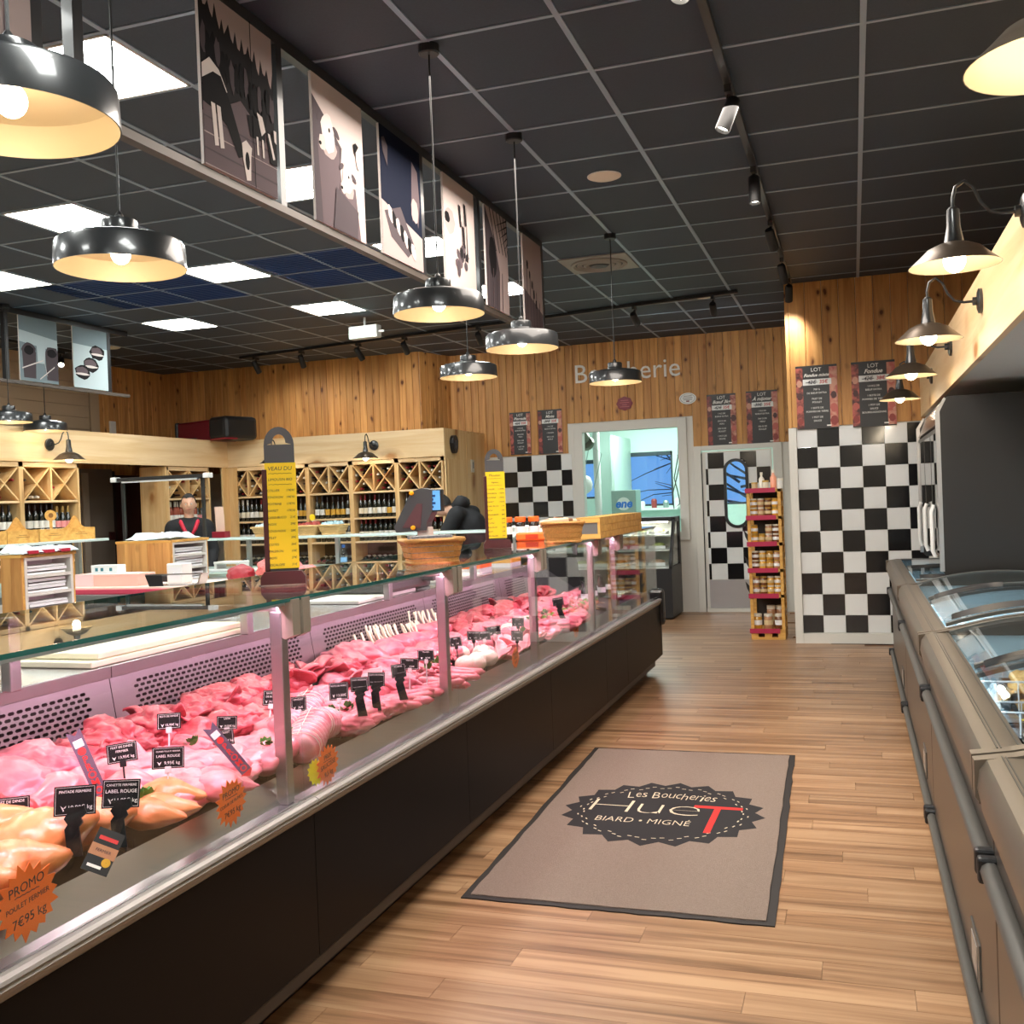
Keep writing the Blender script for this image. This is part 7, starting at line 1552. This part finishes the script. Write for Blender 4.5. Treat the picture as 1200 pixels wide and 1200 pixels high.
JLAB = pm('jar_label', rgb(206, 184, 140), .6)
JAR_G = [pm('jar_mustard', rgb(190, 140, 50), .15, coat=.6), pm('jar_terrine', rgb(176, 130, 96), .15, coat=.6), pm('jar_brown', rgb(110, 66, 36), .15, coat=.6), pm('jar_honey', rgb(214, 160, 60), .12, coat=.6)]
JLID = [pm('lid_white', rgb(228, 222, 206), .4), pm('lid_gold', rgb(206, 168, 90), .35, .4), pm('lid_black', (.02, .02, .02), .4)]
def jar(x, y, z, r, h, gi, li, lab, grp):
    t = thing('jar', lab, 'jar', (x, y, z), 0, grp)
    MB().lathe([(r*.9, 0), (r, r*.15), (r, h*.78), (r*.85, h*.84)], 12, cap0=True).build('jar_body', JAR_G[gi], t, smooth=45)
    MB().lathe([(r*.92, h*.83), (r*.95, h*.85), (r*.95, h), (.0005, h)], 12).build('lid', JLID[li], t, smooth=40)
    MB().lathe([(r + .0006, h*.28), (r + .0006, h*.6)], 12).build('label_band', JLAB if (gi + li) % 2 else PAPER, t)
NS = ['bottom', 'second', 'third', 'fourth', 'fifth']
for s in range(5):
    n = 3 if s == 0 else 4; gap = TZ[s+1] - TZ[s] - .03
    for lv in range(1 if s == 0 else 2):
        for k in range(n):
            if s in (3, 4) and lv == 1 and k == 1 and s == 3: continue
            r = .043 if s == 0 else .034; h = .15 if s == 0 else min(.088, gap*.42)
            jar((tx0+tx1)/2 - hw + .06 + (2*hw - .12)*k/(n-1), TY + .07 + .02*lv*0, TZ[s] + .001 + lv*(h + .001), r, h, (s + k) % 4, (s + (k > 1)) % 2 if s else 0, '%s %s jar from the left on the %s shelf of the wooden tower' % (ORD[k], 'stacked' if lv else 'lower', NS[s]), 'jars on the %s shelf of the tower' % NS[s])
    if s == 0:
        for k in range(2): jar((tx0+tx1)/2 + .02 + .09*k, TY + .20, TZ[0] + .001, .045, .22, 1, 0, 'tall jar at the back of the bottom shelf of the wooden tower', 'tall jars at the back of the tower')
for k, (px, h, r, col, nm, lab) in enumerate(((891, .17, .028, rgb(230, 224, 210), 'bottle', 'white bottle with a spray head on top of the wooden tower'), (905, .19, .032, rgb(236, 160, 130), 'bottle', 'orange-pink bottle on top of the wooden tower'), (897, .085, .03, rgb(226, 216, 196), 'jar', 'pale jar in front of the bottles on top of the wooden tower'), (914, .10, .032, rgb(226, 226, 220), 'jar', 'white jar at the right end on top of the wooden tower'), (884, .07, .03, rgb(206, 180, 140), 'jar', 'low tan jar at the left end on top of the wooden tower'))):
    x = ony(px, 560, TY + .1).x; t = thing(nm, lab, nm, (x, TY + (.22 if k < 2 else .08), TZ[5] + .001)); m_ = pm('tower_top_%d' % k, col, .35, coat=.3)
    if k < 2: MB().lathe([(r, 0), (r, h*.6), (r*.4, h*.75), (r*.4, h*.85)], 12, cap0=True).build('bottle_body', m_, t, smooth=45); MB().lathe([(r*.5, h*.84), (r*.5, h), (.0005, h)], 10).build('cap', JLID[0], t)
    else: MB().lathe([(r, 0), (r, h*.8)], 12, cap0=True, cap1=True).build('jar_body', m_, t, smooth=45); MB().lathe([(r*1.04, h*.8), (r*1.04, h), (.0005, h)], 12).build('lid', JLID[(k + 1) % 2], t, smooth=40)

# ------------------------------------------------------------------ frozen goods in the chest freezers
GOLD = pm('frozen_golden', rgb(206, 150, 70), .5, tex=(40, rgb(236, 196, 120), .5), bump=.5, bscale=60)
def in_chest(px, py, z): p = onz(px, py, z); return p
def crate_tray(p, w, d, h, label, rz=0, m=None):
    t = thing('display_tray', label, 'tray', p, rz, 'dark trays in the freezers'); m = m or pm('tray_dark_clear', (.035, .035, .04), .2, coat=.5)
    MB().box(-w/2, -d/2, 0, w/2, d/2, .006).build('tray_base', m, t)
    for a in ((-w/2, -d/2, -w/2 + .006, d/2), (w/2 - .006, -d/2, w/2, d/2), (-w/2, -d/2, w/2, -d/2 + .006), (-w/2, d/2 - .006, w/2, d/2)): MB().box(a[0], a[1], .006, a[2], a[3], h).build('tray_side', m, t)
    return t
def shelf_base(y0, y1, x0, x1, z, label):
    t = thing('wire_basket', label, 'basket', (0, 0, 0), 0, 'white wire baskets in the freezers'); b = MB()
    for k in range(12): x = x0 + (x1-x0)*k/11; b.tube([(x, y0, z), (x, y1, z)], .003, 5)
    b.build('bottom_wires', WIRE, t); b = MB()
    for k in range(9): y = y0 + (y1-y0)*k/8; b.tube([(x0, y, z + .004), (x1, y, z + .004)], .003, 5)
    b.build('cross_wires', WIRE, t); r = MB()
    for zz in (z, z + .16): r.tube([(x0, y0, zz), (x1, y0, zz), (x1, y1, zz), (x0, y1, zz), (x0, y0, zz)], .004, 6)
    r.build('rim', WIRE, t); b = MB()
    for k in range(12): x = x0 + (x1-x0)*k/11; b.tube([(x, y0, z), (x, y0, z + .16)], .0025, 4); b.tube([(x, y1, z), (x, y1, z + .16)], .0025, 4)
    b.build('side_wires', WIRE, t); return t
ZB = .60
shelf_base(3.98, 4.38, .39, 1.15, ZB, 'white wire basket under the far lid of the second freezer')
shelf_base(3.15, 3.92, .39, 1.15, ZB - .06, 'white wire basket under the near part of the second freezer')
shelf_base(5.1, 5.75, .39, 1.15, ZB, 'white wire basket under the near lid of the third freezer')
shelf_base(5.85, 6.45, .39, 1.15, ZB, 'white wire basket under the far lid of the third freezer')
rf = random.Random(4)
me_g = [MB().ball((0, 0, .03), .05, 3, (1.4, .75, .6), lambda q, k=k: q*(1 + .15*noise.noise(q*3 + Vector((k, 2, 1))) + .08*math.sin(q.x*14))).mesh('pastry', GOLD, True) for k in range(3)]
t_ = crate_tray((.74, 4.19, ZB + .01), .46, .32, .10, 'dark tray of golden frozen pastries under the far lid of the second freezer')
for k in range(14):
    o = put('frozen_pastry', me_g[k % 3], None, (.57 + .105*(k % 4) + rf.uniform(-.01, .01), 4.09 + .085*((k//4) % 3) + rf.uniform(-.01, .01), ZB + .04 + .055*(k//8))); o.rotation_euler = (0, 0, rf.uniform(0, 3)); tag(o, 'golden frozen pastry heaped in the dark tray of the second freezer', 'pastry', 'golden frozen pastries')
for k, (x, y, lab) in enumerate(((.66, 3.80, 'dark tray with a yellow oval sticker, far one of two in the second freezer'), (.68, 3.58, 'dark tray with a yellow oval sticker, near one of two in the second freezer'))):
    t = crate_tray((x, y, ZB - .045), .50, .19, .12, lab); MB().box(-.245, -.095, .06, .245, .095, .115).build('lid_sheet', pm('sheet_dark', (.05, .045, .05), .25, coat=.4), t)
    MB().prism([(.06*math.cos(2*PI*q/20), .02*math.sin(2*PI*q/20)) for q in range(20)], 0, .001, Matrix.Translation((-.10, -.03, .1155))).build('sticker', pm('sticker_yellow', rgb(240, 210, 40), .4), t)
    for q in (-.02, .012): MB().box(-.10 + q - .006, -.036, .1166, -.10 + q + .006, -.024, .1172).build('print_mark', INK, t)
for k in range(3):
    o = thing('frozen_box', 'dark brown frozen meal box in the near part of the second freezer', 'box', (.50 + .21*k, 3.30, ZB - .052), 0, 'brown boxes in the second freezer'); MB().box(-.095, -.11, 0, .095, .11, .12, .004).build('carton_body', pm('box_brown', rgb(70, 36, 28), .4), o); MB().box(-.08, -.09, .12, .08, .09, .122).build('print_panel', pm('box_print', rgb(120, 90, 80), .4), o)
BAGC = pm('frozen_bag_clear', rgb(206, 220, 226), .2, coat=.6); BAGM = pm('frozen_bag_mauve', rgb(150, 120, 130), .25, coat=.5)
for k, (x, y, m_, lab) in enumerate(((.445, 4.20, BAGC, 'clear frosty bag beside the pastry tray in the second freezer'), (.75, 5.45, BAGC, 'clear crumpled bag in the near basket of the third freezer'), (.98, 5.40, BAGM, 'mauve frozen bag in the near basket of the third freezer'), (.62, 6.1, BAGC, 'clear bag in the far basket of the third freezer'), (.92, 6.15, BAGM, 'mauve bag in the far basket of the third freezer'), (.95, 3.3, BAGC, 'clear bag left of the stickered trays in the second freezer'))):
    o = put('frozen_bag', crumpled(.20, .24, .09, 60 + k, m_, 'frozen_bag'), None, (x, y, ZB + (.012 if y > 3.95 else -.05))); o.rotation_euler = (0, 0, .1*k); o.scale = (.45, 1, 1) if k == 0 else (1, 1, 1); tag(o, lab, 'bag')

# ------------------------------------------------------------------ two people behind the rear counter
SKIN = pm('skin', rgb(222, 176, 150), .55, sss=.1); HAIR = pm('hair_dark', (.012, .010, .009), .6, bump=.5, bscale=160); JACK = pm('jacket_black', (.010, .011, .014), .8, bump=.3, bscale=90); TROU = pm('trousers_dark', (.02, .022, .03), .8); COLR = pm('collar_red', rgb(196, 30, 60), .6)
def remeshed(mb, name, mat, parent, vox, smooth_it=6):
    o = bpy.data.objects.new('tmp', mb.mesh('tmp', mat)); COL.objects.link(o)
    r = o.modifiers.new('r', 'REMESH'); r.mode = 'VOXEL'; r.voxel_size = vox; r.use_smooth_shade = True
    s = o.modifiers.new('s', 'SMOOTH'); s.iterations = smooth_it; s.factor = .5
    dg = bpy.context.evaluated_depsgraph_get(); me = bpy.data.meshes.new_from_object(o.evaluated_get(dg)); bpy.data.objects.remove(o); me.materials.clear(); me.materials.append(mat)
    return put(name, me, parent)
def limb(m, pts, rs):
    n = []; r2 = []
    for i in range(len(pts) - 1):
        for k in range(4): f = k/4; n.append(Vector(pts[i]).lerp(Vector(pts[i+1]), f)); r2.append(rs[i]*(1-f) + rs[i+1]*f)
    n.append(Vector(pts[-1])); r2.append(rs[-1]); m.tube(n, r2, 12)
    for p, r_ in zip(pts, rs): m.ball(p, r_*.99, 2)
def hand(m, w, d, side):
    """palm and five bent fingers continuing the wrist w along d."""
    d = Vector(d).normalized(); s = d.cross(Vector((0, 0, 1))); s = (s if s.length > .1 else Vector((1, 0, 0))).normalized(); n = s.cross(d); w = Vector(w)
    m.ball(w + d*.045, .042, 2, (1, 1, 1)); 
    for k, L_ in enumerate((.062, .074, .068, .052)): b = w + d*.075 + s*(.027 - .018*k); m.tube([b, b + d*L_*.5 + n*.004, b + d*L_*.85 - n*.012, b + d*L_ - n*.024], [.0095, .009, .0085, .007], 8)
    b = w + d*.03 + s*.036*side; m.tube([b, b + d*.03 + s*.022*side, b + d*.055 + s*.026*side], [.012, .010, .008], 8)
def person(name, label, base, hips, chest, neck, head, face_dir, l_arm, r_arm, feet, collar=True):
    """joints in metres from base; arms are (shoulder, elbow, wrist)."""
    t = thing(name, label, 'person', base)
    hips, chest, neck, head = map(Vector, (hips, chest, neck, head)); fd = Vector(face_dir).normalized(); up = (head - neck).normalized(); sd = fd.cross(up).normalized(); up = sd.cross(fd)
    m = MB(); limb(m, [hips, (hips + chest)/2, chest, neck], [.13, .12, .13, .05]); limb(m, [neck - up*.02, head - up*.05], [.052, .052])
    M = Matrix(((sd.x, fd.x, up.x, head.x), (sd.y, fd.y, up.y, head.y), (sd.z, fd.z, up.z, head.z), (0, 0, 0, 1)))
    def hf(q):
        d = 1.0; jaw = max(0, -q.z); d -= .16*jaw*abs(q.x)
        p = Vector((q.x*.074*(1 - .22*jaw), q.y*.092*(1 - .06*jaw) + .008*jaw, q.z*.112))
        g = lambda cx, cz, wx, wz: math.exp(-((q.x - cx)/wx)**2 - ((q.z - cz)/wz)**2)*(q.y > 0)
        p.y += .024*g(0, -.12, .14, .18) + .010*g(0, .08, .10, .16) - .010*(g(-.36, .06, .2, .12) + g(.36, .06, .2, .12)) + .007*g(0, -.46, .26, .07) + .006*g(0, -.60, .26, .06) + .008*g(0, -.82, .3, .14) + .006*(g(-.4, .22, .3, .08) + g(.4, .22, .3, .08))
        return p
    bm = bmesh.new(); bmesh.ops.create_icosphere(bm, subdivisions=5, radius=1)
    for v in bm.verts: v.co = hf(v.co.copy())
    m.bm(bm, M)
    for s in (-1, 1): m.ball(M @ Vector((.075*s, -.008, -.01)), .022, 2, (.5, .9, 1.3))
    for arm, s in ((l_arm, -1), (r_arm, 1)): limb(m, arm, [.05, .042, .030]); hand(m, arm[2], Vector(arm[2]) - Vector(arm[1]), s)
    for f, s in zip(feet, (-1, 1)): h_ = hips + sd*.09*s; f = Vector(f); limb(m, [h_, (h_ + f)/2 + fd*.03 + Vector((0, 0, .04)), f + Vector((0, 0, .09))], [.09, .065, .045])
    remeshed(m, 'body', SKIN, t, .0075, 3)
    e = MB()
    for s in (-1, 1): e.ball(M @ Vector((.027*s, .0765, .006)), .0095, 2)
    e.build('eyes', pm('eye_white', rgb(230, 226, 220), .2), t, True); e = MB()
    for s in (-1, 1): e.ball(M @ Vector((.027*s, .0835, .006)), .0048, 2)
    e.build('pupils', BLACK, t, True)
    MB().box(-.024, .088, -.053, .024, .098, -.048, .002, M).build('lips', pm('lips', rgb(176, 96, 90), .5), t)
    hb = MB(); bm = bmesh.new(); bmesh.ops.create_icosphere(bm, subdivisions=4, radius=1)
    dele = [v for v in bm.verts if (v.co.y > .25 and v.co.z < .55) or v.co.z < -.45 or (v.co.y > -.1 and v.co.z < .0)]
    bmesh.ops.delete(bm, geom=dele, context='VERTS')
    for v in bm.verts: q = v.co.copy(); v.co = Vector((q.x*.082, q.y*.102 - .004, q.z*.120))*(1 + .03*noise.noise(q*6))
    hb.bm(bm, M).build('hair', HAIR, t, True)
    j = MB(); limb(j, [hips - Vector((0, 0, .12)), hips, (hips + chest)/2, chest, neck - up*.06], [.175, .165, .165, .17, .085])
    sh = [Vector(l_arm[0]), Vector(r_arm[0])]; limb(j, [sh[0], chest + (neck - chest)*.55, sh[1]], [.085, .11, .085])
    for arm in (l_arm, r_arm): limb(j, [arm[0], arm[1], Vector(arm[1]).lerp(Vector(arm[2]), .93)], [.085, .065, .052])
    remeshed(j, 'jacket', JACK, t, .014, 8)
    if collar:
        for s in (-1, 1):
            a = neck + sd*.075*s - fd*.0 + up*.0; MB().tube([neck + sd*.095*s - fd*.02 + up*.01, neck + sd*.085*s + fd*.09 - up*.02, neck + sd*.06*s + fd*.15 - up*.08, neck + sd*.02*s + fd*.185 - up*.15], [.02, .022, .022, .014], 8).build('collar', COLR, t, True)
    else:
        MB().tube([neck + sd*.09 - fd*.04, neck + sd*.05 - fd*.12 + up*.02, neck - sd*.05 - fd*.12 + up*.02, neck - sd*.09 - fd*.04], [.05, .07, .07, .05], 10).build('hood', JACK, t, True)
    g = MB()
    for f, s in zip(feet, (-1, 1)): h_ = hips + sd*.09*s; f = Vector(f); limb(g, [h_, (h_ + f)/2 + fd*.03 + Vector((0, 0, .04)), f + Vector((0, 0, .10))], [.125, .09, .075])
    limb(g, [hips + sd*.06, hips - sd*.06], [.145, .145]); remeshed(g, 'trousers', TROU, t, .014, 5)
    for f, s in zip(feet, (-1, 1)): f = Vector(f); MB().ball(f + fd*.06 + Vector((0, 0, .045)), .05, 3, (1, 1, .8), lambda q: q).ball(f + Vector((0, 0, .05)), .05, 2).ball(f + fd*.12 + Vector((0, 0, .04)), .045, 2, (1, 1, .75)).build('shoe', BLACK, t, True)
    return t
pA = ony(221, 591, 9.35)
fdir = Vector((-pA.x, -pA.y, 0)).normalized(); sdir = Vector((fdir.y, -fdir.x, 0))
def rel(f, s, z): return fdir*f + sdir*s + Vector((0, 0, z))
hzA = pA.z
person('person', 'person in a black jacket with a red collar standing before the rose wine rack', (pA.x, pA.y, 0), rel(0, 0, .93), rel(0, 0, 1.25), rel(0, 0, hzA - .17), rel(.02, 0, hzA), fdir - Vector((0, 0, .05)),
       (rel(0, -.17, hzA - .24), rel(.02, -.24, 1.06), rel(.16, -.20, .86)), (rel(0, .17, hzA - .24), rel(.02, .24, 1.06), rel(.16, .20, .86)), (rel(0, -.10, 0), rel(0, .10, 0)))
pB = ony(517, 592, 9.5)
def relb(x, y, z): return Vector((x, y, z))
hb_ = pB.z
person('person', 'person in a dark hooded jacket bending forward behind the weighing scale', (pB.x + .28, pB.y, 0), relb(.10, .05, .92), relb(.02, 0, 1.24), relb(-.14, -.02, hb_ - .06), relb(-.27, -.03, hb_), Vector((-.85, -.15, -.55)),
       (relb(-.04, -.20, 1.36), relb(-.18, -.26, 1.10), relb(-.40, -.22, 1.02)), (relb(-.02, .19, 1.36), relb(-.16, .24, 1.10), relb(-.38, .18, 1.02)), (relb(.05, -.10, 0), relb(.12, .12, 0)), False)
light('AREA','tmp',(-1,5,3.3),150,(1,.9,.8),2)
